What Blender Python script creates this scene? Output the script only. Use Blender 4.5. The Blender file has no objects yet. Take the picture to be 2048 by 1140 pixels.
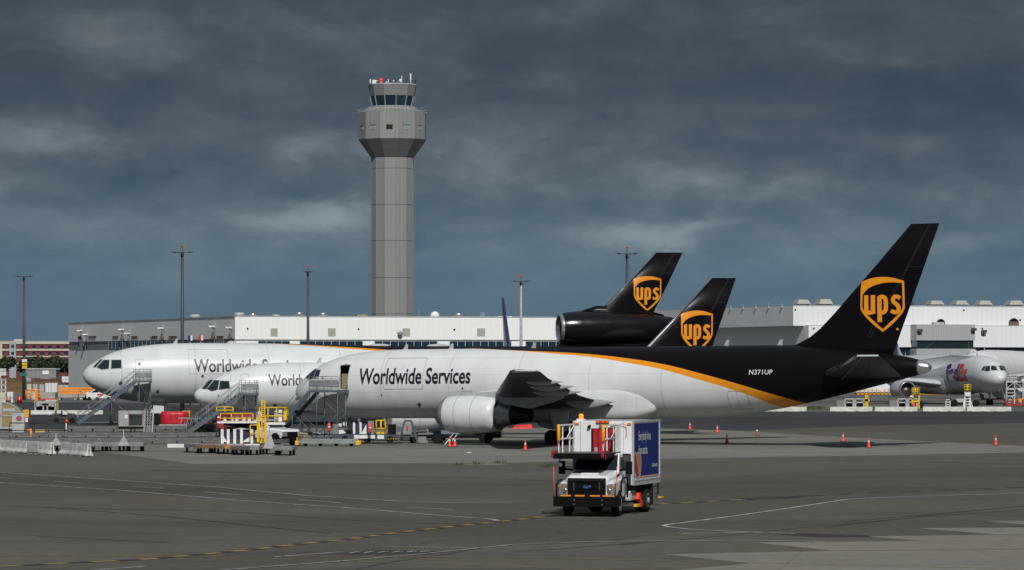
import bpy, bmesh, math, random
from mathutils import Vector, Matrix, Euler
from mathutils.geometry import tessellate_polygon
R = math.radians
random.seed(7)
scene = bpy.context.scene
COL = scene.collection

# ------------------------------------------------------------------ camera
F, CH, YH = 7400.0, 6.35, 722.0          # focal length in photo pixels, eye height, horizon row
cam = bpy.data.cameras.new("camera")
cam.sensor_width = 36.0
cam.lens = 36.0 * F / 2048.0
cam.shift_y = (YH - 570.0) / 2048.0
cam.clip_start = 1.0
cam.clip_end = 40000.0
camo = bpy.data.objects.new("camera", cam)
camo.location = (0, 0, CH)
camo.rotation_euler = (R(90), 0, 0)
COL.objects.link(camo)
scene.camera = camo

# ------------------------------------------------------------------ sun and sky
SUN_EL, SUN_AZ = 40.0, 8.0              # behind the camera, a little to the right
sun = bpy.data.lights.new("sun", 'SUN')
sun.energy = 3.55
sun.angle = R(0.53)
sun.color = (1.0, 0.972, 0.93)
suno = bpy.data.objects.new("sun", sun)
sd = Vector((math.sin(R(SUN_AZ)) * math.cos(R(SUN_EL)), -math.cos(R(SUN_AZ)) * math.cos(R(SUN_EL)), math.sin(R(SUN_EL))))
suno.rotation_euler = sd.to_track_quat('Z', 'Y').to_euler()
suno.location = (60, -150, 120)
COL.objects.link(suno)

world = bpy.data.worlds.new("World")
scene.world = world
world.use_nodes = True
scene.view_settings.view_transform = 'Standard'
scene.view_settings.look = 'None'
scene.view_settings.exposure = 0.0
scene.view_settings.gamma = 1.0


class NT:
    """small helper for node trees"""
    def __init__(s, tree):
        s.t = tree
        s.t.nodes.clear()

    def n(s, typ, **kw):
        nd = s.t.nodes.new(typ)
        for k, v in kw.items():
            if k == 'i':
                for a, b in v.items():
                    nd.inputs[a].default_value = b
            else:
                setattr(nd, k, v)
        return nd

    def l(s, a, b):
        s.t.links.new(a, b)

    def math(s, op, a, b=None, c=None, clamp=False):
        nd = s.n('ShaderNodeMath', operation=op)
        nd.use_clamp = clamp
        for i, x in enumerate((a, b, c)):
            if x is None:
                continue
            if isinstance(x, (int, float)):
                nd.inputs[i].default_value = x
            else:
                s.l(x, nd.inputs[i])
        return nd.outputs[0]

    def mix(s, f, a, b, blend='MIX'):
        nd = s.n('ShaderNodeMix', data_type='RGBA', blend_type=blend)
        for sock, x in ((nd.inputs['Factor'], f), (nd.inputs['A'], a), (nd.inputs['B'], b)):
            pass
        fi, ai, bi = nd.inputs[0], nd.inputs[6], nd.inputs[7]
        for sock, x in ((fi, f), (ai, a), (bi, b)):
            if isinstance(x, (int, float)):
                sock.default_value = x
            elif isinstance(x, (tuple, list)):
                sock.default_value = (x[0], x[1], x[2], 1)
            else:
                s.l(x, sock)
        return nd.outputs[2]

    def ramp(s, f, stops, interp='LINEAR'):
        nd = s.n('ShaderNodeValToRGB')
        cr = nd.color_ramp
        cr.interpolation = interp
        while len(cr.elements) < len(stops):
            cr.elements.new(0.5)
        for e, (p, c) in zip(cr.elements, stops):
            e.position = p
            e.color = (c[0], c[1], c[2], 1) if isinstance(c, (tuple, list)) else (c, c, c, 1)
        s.l(f, nd.inputs[0])
        return nd.outputs[0]

    def noise(s, vec, scale, detail=4, rough=0.55, dist=0.0):
        nd = s.n('ShaderNodeTexNoise')
        nd.inputs['Scale'].default_value = scale
        nd.inputs['Detail'].default_value = detail
        nd.inputs['Roughness'].default_value = rough
        nd.inputs['Distortion'].default_value = dist
        s.l(vec, nd.inputs['Vector'])
        return nd.outputs[0]

    def mapping(s, vec, scale=(1, 1, 1), loc=(0, 0, 0), rot=(0, 0, 0)):
        nd = s.n('ShaderNodeMapping')
        nd.inputs['Scale'].default_value = scale
        nd.inputs['Location'].default_value = loc
        nd.inputs['Rotation'].default_value = rot
        s.l(vec, nd.inputs['Vector'])
        return nd.outputs[0]


def build_sky():
    w = NT(world.node_tree)
    tc = w.n('ShaderNodeTexCoord')
    d = tc.outputs['Generated']
    sep = w.n('ShaderNodeSeparateXYZ')
    w.l(d, sep.inputs[0])
    z = sep.outputs[2]
    # grey-blue base, from the teal band over the horizon to dark cloud above and a brighter zenith
    base = w.ramp(w.math('MULTIPLY', z, 5.0, clamp=True), [
        (0.0, (0.078, 0.144, 0.202)), (0.10, (0.086, 0.150, 0.202)), (0.17, (0.088, 0.142, 0.184)),
        (0.27, (0.070, 0.104, 0.134)), (0.40, (0.054, 0.076, 0.098)), (0.50, (0.048, 0.066, 0.084)), (1.0, (0.065, 0.085, 0.11))])
    hi = w.ramp(z, [(0.0, (0, 0, 0)), (0.2, (0, 0, 0)), (0.6, (0.07, 0.08, 0.095)), (1.0, (0.14, 0.155, 0.175))])
    base = w.mix(1.0, base, hi, 'ADD')
    # direction warped a little so that cloud edges are torn
    warp = w.n('ShaderNodeTexNoise')
    warp.inputs['Scale'].default_value = 1.0
    warp.inputs['Detail'].default_value = 7
    warp.inputs['Roughness'].default_value = 0.55
    w.l(w.mapping(d, (26, 26, 60), (2.0, 5.0, 1.0)), warp.inputs['Vector'])
    wv = w.n('ShaderNodeVectorMath', operation='MULTIPLY_ADD')
    wv.inputs[1].default_value = (0.040, 0.040, 0.020)
    w.l(warp.outputs[1], wv.inputs[0])
    off = w.n('ShaderNodeVectorMath', operation='ADD')
    off.inputs[1].default_value = (-0.020, -0.020, -0.010)
    w.l(d, off.inputs[0])
    w.l(off.outputs[0], wv.inputs[2])
    dd = wv.outputs[0]
    ds = w.n('ShaderNodeSeparateXYZ')
    w.l(dd, ds.inputs[0])
    front = w.math('GREATER_THAN', ds.outputs[1], 0.0)
    az = w.math('ARCTAN2', ds.outputs[0], ds.outputs[1])
    # cloud banks of this sky: (azimuth, elevation, half widths, strength) in thousandths of a radian
    banks = [(-110, 70, 46, 9.5, -0.55), (114, 70, 50, 9.5, -0.75), (-107, 50, 23, 5.0, -0.42), (-48, 47, 22, 4.5, -0.32), (62, 58, 34, 6, -0.25), (-66, 60, 22, 7, -0.25), (48, 78, 32, 9, -0.26), (-60, 92, 22, 6, -0.2), (-120, 95, 30, 6, -0.22),
             (0, 84, 20, 5, -0.14), (105, 90, 26, 6, -0.1), (-2, 42, 22, 4, -0.2),
             (-131, 61, 17, 5.5, 0.85), (-108, 88, 20, 5, 0.42), (-54, 57, 14, 6.5, 0.55), (-42, 87, 19, 7, 0.45), (-104, 59, 28, 3.2, 0.32), (-53, 40, 17, 3.4, 0.75), (-70, 39, 10, 3.0, 0.5), (48, 48, 16, 4.8, 0.65), (108, 57, 9, 3.0, 0.6), (64, 67, 20, 6, 0.3),
             (38, 35, 21, 2.8, 0.75), (80, 30, 24, 6, 0.22), (126, 34, 16, 5.5, 0.48), (-8, 60, 18, 6, 0.36), (14, 47, 14, 3.0, 0.4), (88, 46, 14, 3.0, 0.3), (-125, 36, 22, 4, 0.2), (20, 92, 26, 5, 0.22), (75, 94, 24, 4.5, 0.2), (134, 88, 14, 5, 0.2)]
    acc = None
    for a0, e0, ra, re, k in banks:
        u = w.math('MULTIPLY', w.math('SUBTRACT', az, a0 / 1000), 1000 / ra)
        v = w.math('MULTIPLY', w.math('SUBTRACT', ds.outputs[2], e0 / 1000), 1000 / re)
        q = w.math('ADD', w.math('MULTIPLY', u, u), w.math('MULTIPLY', v, v))
        g = w.math('MULTIPLY', w.math('POWER', 2.718, w.math('MULTIPLY', q, -1.0)), k)
        acc = g if acc is None else w.math('ADD', acc, g)
    acc = w.math('MULTIPLY', acc, front)
    big = w.noise(w.mapping(d, (15, 15, 62), (3.1, 0.4, 1.7)), 1.0, 4, 0.5, 0.0)
    mid = w.noise(w.mapping(dd, (46, 46, 92), (0.7, 2.2, 5.3)), 1.0, 7, 0.58, 0.2)
    nz = w.math('ADD', w.math('MULTIPLY', w.math('SUBTRACT', big, 0.5), 1.3), w.math('MULTIPLY', w.math('SUBTRACT', mid, 0.5), 1.55))
    calm = w.ramp(w.math('MULTIPLY', z, 10.0, clamp=True), [(0.0, 0.15), (0.15, 0.25), (0.32, 0.75), (0.45, 1.0)])
    sm = w.math('ADD', acc, w.math('MULTIPLY', nz, calm))
    k01 = w.math('MULTIPLY_ADD', sm, 0.47, 0.49, clamp=True)
    T = [(0.10, (0.44, 0.60, 0.72)), (0.30, (0.66, 0.78, 0.86)), (0.50, (1.0, 1.0, 1.0)), (0.68, (1.52, 1.40, 1.28)), (0.90, (2.5, 2.1, 1.8))]
    tone = w.ramp(k01, [(p, tuple(v / 3 for v in c)) for p, c in T], 'B_SPLINE')
    tone = w.mix(1.0, tone, (3, 3, 3), 'MULTIPLY')
    col = w.mix(1.0, base, tone, 'MULTIPLY')
    col = w.mix(1.0, col, (1.0, 0.978, 1.0), 'MULTIPLY')
    lit = w.mix(1.0, col, (10, 10, 10), 'MULTIPLY')
    sky = w.n('ShaderNodeTexSky', sky_type='NISHITA', sun_disc=False)
    sky.sun_elevation = R(SUN_EL)
    sky.sun_rotation = R(180 - SUN_AZ)
    full = w.mix(0.975, sky.outputs[0], lit)
    bg = w.n('ShaderNodeBackground')
    bg.inputs[1].default_value = 0.1
    w.l(full, bg.inputs[0])
    out = w.n('ShaderNodeOutputWorld')
    w.l(bg.outputs[0], out.inputs[0])


build_sky()

# ------------------------------------------------------------------ materials
MATS = {}


def M(name, col, rough=0.5, metal=0.0, dirt=0.18, scale=1.5, coat=0.0, streak=False, emit=None, dcol=None, spec=None):
    """painted / bare surface with procedural wear"""
    if name in MATS:
        return MATS[name]
    m = bpy.data.materials.new(name)
    m.use_nodes = True
    t = NT(m.node_tree)
    tc = t.n('ShaderNodeTexCoord')
    vec = t.mapping(tc.outputs['Object'], (1, 1, 0.25) if streak else (1, 1, 1))
    nz = t.noise(vec, scale, 6, 0.62)
    f = t.ramp(nz, [(0.38, 1.0), (0.62, 0.0)])
    dc = dcol or tuple(c * 0.35 + 0.012 for c in col)
    c = t.mix(t.math('MULTIPLY', f, dirt), col, dc)
    b = t.n('ShaderNodeBsdfPrincipled')
    t.l(c, b.inputs['Base Color'])
    b.inputs['Metallic'].default_value = metal
    r = t.math('ADD', t.math('MULTIPLY', nz, 0.22), rough - 0.11, clamp=True)
    t.l(r, b.inputs['Roughness'])
    if spec is not None:
        b.inputs['Specular IOR Level'].default_value = spec
    if coat:
        b.inputs['Coat Weight'].default_value = coat
        b.inputs['Coat Roughness'].default_value = 0.12
    if emit:
        b.inputs['Emission Color'].default_value = (*emit[0], 1)
        b.inputs['Emission Strength'].default_value = emit[1]
    o = t.n('ShaderNodeOutputMaterial')
    t.l(b.outputs[0], o.inputs[0])
    MATS[name] = m
    return m


def M_ribbed(name, col, pitch, axis=0, depth=0.25, dirt=0.2, rough=0.5):
    """ribbed metal cladding, ribs across the given object axis"""
    m = bpy.data.materials.new(name)
    m.use_nodes = True
    t = NT(m.node_tree)
    tc = t.n('ShaderNodeTexCoord')
    sep = t.n('ShaderNodeSeparateXYZ')
    t.l(tc.outputs['Object'], sep.inputs[0])
    u = t.math('DIVIDE', sep.outputs[axis], pitch)
    fr = t.math('FRACT', u)
    rib = t.math('GREATER_THAN', fr, 0.82)
    panel = t.n('ShaderNodeTexWhiteNoise', noise_dimensions='1D')
    t.l(t.math('FLOOR', t.math('DIVIDE', u, 6.0)), panel.inputs['W'])
    nz = t.noise(t.mapping(tc.outputs['Object'], (0.35, 0.35, 0.08)), 1.0, 5, 0.6)
    c = t.mix(t.math('MULTIPLY', rib, depth), col, tuple(x * 0.55 for x in col))
    c = t.mix(t.math('MULTIPLY', panel.outputs[0], 0.10), c, tuple(x * 0.75 for x in col))
    c = t.mix(t.math('MULTIPLY', t.ramp(nz, [(0.4, 1.0), (0.65, 0.0)]), dirt), c, tuple(x * 0.7 for x in col))
    b = t.n('ShaderNodeBsdfPrincipled')
    t.l(c, b.inputs['Base Color'])
    b.inputs['Roughness'].default_value = rough
    bp = t.n('ShaderNodeBump')
    bp.inputs['Strength'].default_value = 0.4
    bp.inputs['Distance'].default_value = 0.05
    t.l(rib, bp.inputs['Height'])
    t.l(bp.outputs[0], b.inputs['Normal'])
    o = t.n('ShaderNodeOutputMaterial')
    t.l(b.outputs[0], o.inputs[0])
    return m


def M_livery(name, up, lo, s0, s1, z0, z1, white=(0.60, 0.635, 0.64), stripe=(0.72, 0.26, 0.012), dark=(0.0045, 0.0032, 0.0042),
             belly=None, frames=5.3):
    """aircraft skin: white front, curved stripe, dark tail; faint skin joints and belly grime"""
    m = bpy.data.materials.new(name)
    m.use_nodes = True
    t = NT(m.node_tree)
    tc = t.n('ShaderNodeTexCoord')
    sep = t.n('ShaderNodeSeparateXYZ')
    t.l(tc.outputs['Object'], sep.inputs[0])
    s, y, z = sep.outputs
    zn = t.math('DIVIDE', t.math('SUBTRACT', z, z0), z1 - z0)
    col = white
    dk = None
    # skin joints
    j1 = t.math('LESS_THAN', t.math('ABSOLUTE', t.math('SUBTRACT', t.math('FRACT', t.math('DIVIDE', s, frames)), 0.5)), 0.0042)
    zl = (z0 + z1) / 2
    j2 = t.math('LESS_THAN', t.math('ABSOLUTE', t.math('SUBTRACT', t.math('FRACT', t.math('DIVIDE', t.math('SUBTRACT', z, zl - 0.35), 1.32)), 0.5)), 0.011)
    nz = t.noise(t.mapping(tc.outputs['Object'], (0.5, 0.5, 0.16)), 1.6, 7, 0.62)
    grime = t.ramp(nz, [(0.36, 1.0), (0.62, 0.0)])
    lowz = t.ramp(zn, [(0.0, 1.0), (0.30, 0.25), (0.5, 0.06)])
    c = t.mix(t.math('MULTIPLY', grime, 0.13), col, (0.40, 0.40, 0.37))
    c = t.mix(t.math('MULTIPLY', t.math('MULTIPLY', lowz, grime), 0.55), c, (0.20, 0.17, 0.14))
    c = t.mix(t.math('MULTIPLY', t.math('MAXIMUM', j1, t.math('MULTIPLY', j2, 0.7)), 0.34), c, (0.10, 0.10, 0.10))
    if up:
        sn = t.math('DIVIDE', t.math('SUBTRACT', s, s0), s1 - s0, clamp=True)

        def curve(pts):
            fc = t.n('ShaderNodeFloatCurve')
            cv = fc.mapping.curves[0]
            P = [((a - s0) / (s1 - s0), (b - z0) / (z1 - z0)) for a, b in pts]
            while len(cv.points) < len(P):
                cv.points.new(0.5, 0.5)
            for p, q in zip(cv.points, P):
                p.location = q
            fc.mapping.use_clip = False
            fc.mapping.update()
            t.l(sn, fc.inputs['Value'])
            return fc.outputs[0]
        ku = t.math('GREATER_THAN', zn, curve(up))
        kl = t.math('GREATER_THAN', zn, curve(lo))
        c = t.mix(kl, c, stripe)
        c = t.mix(ku, c, dark)
        dk = ku
    b = t.n('ShaderNodeBsdfPrincipled')
    t.l(c, b.inputs['Base Color'])
    t.l(t.math('ADD', t.math('MULTIPLY', nz, 0.2), 0.24), b.inputs['Roughness'])
    b.inputs['Specular IOR Level'].default_value = 0.4
    if dk is not None:
        t.l(t.math('SUBTRACT', 0.4, t.math('MULTIPLY', dk, 0.26)), b.inputs['Specular IOR Level'])
    o = t.n('ShaderNodeOutputMaterial')
    t.l(b.outputs[0], o.inputs[0])
    return m


WHITE = M('white_paint', (0.72, 0.73, 0.72), 0.4, dirt=0.22)
AWHITE = M('aircraft_white', (0.63, 0.66, 0.66), 0.36, dirt=0.14, coat=0.2)
BROWN = M('dark_brown_paint', (0.0045, 0.0032, 0.0042), 0.32, dirt=0.2, dcol=(0.009, 0.007, 0.008), spec=0.14)
GOLD = M('golden_yellow', (0.74, 0.27, 0.010), 0.42, dirt=0.1)
YELLOW = M('safety_yellow', (0.74, 0.46, 0.015), 0.45, dirt=0.3)
ORANGE = M('orange_paint', (0.78, 0.27, 0.03), 0.5, dirt=0.25)
RED = M('red_paint', (0.62, 0.02, 0.018), 0.45, dirt=0.2)
REDT = M('red_tarpaulin', (0.50, 0.008, 0.020), 0.45, dirt=0.35, scale=3)
CONE = M('orange_red_plastic', (0.85, 0.055, 0.025), 0.5, dirt=0.22, scale=4)
BLACK = M('black_paint', (0.0045, 0.0045, 0.005), 0.55, dirt=0.15, dcol=(0.012, 0.012, 0.012), spec=0.12)
RUBBER = M('black_rubber', (0.010, 0.010, 0.011), 0.85, dirt=0.3, dcol=(0.025, 0.024, 0.022), spec=0.15)
STEEL = M('galvanised_steel', (0.30, 0.32, 0.33), 0.5, metal=0.35, dirt=0.4)
BLUEGREY = M('blue_grey_steel', (0.085, 0.115, 0.14), 0.5, dirt=0.35)
LSTEEL = M('pale_grey_paint', (0.42, 0.44, 0.44), 0.45, dirt=0.3)
DGREY = M('dark_grey_paint', (0.055, 0.06, 0.062), 0.5, dirt=0.35)
MGREY = M('mid_grey_paint', (0.20, 0.21, 0.21), 0.5, dirt=0.3)
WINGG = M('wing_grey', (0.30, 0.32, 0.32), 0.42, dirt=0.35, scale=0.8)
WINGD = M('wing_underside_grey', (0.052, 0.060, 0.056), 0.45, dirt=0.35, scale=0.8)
METAL = M('polished_metal', (0.62, 0.62, 0.61), 0.28, metal=0.9, dirt=0.2)
HOTM = M('exhaust_metal', (0.36, 0.36, 0.36), 0.33, metal=0.6, dirt=0.35)
BURNT = M('burnt_nozzle', (0.018, 0.017, 0.017), 0.45, metal=0.5, dirt=0.3)
GLASS = M('dark_glass', (0.012, 0.022, 0.026), 0.10, dirt=0.05)
GLASSB = M('teal_window_glass', (0.008, 0.030, 0.044), 0.12, dirt=0.3, scale=0.5)
BROWNG = M('glossy_dark_brown', (0.0045, 0.0032, 0.0042), 0.22, dirt=0.15, dcol=(0.009, 0.007, 0.008), spec=0.35, coat=0.3)
HINGE = M('hinge_line_grey', (0.022, 0.021, 0.023), 0.5, dirt=0.3)
INK = M('dark_lettering', (0.012, 0.012, 0.022), 0.4, dirt=0.05)
NAVY = M('navy_blue_panel', (0.002, 0.018, 0.150), 0.45, dirt=0.12, spec=0.2)
PURPLE = M('purple_blue_paint', (0.035, 0.038, 0.14), 0.35, dirt=0.15)
FRED = M('bright_red_lettering', (0.62, 0.03, 0.02), 0.4, dirt=0.08)
BLOCK = M('weathered_concrete', (0.62, 0.62, 0.59), 0.85, dirt=0.65, scale=2.2, dcol=(0.24, 0.235, 0.22))
TAN = M('tan_panel', (0.30, 0.235, 0.13), 0.5, dirt=0.35)
AMBER = M('amber_lens', (0.75, 0.22, 0.01), 0.3, dirt=0.1)
AMBERLIT = M('amber_beacon', (0.9, 0.25, 0.02), 0.3, dirt=0.05, emit=((1.0, 0.22, 0.01), 1.2))
REDL = M('red_lens', (0.6, 0.02, 0.01), 0.3, dirt=0.1)
TOWER = M_ribbed('tower_cladding', (0.25, 0.25, 0.243), 0.95, 0, 0.35, 0.3)

# ------------------------------------------------------------------ mesh helpers
def V(*a):
    return Vector(a)


def gp(px, py):
    """ground point seen at a pixel of the photograph"""
    d = F * CH / (py - YH)
    return ((px - 1024) / F * d, d)


def at(px, py, Y):
    return V((px - 1024) / F * Y, Y, CH - (py - YH) / F * Y)


class MB:
    def __init__(s):
        s.v, s.f, s.mi, s.sm = [], [], [], []

    def add(s, vs, fs, mi=0, smooth=False, T=None):
        o = len(s.v)
        s.v += [tuple(T @ Vector(p)) if T else tuple(p) for p in vs]
        for q in fs:
            s.f.append(tuple(o + i for i in q))
            s.mi.append(mi)
            s.sm.append(smooth)
        return s

    def box(s, x0, x1, y0, y1, z0, z1, mi=0, T=None):
        v = [(x, y, z) for x in (x0, x1) for y in (y0, y1) for z in (z0, z1)]
        return s.add(v, [(0, 1, 3, 2), (4, 6, 7, 5), (0, 4, 5, 1), (2, 3, 7, 6), (0, 2, 6, 4), (1, 5, 7, 3)], mi, T=T)

    def bar(s, p, q, w, h=None, mi=0):
        p, q = Vector(p), Vector(q)
        h = h or w
        d = (q - p)
        if d.length < 1e-6:
            return s
        d.normalize()
        up = V(0, 0, 1) if abs(d.z) < 0.95 else V(0, 1, 0)
        a = d.cross(up).normalized()
        b = a.cross(d).normalized()
        vs = []
        for c in (p, q):
            for i, j in ((-1, -1), (1, -1), (1, 1), (-1, 1)):
                vs.append(c + a * (i * w / 2) + b * (j * h / 2))
        return s.add(vs, [(0, 1, 2, 3), (7, 6, 5, 4), (0, 4, 5, 1), (1, 5, 6, 2), (2, 6, 7, 3), (3, 7, 4, 0)], mi)

    def tube(s, p, q, r, r2=None, n=8, mi=0, smooth=True):
        return s.lathe([(0, r), ((Vector(q) - Vector(p)).length, r if r2 is None else r2)], p, Vector(q) - Vector(p), n, mi, smooth)

    def path(s, pts, r, n=6, mi=0):
        for a, b in zip(pts[:-1], pts[1:]):
            s.tube(a, b, r, n=n, mi=mi)
        return s

    def lathe(s, prof, o, d, n=16, mi=0, smooth=True, caps=True):
        o, d = Vector(o), Vector(d).normalized()
        up = V(0, 0, 1) if abs(d.z) < 0.95 else V(0, 1, 0)
        a = d.cross(up).normalized()
        b = a.cross(d).normalized()
        rings = [[o + d * x + (a * math.cos(2 * math.pi * k / n) + b * math.sin(2 * math.pi * k / n)) * max(r, 1e-4) for k in range(n)] for x, r in prof]
        return s.loft(rings, mi, smooth, caps)

    def loft(s, rings, mi=0, smooth=True, caps=True, closed=True):
        n = len(rings[0])
        vs = [p for r in rings for p in r]
        fs = []
        for i in range(len(rings) - 1):
            for k in range(n if closed else n - 1):
                k2 = (k + 1) % n
                fs.append((i * n + k, i * n + k2, (i + 1) * n + k2, (i + 1) * n + k))
        s.add(vs, fs, mi, smooth)
        if caps:
            o = len(s.v) - len(vs)
            for r in (tuple(range(o, o + n)), tuple(range(o + (len(rings) - 1) * n, o + len(rings) * n))):
                s.f.append(r)
                s.mi.append(mi)
                s.sm.append(False)
        return s

    def prism(s, poly, z0, z1, mi=0, T=None):
        """vertical prism over a 2D polygon"""
        n = len(poly)
        v = [(x, y, z0) for x, y in poly] + [(x, y, z1) for x, y in poly]
        f = [tuple(range(n)), tuple(range(2 * n - 1, n - 1, -1))]
        f += [(i, (i + 1) % n, n + (i + 1) % n, n + i) for i in range(n)]
        return s.add(v, f, mi, T=T)

    def side(s, poly, y0, y1, mi=0):
        """prism of an (x, z) outline between two y"""
        n = len(poly)
        v = [(x, y0, z) for x, z in poly] + [(x, y1, z) for x, z in poly]
        f = [tuple(range(n)), tuple(range(2 * n - 1, n - 1, -1))]
        f += [(i, (i + 1) % n, n + (i + 1) % n, n + i) for i in range(n)]
        return s.add(v, f, mi)

    def ball(s, c, r, n=10, mi=0, sc=(1, 1, 1)):
        rings = []
        c = Vector(c)
        for i in range(n + 1):
            a = math.pi * i / n
            rr = max(math.sin(a), 1e-3) * r
            rings.append([c + V(rr * math.cos(2 * math.pi * k / (2 * n)) * sc[0], rr * math.sin(2 * math.pi * k / (2 * n)) * sc[1], -r * math.cos(a) * sc[2]) for k in range(2 * n)])
        return s.loft(rings, mi, True, True)

    def build(s, name, mats, parent=None, bevel=0.0, fix=True):
        me = bpy.data.meshes.new(name)
        me.from_pydata(s.v, [], s.f)
        if not isinstance(mats, (list, tuple)):
            mats = [mats]
        for m in mats:
            me.materials.append(m)
        me.polygons.foreach_set('material_index', s.mi)
        me.polygons.foreach_set('use_smooth', s.sm)
        if fix:
            bm = bmesh.new()
            bm.from_mesh(me)
            bmesh.ops.recalc_face_normals(bm, faces=bm.faces)
            bm.to_mesh(me)
            bm.free()
        me.update()
        o = bpy.data.objects.new(name, me)
        COL.objects.link(o)
        if parent:
            o.parent = parent
        if bevel:
            b = o.modifiers.new('bevel', 'BEVEL')
            b.width = bevel
            b.segments = 2
            b.limit_method = 'ANGLE'
            b.angle_limit = R(40)
        return o


def tag(o, label=None, cat=None, group=None, kind=None):
    if label:
        o['label'] = label
    if cat:
        o['category'] = cat
    if group:
        o['group'] = group
    if kind:
        o['kind'] = kind
    return o


def thing(name, label, cat, loc=(0, 0, 0), rz=0.0, group=None, ry=0.0):
    o = bpy.data.objects.new(name, None)
    o.empty_display_size = 0.5
    o.location = loc if len(loc) == 3 else (loc[0], loc[1], 0)
    o.rotation_euler = (0, ry, rz)
    COL.objects.link(o)
    return tag(o, label, cat, group)


def copy_tree(o, parent=None):
    c = o.copy()
    COL.objects.link(c)
    c.parent = parent
    for ch in list(o.children):
        copy_tree(ch, c)
    return c


def copies(proto, spots, labels, group):
    """first spot takes the prototype itself, the others copies; spot = (x, y, rz[, z])"""
    res = []
    for i, (sp, lb) in enumerate(zip(spots, labels)):
        o = proto if i == 0 else copy_tree(proto)
        res.append((o, sp, lb))
    for o, sp, lb in res:
        o.location = (sp[0], sp[1], sp[3] if len(sp) > 3 else 0.0)
        o.rotation_euler = (0, 0, sp[2])
        o['label'] = lb
        if group:
            o['group'] = group
    return [r[0] for r in res]


def poly_bm(loops, flip=False):
    """flat mesh from 2D loops (holes allowed) -> (verts2d, tris)"""
    tr = tessellate_polygon([[Vector((x, y, 0)) for x, y in lp] for lp in loops])
    vs = [p for lp in loops for p in lp]
    return vs, [tuple(t) for t in tr]


def text_2d(body, width, height=None, bold=0.0, shear=0.0, spacing=1.0):
    """outline lettering as 2D triangles, scaled to the given width and height"""
    cu = bpy.data.curves.new('lettering', 'FONT')
    cu.body = body
    cu.size = 1.0
    cu.offset = bold
    cu.shear = shear
    cu.space_character = spacing
    cu.resolution_u = 5
    ob = bpy.data.objects.new('lettering', cu)
    COL.objects.link(ob)
    dg = bpy.context.evaluated_depsgraph_get()
    me = bpy.data.meshes.new_from_object(ob.evaluated_get(dg))
    vs = [(v.co.x, v.co.y) for v in me.vertices]
    fs = [tuple(p.vertices) for p in me.polygons]
    bpy.data.objects.remove(ob)
    bpy.data.curves.remove(cu)
    bpy.data.meshes.remove(me)
    x0, x1 = min(v[0] for v in vs), max(v[0] for v in vs)
    y0, y1 = min(v[1] for v in vs), max(v[1] for v in vs)
    sx = width / (x1 - x0)
    sy = height / (y1 - y0) if height else sx
    return [((x - x0) * sx, (y - y0) * sy) for x, y in vs], fs


def ribbon(pts, w):
    """a stroke of constant width along a 2D path -> closed outline"""
    L, Rr = [], []
    n = len(pts)
    for i in range(n):
        a = Vector(pts[max(i - 1, 0)])
        b = Vector(pts[min(i + 1, n - 1)])
        d = (b - a).normalized()
        nrm = Vector((-d.y, d.x))
        p = Vector(pts[i])
        L.append(tuple(p + nrm * w / 2))
        Rr.append(tuple(p - nrm * w / 2))
    vs = L + Rr
    fs = [(i, i + 1, n + i + 1, n + i) for i in range(n - 1)]
    return vs, fs


def arc_path(pts, k=6):
    """Catmull-Rom smoothing of a short 2D path"""
    P = [Vector(p) for p in pts]
    P = [P[0] * 2 - P[1]] + P + [P[-1] * 2 - P[-2]]
    out = []
    for i in range(1, len(P) - 2):
        a, b, c, d = P[i - 1:i + 3]
        for j in range(k):
            t = j / k
            q = 0.5 * ((2 * b) + (c - a) * t + (2 * a - 5 * b + 4 * c - d) * t * t + (3 * b - a - 3 * c + d) * t ** 3)
            out.append((q.x, q.y))
    out.append(tuple(P[-2]))
    return out


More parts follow.
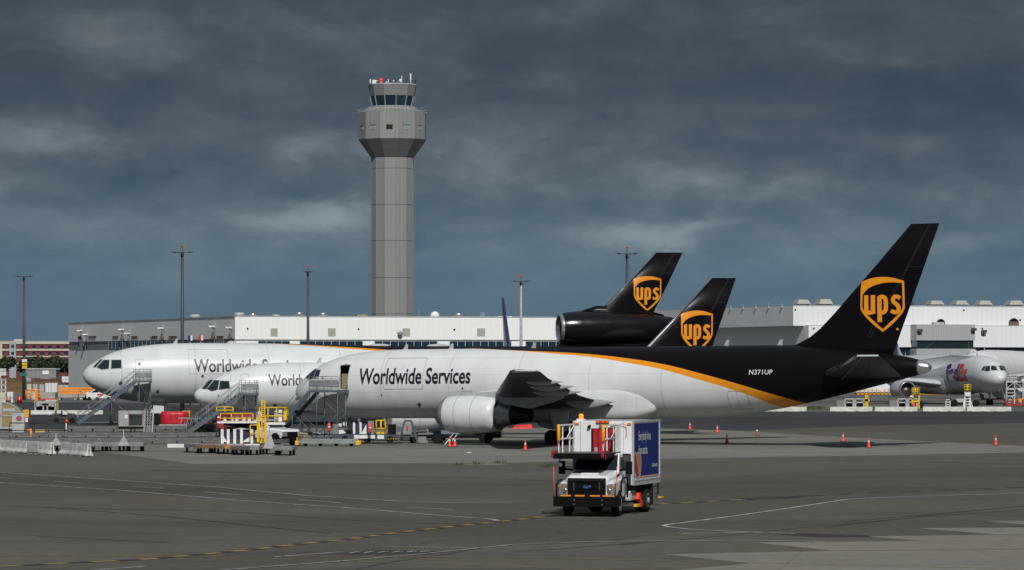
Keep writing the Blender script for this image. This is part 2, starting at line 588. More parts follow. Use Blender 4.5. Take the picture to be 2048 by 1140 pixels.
# ------------------------------------------------------------------ ground
def ground_material(name, col, patch=0.35, slab=None, crack=0.0, warm=0.0, streak=0.5):
    m = bpy.data.materials.new(name)
    m.use_nodes = True
    t = NT(m.node_tree)
    tc = t.n('ShaderNodeTexCoord')
    P = tc.outputs['Object']
    big = t.noise(t.mapping(P, (0.018, 0.03, 1)), 1.0, 5, 0.55)
    mid = t.noise(t.mapping(P, (0.09, 0.16, 1)), 1.0, 7, 0.62, 0.3)
    fin = t.noise(t.mapping(P, (1.4, 1.4, 1)), 1.0, 6, 0.7)
    # wheel and jet streaks run along two directions
    st1 = t.noise(t.mapping(P, (0.035, 0.9, 1), rot=(0, 0, R(9))), 1.0, 4, 0.6)
    st2 = t.noise(t.mapping(P, (0.02, 1.6, 1), rot=(0, 0, R(-24))), 1.0, 3, 0.6)
    v = t.math('ADD', t.math('MULTIPLY', big, 0.6), t.math('MULTIPLY', mid, 0.4))
    k = t.ramp(v, [(0.36, 0.5 - patch / 2), (0.5, 0.5), (0.64, 0.5 + patch * 0.3)])
    c = t.mix(1.0, tuple(x * 2 for x in col), k, 'MULTIPLY')
    kf = t.ramp(fin, [(0.25, 0.37), (0.5, 0.5), (0.75, 0.61)])
    c = t.mix(1.0, t.mix(1.0, c, (2, 2, 2), 'MULTIPLY'), kf, 'MULTIPLY')
    ks = t.ramp(st1, [(0.30, 0.5 - 0.21 * streak), (0.46, 0.5), (0.58, 0.5), (0.75, 0.5 + 0.11 * streak)])
    c = t.mix(1.0, t.mix(1.0, c, (2, 2, 2), 'MULTIPLY'), ks, 'MULTIPLY')
    ks2 = t.ramp(st2, [(0.27, 1.0 - 0.5 * streak), (0.38, 1.0)])
    c = t.mix(1.0, c, ks2, 'MULTIPLY')
    sp = t.noise(t.mapping(P, (0.55, 0.7, 1), (7, 3, 0)), 1.0, 3, 0.6, 0.6)
    c = t.mix(t.math('MULTIPLY', t.ramp(sp, [(0.66, 0.0), (0.72, 1.0)]), 0.35 * streak), c, tuple(v * 0.4 for v in col))
    sp2 = t.noise(t.mapping(P, (0.16, 0.2, 1), (17, 23, 0)), 1.0, 6, 0.7, 0.8)
    c = t.mix(t.math('MULTIPLY', t.ramp(sp2, [(0.56, 0.0), (0.70, 1.0)]), 0.22), c, tuple(v * 1.5 for v in col))
    if warm:
        wn = t.noise(t.mapping(P, (0.05, 0.05, 1), (40, 13, 0)), 1.0, 4, 0.6)
        c = t.mix(t.math('MULTIPLY', t.ramp(wn, [(0.45, 0.0), (0.65, 1.0)]), warm), c, (col[0] * 1.12, col[1] * 0.98, col[2] * 0.80))
    if slab:
        br = t.n('ShaderNodeTexBrick')
        br.offset = 0.0
        br.inputs['Scale'].default_value = 1.0
        br.inputs['Brick Width'].default_value = slab[0]
        br.inputs['Row Height'].default_value = slab[1]
        br.inputs['Mortar Size'].default_value = 0.05 if slab[0] < 20 else 0.03
        br.inputs['Color1'].default_value = (0.90, 0.90, 0.90, 1)
        br.inputs['Color2'].default_value = (1.0, 1.0, 1.0, 1)
        br.inputs['Mortar'].default_value = ((0.5, 0.5, 0.5, 1) if slab[1] == slab[0] else (0.8, 0.8, 0.8, 1)) if slab[0] < 20 else (0.72, 0.72, 0.72, 1)
        t.l(t.mapping(P, (1, 1, 1), rot=(0, 0, R(slab[2]))), br.inputs['Vector'])
        c = t.mix(1.0, c, br.outputs[0], 'MULTIPLY')
    if crack:
        vo = t.n('ShaderNodeTexVoronoi', feature='DISTANCE_TO_EDGE')
        vo.inputs['Scale'].default_value = 0.045
        wob = t.n('ShaderNodeTexNoise')
        wob.inputs['Scale'].default_value = 0.25
        t.l(P, wob.inputs['Vector'])
        vv = t.n('ShaderNodeVectorMath', operation='MULTIPLY_ADD')
        vv.inputs[1].default_value = (5, 5, 0)
        t.l(wob.outputs[1], vv.inputs[0])
        t.l(P, vv.inputs[2])
        t.l(vv.outputs[0], vo.inputs['Vector'])
        ck = t.math('LESS_THAN', vo.outputs[0], 0.0035)
        c = t.mix(t.math('MULTIPLY', ck, crack), c, (0.018, 0.018, 0.018))
    b = t.n('ShaderNodeBsdfPrincipled')
    t.l(c, b.inputs['Base Color'])
    b.inputs['Roughness'].default_value = 0.9
    b.inputs['Specular IOR Level'].default_value = 0.12
    bp = t.n('ShaderNodeBump')
    bp.inputs['Strength'].default_value = 0.25
    bp.inputs['Distance'].default_value = 0.02
    t.l(fin, bp.inputs['Height'])
    t.l(bp.outputs[0], b.inputs['Normal'])
    o = t.n('ShaderNodeOutputMaterial')
    t.l(b.outputs[0], o.inputs[0])
    return m


ASPHALT = ground_material('worn_asphalt', (0.104, 0.100, 0.082), 0.26, slab=(70, 6.0, 17), crack=0.0, warm=0.3, streak=0.36)
ROADASPH = ground_material('road_asphalt', (0.086, 0.083, 0.070), 0.26, warm=0.3, streak=0.42)
DASPHALT = ground_material('dark_asphalt', (0.050, 0.053, 0.055), 0.35, streak=0.5)
FARCONC = ground_material('far_apron_concrete', (0.125, 0.127, 0.118), 0.3, streak=0.6)
CONC = ground_material('apron_concrete', (0.188, 0.188, 0.168), 0.22, slab=(7.6, 7.6, 24), warm=0.3, streak=0.45)
CONC2 = ground_material('patched_concrete', (0.205, 0.200, 0.172), 0.2, slab=(7.6, 7.61, 8), warm=0.3, streak=0.3)
LINEW = M('worn_white_line', (0.52, 0.54, 0.55), 0.8, dirt=0.75, scale=1.2, dcol=(0.16, 0.165, 0.16))
LINEY = M('worn_yellow_line', (0.42, 0.25, 0.05), 0.8, dirt=0.8, scale=2.5, dcol=(0.13, 0.11, 0.07))
LINEK = M('black_line_border', (0.018, 0.018, 0.019), 0.85, dirt=0.35, scale=2.5, dcol=(0.05, 0.05, 0.047))


def sheet(name, pix, mat, z):
    pts = [gp(*p) for p in pix]
    vs, fs = poly_bm([pts])
    o = MB().add([(x, y, z) for x, y in vs], fs).build(name, mat, fix=False)
    for p in o.data.polygons:
        pass
    return tag(o, kind='structure')


def make_ground():
    mb = MB()
    # one sheet out to the horizon, finer near the apron
    mb.add([(-6000, -60, 0), (6000, -60, 0), (6000, 12000, 0), (-6000, 12000, 0)], [(0, 1, 2, 3)])
    tag(mb.build('ground', ASPHALT, fix=False), kind='structure')
    sheet('stand_apron', [(-420, 897), (150, 897), (385, 927.5), (1000, 926), (1300, 918.5), (1800, 910), (2048, 905), (2500, 899),
                          (2500, 893), (2048, 892), (1740, 877), (1480, 862), (1300, 856), (700, 856), (300, 858), (-420, 862)], CONC, 0.004)
    sheet('taxi_strip', [(-500, 861), (300, 857.6), (700, 855.6), (1300, 855.6), (1480, 861.5), (1740, 851), (2048, 846), (2600, 842),
                         (2600, 823.5), (1560, 823.5), (1300, 826), (700, 826), (300, 806), (-500, 800)], DASPHALT, 0.004)
    sheet('far_apron', [(-700, 799.6), (300, 805.6), (700, 825), (1300, 825), (1560, 822.6), (2800, 822.6), (2800, 770), (-700, 770)], FARCONC, 0.004)
    for k, pix in enumerate([
            [(1969, 1042.5), (2060, 1041.5), (2060, 1050)],
            [(1834, 1056.5), (2060, 1055), (2060, 1068), (1994, 1069)],
            [(1509, 1085), (1845, 1082), (1729, 1072.5), (1994, 1069.6), (2060, 1068.6), (2060, 1098), (1664, 1101.5)],
            [(1324, 1108.5), (1664, 1102.2), (2060, 1098.6), (2060, 1160), (1130, 1160), (1500, 1127)],
            [(1822, 978), (1870, 975.3), (1946, 978), (1882, 981)]]):
        sheet('concrete_slab', pix, CONC2, 0.004)
    sheet('service_road', [(-500, 914), (-60, 938), (0, 944.5), (190, 957), (430, 973.5), (615, 991), (810, 1003), (1023, 1005.5), (1120, 1000), (1330, 962), (1700, 938), (2048, 932), (2300, 930), (2300, 966), (2048, 976),
                           (1774, 990), (1694, 997), (1599, 1013), (1474, 1031), (1372, 1045), (1326, 1052), (1360, 1062), (1200, 1084), (1024, 1090), (830, 1110), (670, 1124), (440, 1141), (180, 1145), (0, 1134), (165, 1126), (390, 1111), (600, 1089), (800, 1065.5), (995, 1044), (965, 1037.5),
                           (880, 1031.5), (685, 1015.5), (500, 1003), (230, 980.5), (10, 966.5), (-60, 961.5), (-500, 932)], ROADASPH, 0.0065)
    sheet('repair_patch', [(906, 928.5), (960, 926.5), (1018, 928), (1000, 930.5), (930, 931)], CONC, 0.008)


def line(name, pix, width, mat, z=0.012, taper=None):
    pts = [gp(*p) for p in pix]
    vs, fs = ribbon(pts, width)
    return tag(MB().add([(x, y, z) for x, y in vs], fs).build(name, mat, fix=False), kind='structure')


def dashes(name, pix, width, dash, mats, z=0.012, dense=True):
    """alternating paint along a path, one object per colour"""
    P = [Vector(gp(*p)) for p in pix]
    seg, tot = [], 0.0
    for a, b in zip(P[:-1], P[1:]):
        seg.append((tot, a, b))
        tot += (b - a).length

    def pt(d):
        for t0, a, b in reversed(seg):
            if d >= t0:
                return a + (b - a).normalized() * (d - t0)
        return P[0]
    outs = [MB() for _ in mats]
    d, i = 0.0, 0
    while d + dash < tot:
        a, b = pt(d), pt(d + dash)
        vs, fs = ribbon([tuple(a), tuple(b)], width)
        outs[i % len(mats)].add([(x, y, z) for x, y in vs], fs)
        d += dash
        i += 1
    for o, m in zip(outs, mats):
        if m:
            tag(o.build(name, m, fix=False), kind='structure')


def make_markings():
    line('road_edge_line', [(-60, 939), (0, 945), (190, 957.5), (430, 974), (615, 991.5), (810, 1003.5), (900, 1005.5), (1023, 1006.2)], 0.13, LINEW)
    line('road_edge_line', [(-60, 961), (10, 966), (230, 980), (500, 1002.5), (685, 1015), (880, 1031), (965, 1037), (985, 1039), (998, 1041.3), (985, 1042.6)], 0.15, LINEW)
    for a, b in [((0, 955.6), (22, 956.8)), ((108, 963), (167, 967)), ((263, 973), (330, 976.6)), ((408, 984), (480, 990)), ((598, 999.5), (682, 1006)), ((813, 1014.6), (906, 1019.6))]:
        line('lane_dash', [a, b], 0.12, LINEW)
    path = [(-60, 1136), (0, 1133.5), (75, 1130), (165, 1125), (280, 1120), (390, 1110.5), (500, 1100.5), (600, 1088.5), (690, 1080), (800, 1065), (890, 1055), (1000, 1043.5), (1120, 1030.5),
            (1324, 1008), (1500, 999)]
    dashes('taxi_centre_line', path, 0.55, 0.95, [LINEK, None], 0.016)
    dashes('taxi_centre_line', path, 0.32, 0.95, [None, LINEY], 0.016)
    dashes('taxi_centre_line', [(1500, 999), (1700, 987.5), (1900, 980), (2070, 974)], 0.45, 1.3, [LINEK, None], 0.016)
    line('stand_lead_line', [(-40, 1106), (0, 1106.5), (500, 1112.5), (1024, 1115), (1474, 1125), (2060, 1139)], 0.10, LINEY)
    line('stand_lead_line', [(-40, 1109), (0, 1110.5), (350, 1114), (550, 1118.5), (750, 1125), (1024, 1133.5), (1230, 1141.5)], 0.08, LINEY, 0.02)
    line('road_edge_line', [(440, 1141.5), (670, 1124), (830, 1110), (1024, 1090), (1174, 1084.4), (1350, 1082), (1499, 1081.3), (1650, 1084)], 0.12, LINEW, 0.02)
    line('road_edge_line', [(550, 1114), (610, 1109.5), (685, 1104)], 0.13, LINEW)
    line('road_edge_line', [(775, 1093.5), (860, 1094.6), (955, 1096.4)], 0.13, LINEW)
    line('road_edge_line', [(180, 1141), (235, 1137), (290, 1133)], 0.13, LINEW)
    line('road_edge_line', [(2060, 986), (1774, 995), (1694, 999), (1599, 1013.5), (1474, 1031.5), (1372, 1045), (1336, 1049.3), (1326, 1051.6), (1336, 1054), (1374, 1058.5), (1450, 1062.5), (1530, 1065), (1640, 1070)], 0.16, LINEW)
    line('road_edge_line', [(1364, 1067.5), (1450, 1066.6), (1540, 1065.4)], 0.15, LINEW, 0.02)
    sheet('road_legend', [(668, 1106.5), (760, 1101), (880, 1102.5), (862, 1107), (700, 1110.5)], LINEK, 0.008)
    for k in range(6):
        x = 700 + 28 * k
        line('legend_stroke', [(x, 1107.6 - k * 0.5), (x + 17, 1104.2 - k * 0.3), (x + 20, 1105.6 - k * 0.3)], 0.10, LINEW, 0.024)
    sheet('road_legend', [(1556, 1069), (1600, 1067.4), (1724, 1070), (1744, 1074), (1640, 1074.5)], LINEK, 0.012)
    sheet('tar_patch', [(1474, 996.5), (1560, 992.5), (1614, 991.5), (1600, 996), (1500, 1000.5)], LINEK, 0.008)


def make_seams():
    for pix, wd in (([(60, 1013), (210, 1024), (340, 1034), (520, 1053), (660, 1067)], 0.10), ([(60, 1072), (180, 1078), (260, 1082.5), (330, 1085)], 0.10), ([(1650, 1055), (1780, 1040), (1900, 1026), (2060, 1011)], 0.12),
                    ([(1690, 1043), (1800, 1034), (1890, 1027)], 0.09), ([(1024, 1103), (1110, 1099), (1200, 1092), (1290, 1084.5)], 0.10), ([(440, 915), (560, 914), (640, 914)], 0.10), ([(1270, 907), (1400, 907.5), (1540, 906.5), (1700, 904)], 0.14),
                    ([(790, 911), (850, 914), (912, 915.5)], 0.14), ([(1440, 879), (1600, 871), (1760, 874)], 0.10), ([(700, 931.5), (820, 930.5), (940, 931)], 0.08), ([(-40, 928), (200, 931), (420, 934)], 0.08)):
        P = []
        for a, b in zip(pix[:-1], pix[1:]):
            for i in range(6):
                t = i / 6
                P.append((a[0] + (b[0] - a[0]) * t, a[1] + (b[1] - a[1]) * t + random.uniform(-0.25, 0.25)))
        P.append(pix[-1])
        line('tar_seam', P, wd, LINEK, 0.010)


def make_rubber():
    mk = M('rubber_mark', (0.040, 0.039, 0.035), 0.9, dirt=0.9, scale=1.0, dcol=(0.075, 0.073, 0.062))
    for pix, wd in (([(1130, 1036), (1000, 1062), (800, 1092), (560, 1122), (380, 1141)], 0.28), ([(1230, 1036), (1130, 1062), (960, 1096), (760, 1128), (700, 1141)], 0.28), ([(1380, 1010), (1500, 985), (1700, 958), (1900, 944), (2060, 938)], 0.3),
                    ([(1330, 1022), (1480, 1004), (1650, 985), (1850, 967), (2060, 956)], 0.3), ([(1240, 1090), (1420, 1074), (1700, 1046), (2060, 1018)], 0.22), ([(-40, 1010), (200, 1018), (420, 1022), (700, 1040), (960, 1050)], 0.25),
                    ([(300, 940), (600, 948), (1000, 958), (1100, 962)], 0.35), ([(1400, 925), (1650, 921), (1900, 925), (2060, 929)], 0.3)):
        P = [(x, y) for x, y in arc_path(pix, 8)]
        line('tyre_mark', P, wd, mk, 0.0085)


make_ground()
make_rubber()
make_markings()
make_seams()

# ------------------------------------------------------------------ aircraft
def pchip(xs, ys):
    n = len(xs)
    h = [xs[i + 1] - xs[i] for i in range(n - 1)]
    d = [(ys[i + 1] - ys[i]) / h[i] for i in range(n - 1)]
    m = [d[0]] + [0.0] * (n - 2) + [d[-1]]
    for i in range(1, n - 1):
        if d[i - 1] * d[i] > 0:
            w1, w2 = 2 * h[i] + h[i - 1], h[i] + 2 * h[i - 1]
            m[i] = (w1 + w2) / (w1 / d[i - 1] + w2 / d[i])

    def f(x):
        x = min(max(x, xs[0]), xs[-1])
        i = 0
        while i < n - 2 and x > xs[i + 1]:
            i += 1
        t = (x - xs[i]) / h[i]
        return ((2 * t ** 3 - 3 * t * t + 1) * ys[i] + (t ** 3 - 2 * t * t + t) * h[i] * m[i]
                + (-2 * t ** 3 + 3 * t * t) * ys[i + 1] + (t ** 3 - t * t) * h[i] * m[i + 1])
    return f


def naca(x):
    x = min(max(x, 0.0), 1.0)
    return 10 * (0.2969 * math.sqrt(x) - 0.126 * x - 0.3516 * x * x + 0.2843 * x ** 3 - 0.1036 * x ** 4)


class Hull:
    """fuselage by stations (s, z bottom, z top, half width), s from the nose"""
    def __init__(h, st):
        u = [math.sqrt(a[0]) for a in st]
        h.zb, h.zt, h.hw = (pchip(u, [a[i] for a in st]) for i in (1, 2, 3))
        h.L = st[-1][0]

    def at(h, s):
        u = math.sqrt(max(s, 0))
        return h.zb(u), h.zt(u), h.hw(u)

    def lat(h, s, z):
        b, t, w = h.at(s)
        k = (z - (b + t) / 2) / max((t - b) / 2, 1e-4)
        return w * math.sqrt(max(0.0, 1 - k * k))

    def skin(h, s, z, off, side):
        """point on the skin at (s, z), lifted outwards; side -1 is the left of the aircraft"""
        def p(s, z):
            return V(s, h.lat(s, z), z)
        e = 0.03
        n = (p(s + e, z) - p(s - e, z)).cross(p(s, z + e) - p(s, z - e))
        n = -n if n.y < 0 else n
        q = p(s, z) + n.normalized() * off
        return V(q.x, q.y * side, q.z)

    def mesh(h, n=130, k=56):
        rings = []
        for i in range(n + 1):
            t = i / n
            s = h.L * (0.35 * t * t + 0.65 * t) if t > 0.0 else 0.0
            if i < 14:
                s = h.L * (0.35 * (14 / n) ** 2 + 0.65 * 14 / n) * (i / 14) ** 2
            b, tt, w = h.at(s)
            zc, hb = (b + tt) / 2, max((tt - b) / 2, 0.002)
            rings.append([V(s, max(w, 0.002) * math.sin(2 * math.pi * j / k), zc + hb * math.cos(2 * math.pi * j / k)) for j in range(k)])
        return MB().loft(rings)


def decal(hull, vs, fs, side, mb, mi=0, off=0.02, step=0.25, sstep=None):
    """lay flat (s, z) artwork onto the skin"""
    bm = bmesh.new()
    bv = [bm.verts.new((x, 0, y)) for x, y in vs]
    for f in fs:
        if len(set(f)) > 2:
            try:
                bm.faces.new([bv[i] for i in f])
            except ValueError:
                pass
    for ax, stp in ((2, step), (0, sstep)):
        if not stp:
            continue
        lo = min(v.co[ax] for v in bm.verts)
        hi = max(v.co[ax] for v in bm.verts)
        x = math.floor(lo / stp) * stp + stp
        while x < hi:
            no = V(0, 0, 1) if ax == 2 else V(1, 0, 0)
            bmesh.ops.bisect_plane(bm, geom=bm.verts[:] + bm.edges[:] + bm.faces[:], plane_co=no * x, plane_no=no)
            x += stp
    bm.verts.index_update()
    mb.add([hull(v.co.x, v.co.z, off, side) for v in bm.verts], [tuple(v.index for v in f.verts) for f in bm.faces], mi, False)
    bm.free()
    return mb


def rrect(x0, x1, z0, z1, r=0.15, n=4):
    out = []
    for cx, cz, a0 in ((x1 - r, z1 - r, 0), (x0 + r, z1 - r, 90), (x0 + r, z0 + r, 180), (x1 - r, z0 + r, 270)):
        for i in range(n + 1):
            a = R(a0 + 90 * i / n)
            out.append((cx + r * math.cos(a), cz + r * math.sin(a)))
    return out


def ring2d(outer, w):
    """thin frame along a closed outline"""
    c = Vector((sum(p[0] for p in outer) / len(outer), sum(p[1] for p in outer) / len(outer)))
    xs = [p[0] for p in outer]
    zs = [p[1] for p in outer]
    kx = 1 - 2 * w / (max(xs) - min(xs))
    kz = 1 - 2 * w / (max(zs) - min(zs))
    inner = [(c.x + (p[0] - c.x) * kx, c.y + (p[1] - c.y) * kz) for p in outer]
    n = len(outer)
    return outer + inner, [(i, (i + 1) % n, n + (i + 1) % n, n + i) for i in range(n)]


def wing_mesh(secs, side, n=22, camber=0.0):
    """secs: (lateral, sLE, sTE, z, thickness ratio)"""
    rings = []
    for lat, le, te, z, th in secs:
        c = te - le
        up, dn = [], []
        for i in range(n + 1):
            x = 0.5 * (1 - math.cos(math.pi * i / n))
            t = naca(x) * th * c / 2
            cm = camber * c * 4 * x * (1 - x) - 0.02 * c * x
            up.append(V(le + x * c, lat * side, z + cm + t))
            dn.append(V(le + x * c, lat * side, z + cm - t * 0.9 - 0.004))
        rings.append(up + dn[::-1][1:-1])
    return MB().loft(rings)


def fin_half(secs):
    """half thickness of the fin at (s, z)"""
    def f(s, z, off=0.0, side=-1):
        z0 = min(max(z, secs[0][0]), secs[-1][0])
        i = 0
        while i < len(secs) - 2 and z0 > secs[i + 1][0]:
            i += 1
        a, b = secs[i], secs[i + 1]
        k = (z0 - a[0]) / (b[0] - a[0])
        le, te, th = (a[j] + (b[j] - a[j]) * k for j in (1, 2, 3))
        y = naca((s - le) / (te - le)) * th + off
        return V(s, y * side, z)
    return f


def fin_mesh(secs, n=20):
    rings = []
    for z, le, te, th in secs:
        a, b = [], []
        for i in range(n + 1):
            x = 0.5 * (1 - math.cos(math.pi * i / n))
            y = naca(x) * th
            a.append(V(le + x * (te - le), y, z))
            b.append(V(le + x * (te - le), -y - 0.003, z))
        rings.append(a + b[::-1][1:-1])
    return MB().loft(rings)


def shield_art():
    """yellow parcel shield, 86 wide and 110 tall, baseline of the letters at 0"""
    outer = arc_path([(-43, 66), (-22, 72.8), (0, 75), (22, 72.8), (43, 66)]) + \
        arc_path([(43, 64), (43, 18), (41, 8), (34, -3), (18, -20), (0, -35)]) + \
        arc_path([(-1, -34.3), (-18, -20), (-34, -3), (-41, 8), (-43, 18), (-43, 60)])
    inner = arc_path([(-39, 40), (-27, 53), (-7, 61), (14, 63.8), (39, 62.5)]) + \
        arc_path([(39, 60), (39, 17), (36, 8), (29, -1), (15, -15), (0, -29.5)]) + \
        arc_path([(-1, -28.6), (-15, -15), (-29, -1), (-36, 8), (-39, 17), (-39, 38)])
    out = []
    vs, fs = poly_bm([outer, inner])
    out.append((vs, fs))
    for pts, w in (([(-31.5, 39), (-31.5, 11), (-30.4, 6.6), (-27.4, 4.4), (-23.5, 4.1), (-17, 6.0)], 8.6),
                   ([(-18.2, 39), (-18.2, 20), (-18.2, 1.6)], 8.6),
                   ([(-5.6, 36), (-5.6, 10), (-5.6, -15)], 8.6),
                   ([(-6, 33.8), (-1.5, 35.4), (3, 34.6), (6.3, 30.5), (7, 20), (6.4, 10), (3.8, 5.2), (0, 4.0), (-5.6, 5.2)], 8.2),
                   ([(34.6, 31.8), (29.5, 35.1), (24.6, 34.9), (21.0, 31), (21.6, 25.5), (26.5, 20.6), (30.8, 15.4), (31.0, 8.4), (27, 4.5), (22, 4.3), (16.6, 7.2)], 8.0)):
        out.append(ribbon(arc_path(pts, 4), w))
    out.append(([(28 + 2.4 * math.cos(R(a)), -29.5 + 2.4 * math.sin(R(a))) for a in range(0, 360, 30)], [tuple(range(12))]))
    return out


def wheel(mb, c, r, w, ax, mi_t=0, mi_h=1, n=18):
    """tyre with a rounded shoulder plus hub"""
    c, ax = Vector(c), Vector(ax).normalized()
    prof = [(-w / 2, r * 0.55), (-w / 2, r * 0.86), (-w * 0.36, r * 0.97), (0, r), (w * 0.36, r * 0.97), (w / 2, r * 0.86), (w / 2, r * 0.55)]
    mb.lathe(prof, c, ax, n, mi_t)
    mb.lathe([(-w * 0.47, r * 0.22), (-w * 0.40, r * 0.54), (w * 0.40, r * 0.54), (w * 0.47, r * 0.22)], c, ax, n, mi_h)


def engine(root, s0, lat, zc, sc, cowl, side, wing_z, wing_s, full=True):
    """turbofan: cowl, inlet lip, fan, core nozzle, pylon; s0 = inlet station"""
    e = bpy.data.objects.new('engine', None)
    COL.objects.link(e)
    e.parent = root
    y = lat * side
    o, d = V(s0, y, zc), V(1, 0, -0.012)
    MB().lathe([(0.42 * sc, 1.33 * sc), (0.8 * sc, 1.41 * sc), (1.4 * sc, 1.46 * sc), (2.2 * sc, 1.47 * sc), (3.2 * sc, 1.43 * sc), (4.1 * sc, 1.35 * sc), (4.85 * sc, 1.24 * sc),
                (4.84 * sc, 1.19 * sc), (3.4 * sc, 1.25 * sc)], o, d, 40, 0, True, False).build('cowl', cowl, e)
    rg = MB()
    for x, r in ((1.52, 1.468), (2.95, 1.446)):
        rg.lathe([(x * sc, (r + 0.004) * sc), ((x + 0.035) * sc, (r + 0.0035) * sc)], o, d, 40, 0, True, False)
    rg.build('cowl_joint', MGREY, e)
    MB().lathe([(0.42 * sc, 1.334 * sc), (0.16 * sc, 1.25 * sc), (0.02 * sc, 1.17 * sc), (0.0, 1.12 * sc), (0.06 * sc, 1.07 * sc), (0.3 * sc, 1.04 * sc)], o, d, 40, 0, True, False).build('inlet_lip', MGREY if full else METAL, e)
    fan = MB()
    fan.lathe([(0.3 * sc, 1.04 * sc), (1.1 * sc, 1.12 * sc)], o, d, 32, 0, True, False)
    fan.lathe([(1.1 * sc, 1.12 * sc), (1.12 * sc, 0.3 * sc)], o, d, 32, 1, False, False)
    for k in range(24):
        a = 2 * math.pi * k / 24
        p = o + d * (1.02 * sc) + V(0, math.cos(a), math.sin(a)) * 0.32 * sc
        q = o + d * (1.06 * sc) + V(0, math.cos(a + 0.12), math.sin(a + 0.12)) * 1.08 * sc
        fan.bar(p, q, 0.16 * sc, 0.02, 2)
    fan.build('fan', [DGREY, BLACK, MGREY], e)
    MB().lathe([(0.5 * sc, 0.02), (0.62 * sc, 0.13 * sc), (0.85 * sc, 0.25 * sc), (1.1 * sc, 0.33 * sc)], o, d, 20, 0, True, True).build('spinner', LSTEEL, e)
    if full:
        MB().lathe([(3.4 * sc, 1.0 * sc), (4.5 * sc, 1.0 * sc), (5.3 * sc, 0.86 * sc), (6.0 * sc, 0.76 * sc)], o, d, 32, 0, True, False).build('core_cowl', HOTM, e)
        MB().lathe([(5.97 * sc, 0.765 * sc), (6.7 * sc, 0.63 * sc), (7.55 * sc, 0.47 * sc), (7.54 * sc, 0.42 * sc), (6.7 * sc, 0.5 * sc)], o, d, 32, 0, True, False).build('exhaust_nozzle', BURNT, e)
        MB().lathe([(3.5 * sc, 1.25 * sc), (3.52 * sc, 0.9 * sc)], o, d, 32, 0, False, False).build('bypass_duct', TAN, e)
    else:
        MB().lathe([(3.4 * sc, 1.0 * sc), (5.3 * sc, 0.82 * sc), (7.3 * sc, 0.45 * sc)], o, d, 24, 0, True, True).build('core_cowl', HOTM, e)
    # pylon: deep slab from the cowl top back under the wing
    pts = [(1.5, 1.34), (2.6, 1.62), (4.6, 1.75), (6.5, 1.72), (10.4, 1.50), (10.3, 1.22), (9.4, 0.88), (7.5, 0.40), (5.0, 0.62), (3.0, 0.9)]
    m = MB()
    m.side([(s0 + a * sc, zc + b * sc) for a, b in pts], y - 0.2, y + 0.2)
    m.box(s0 + 8.6 * sc, s0 + 9.2 * sc, y - 0.21, y + 0.21, zc + 0.92 * sc, zc + 1.15 * sc)
    m.build('pylon', M('pylon_grey', (0.40, 0.43, 0.44), 0.45, dirt=0.25), e, 0.04)
    return e


def gear(root, s, lat, zg, zt, r, w, axles, side, door=None, twin=0.55, name='main_gear'):
    g = bpy.data.objects.new(name, None)
    COL.objects.link(g)
    g.parent = root
    y = lat * side
    m = MB()
    m.tube((s, y, zg + r), (s, y, zt), 0.16, n=12)
    m.tube((s, y, zg + r + 0.9), (s + 1.3, y * 0.75, zt), 0.07, n=8)
    m.bar((s - axles - 0.1, y, zg + r), (s + axles + 0.1, y, zg + r), 0.2, 0.22)
    for dx in ((-axles, axles) if axles else (0,)):
        m.tube((s + dx, y - twin, zg + r), (s + dx, y + twin, zg + r), 0.09, n=8)
    m.build('strut', LSTEEL, g)
    for dx in ((-axles, axles) if axles else (0,)):
        for k in (-1, 1):
            t = MB()
            wheel(t, (s + dx, y + k * twin, zg + r), r, w, (0, 1, 0))
            t.build('wheel', [RUBBER, MGREY], g)
    if door:
        door.build('gear_door', M('gear_door_grey', (0.50, 0.53, 0.54), 0.45, dirt=0.25), g)
    return g


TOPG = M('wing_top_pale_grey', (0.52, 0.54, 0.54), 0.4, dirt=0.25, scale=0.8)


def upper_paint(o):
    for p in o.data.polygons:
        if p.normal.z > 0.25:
            p.material_index = 1


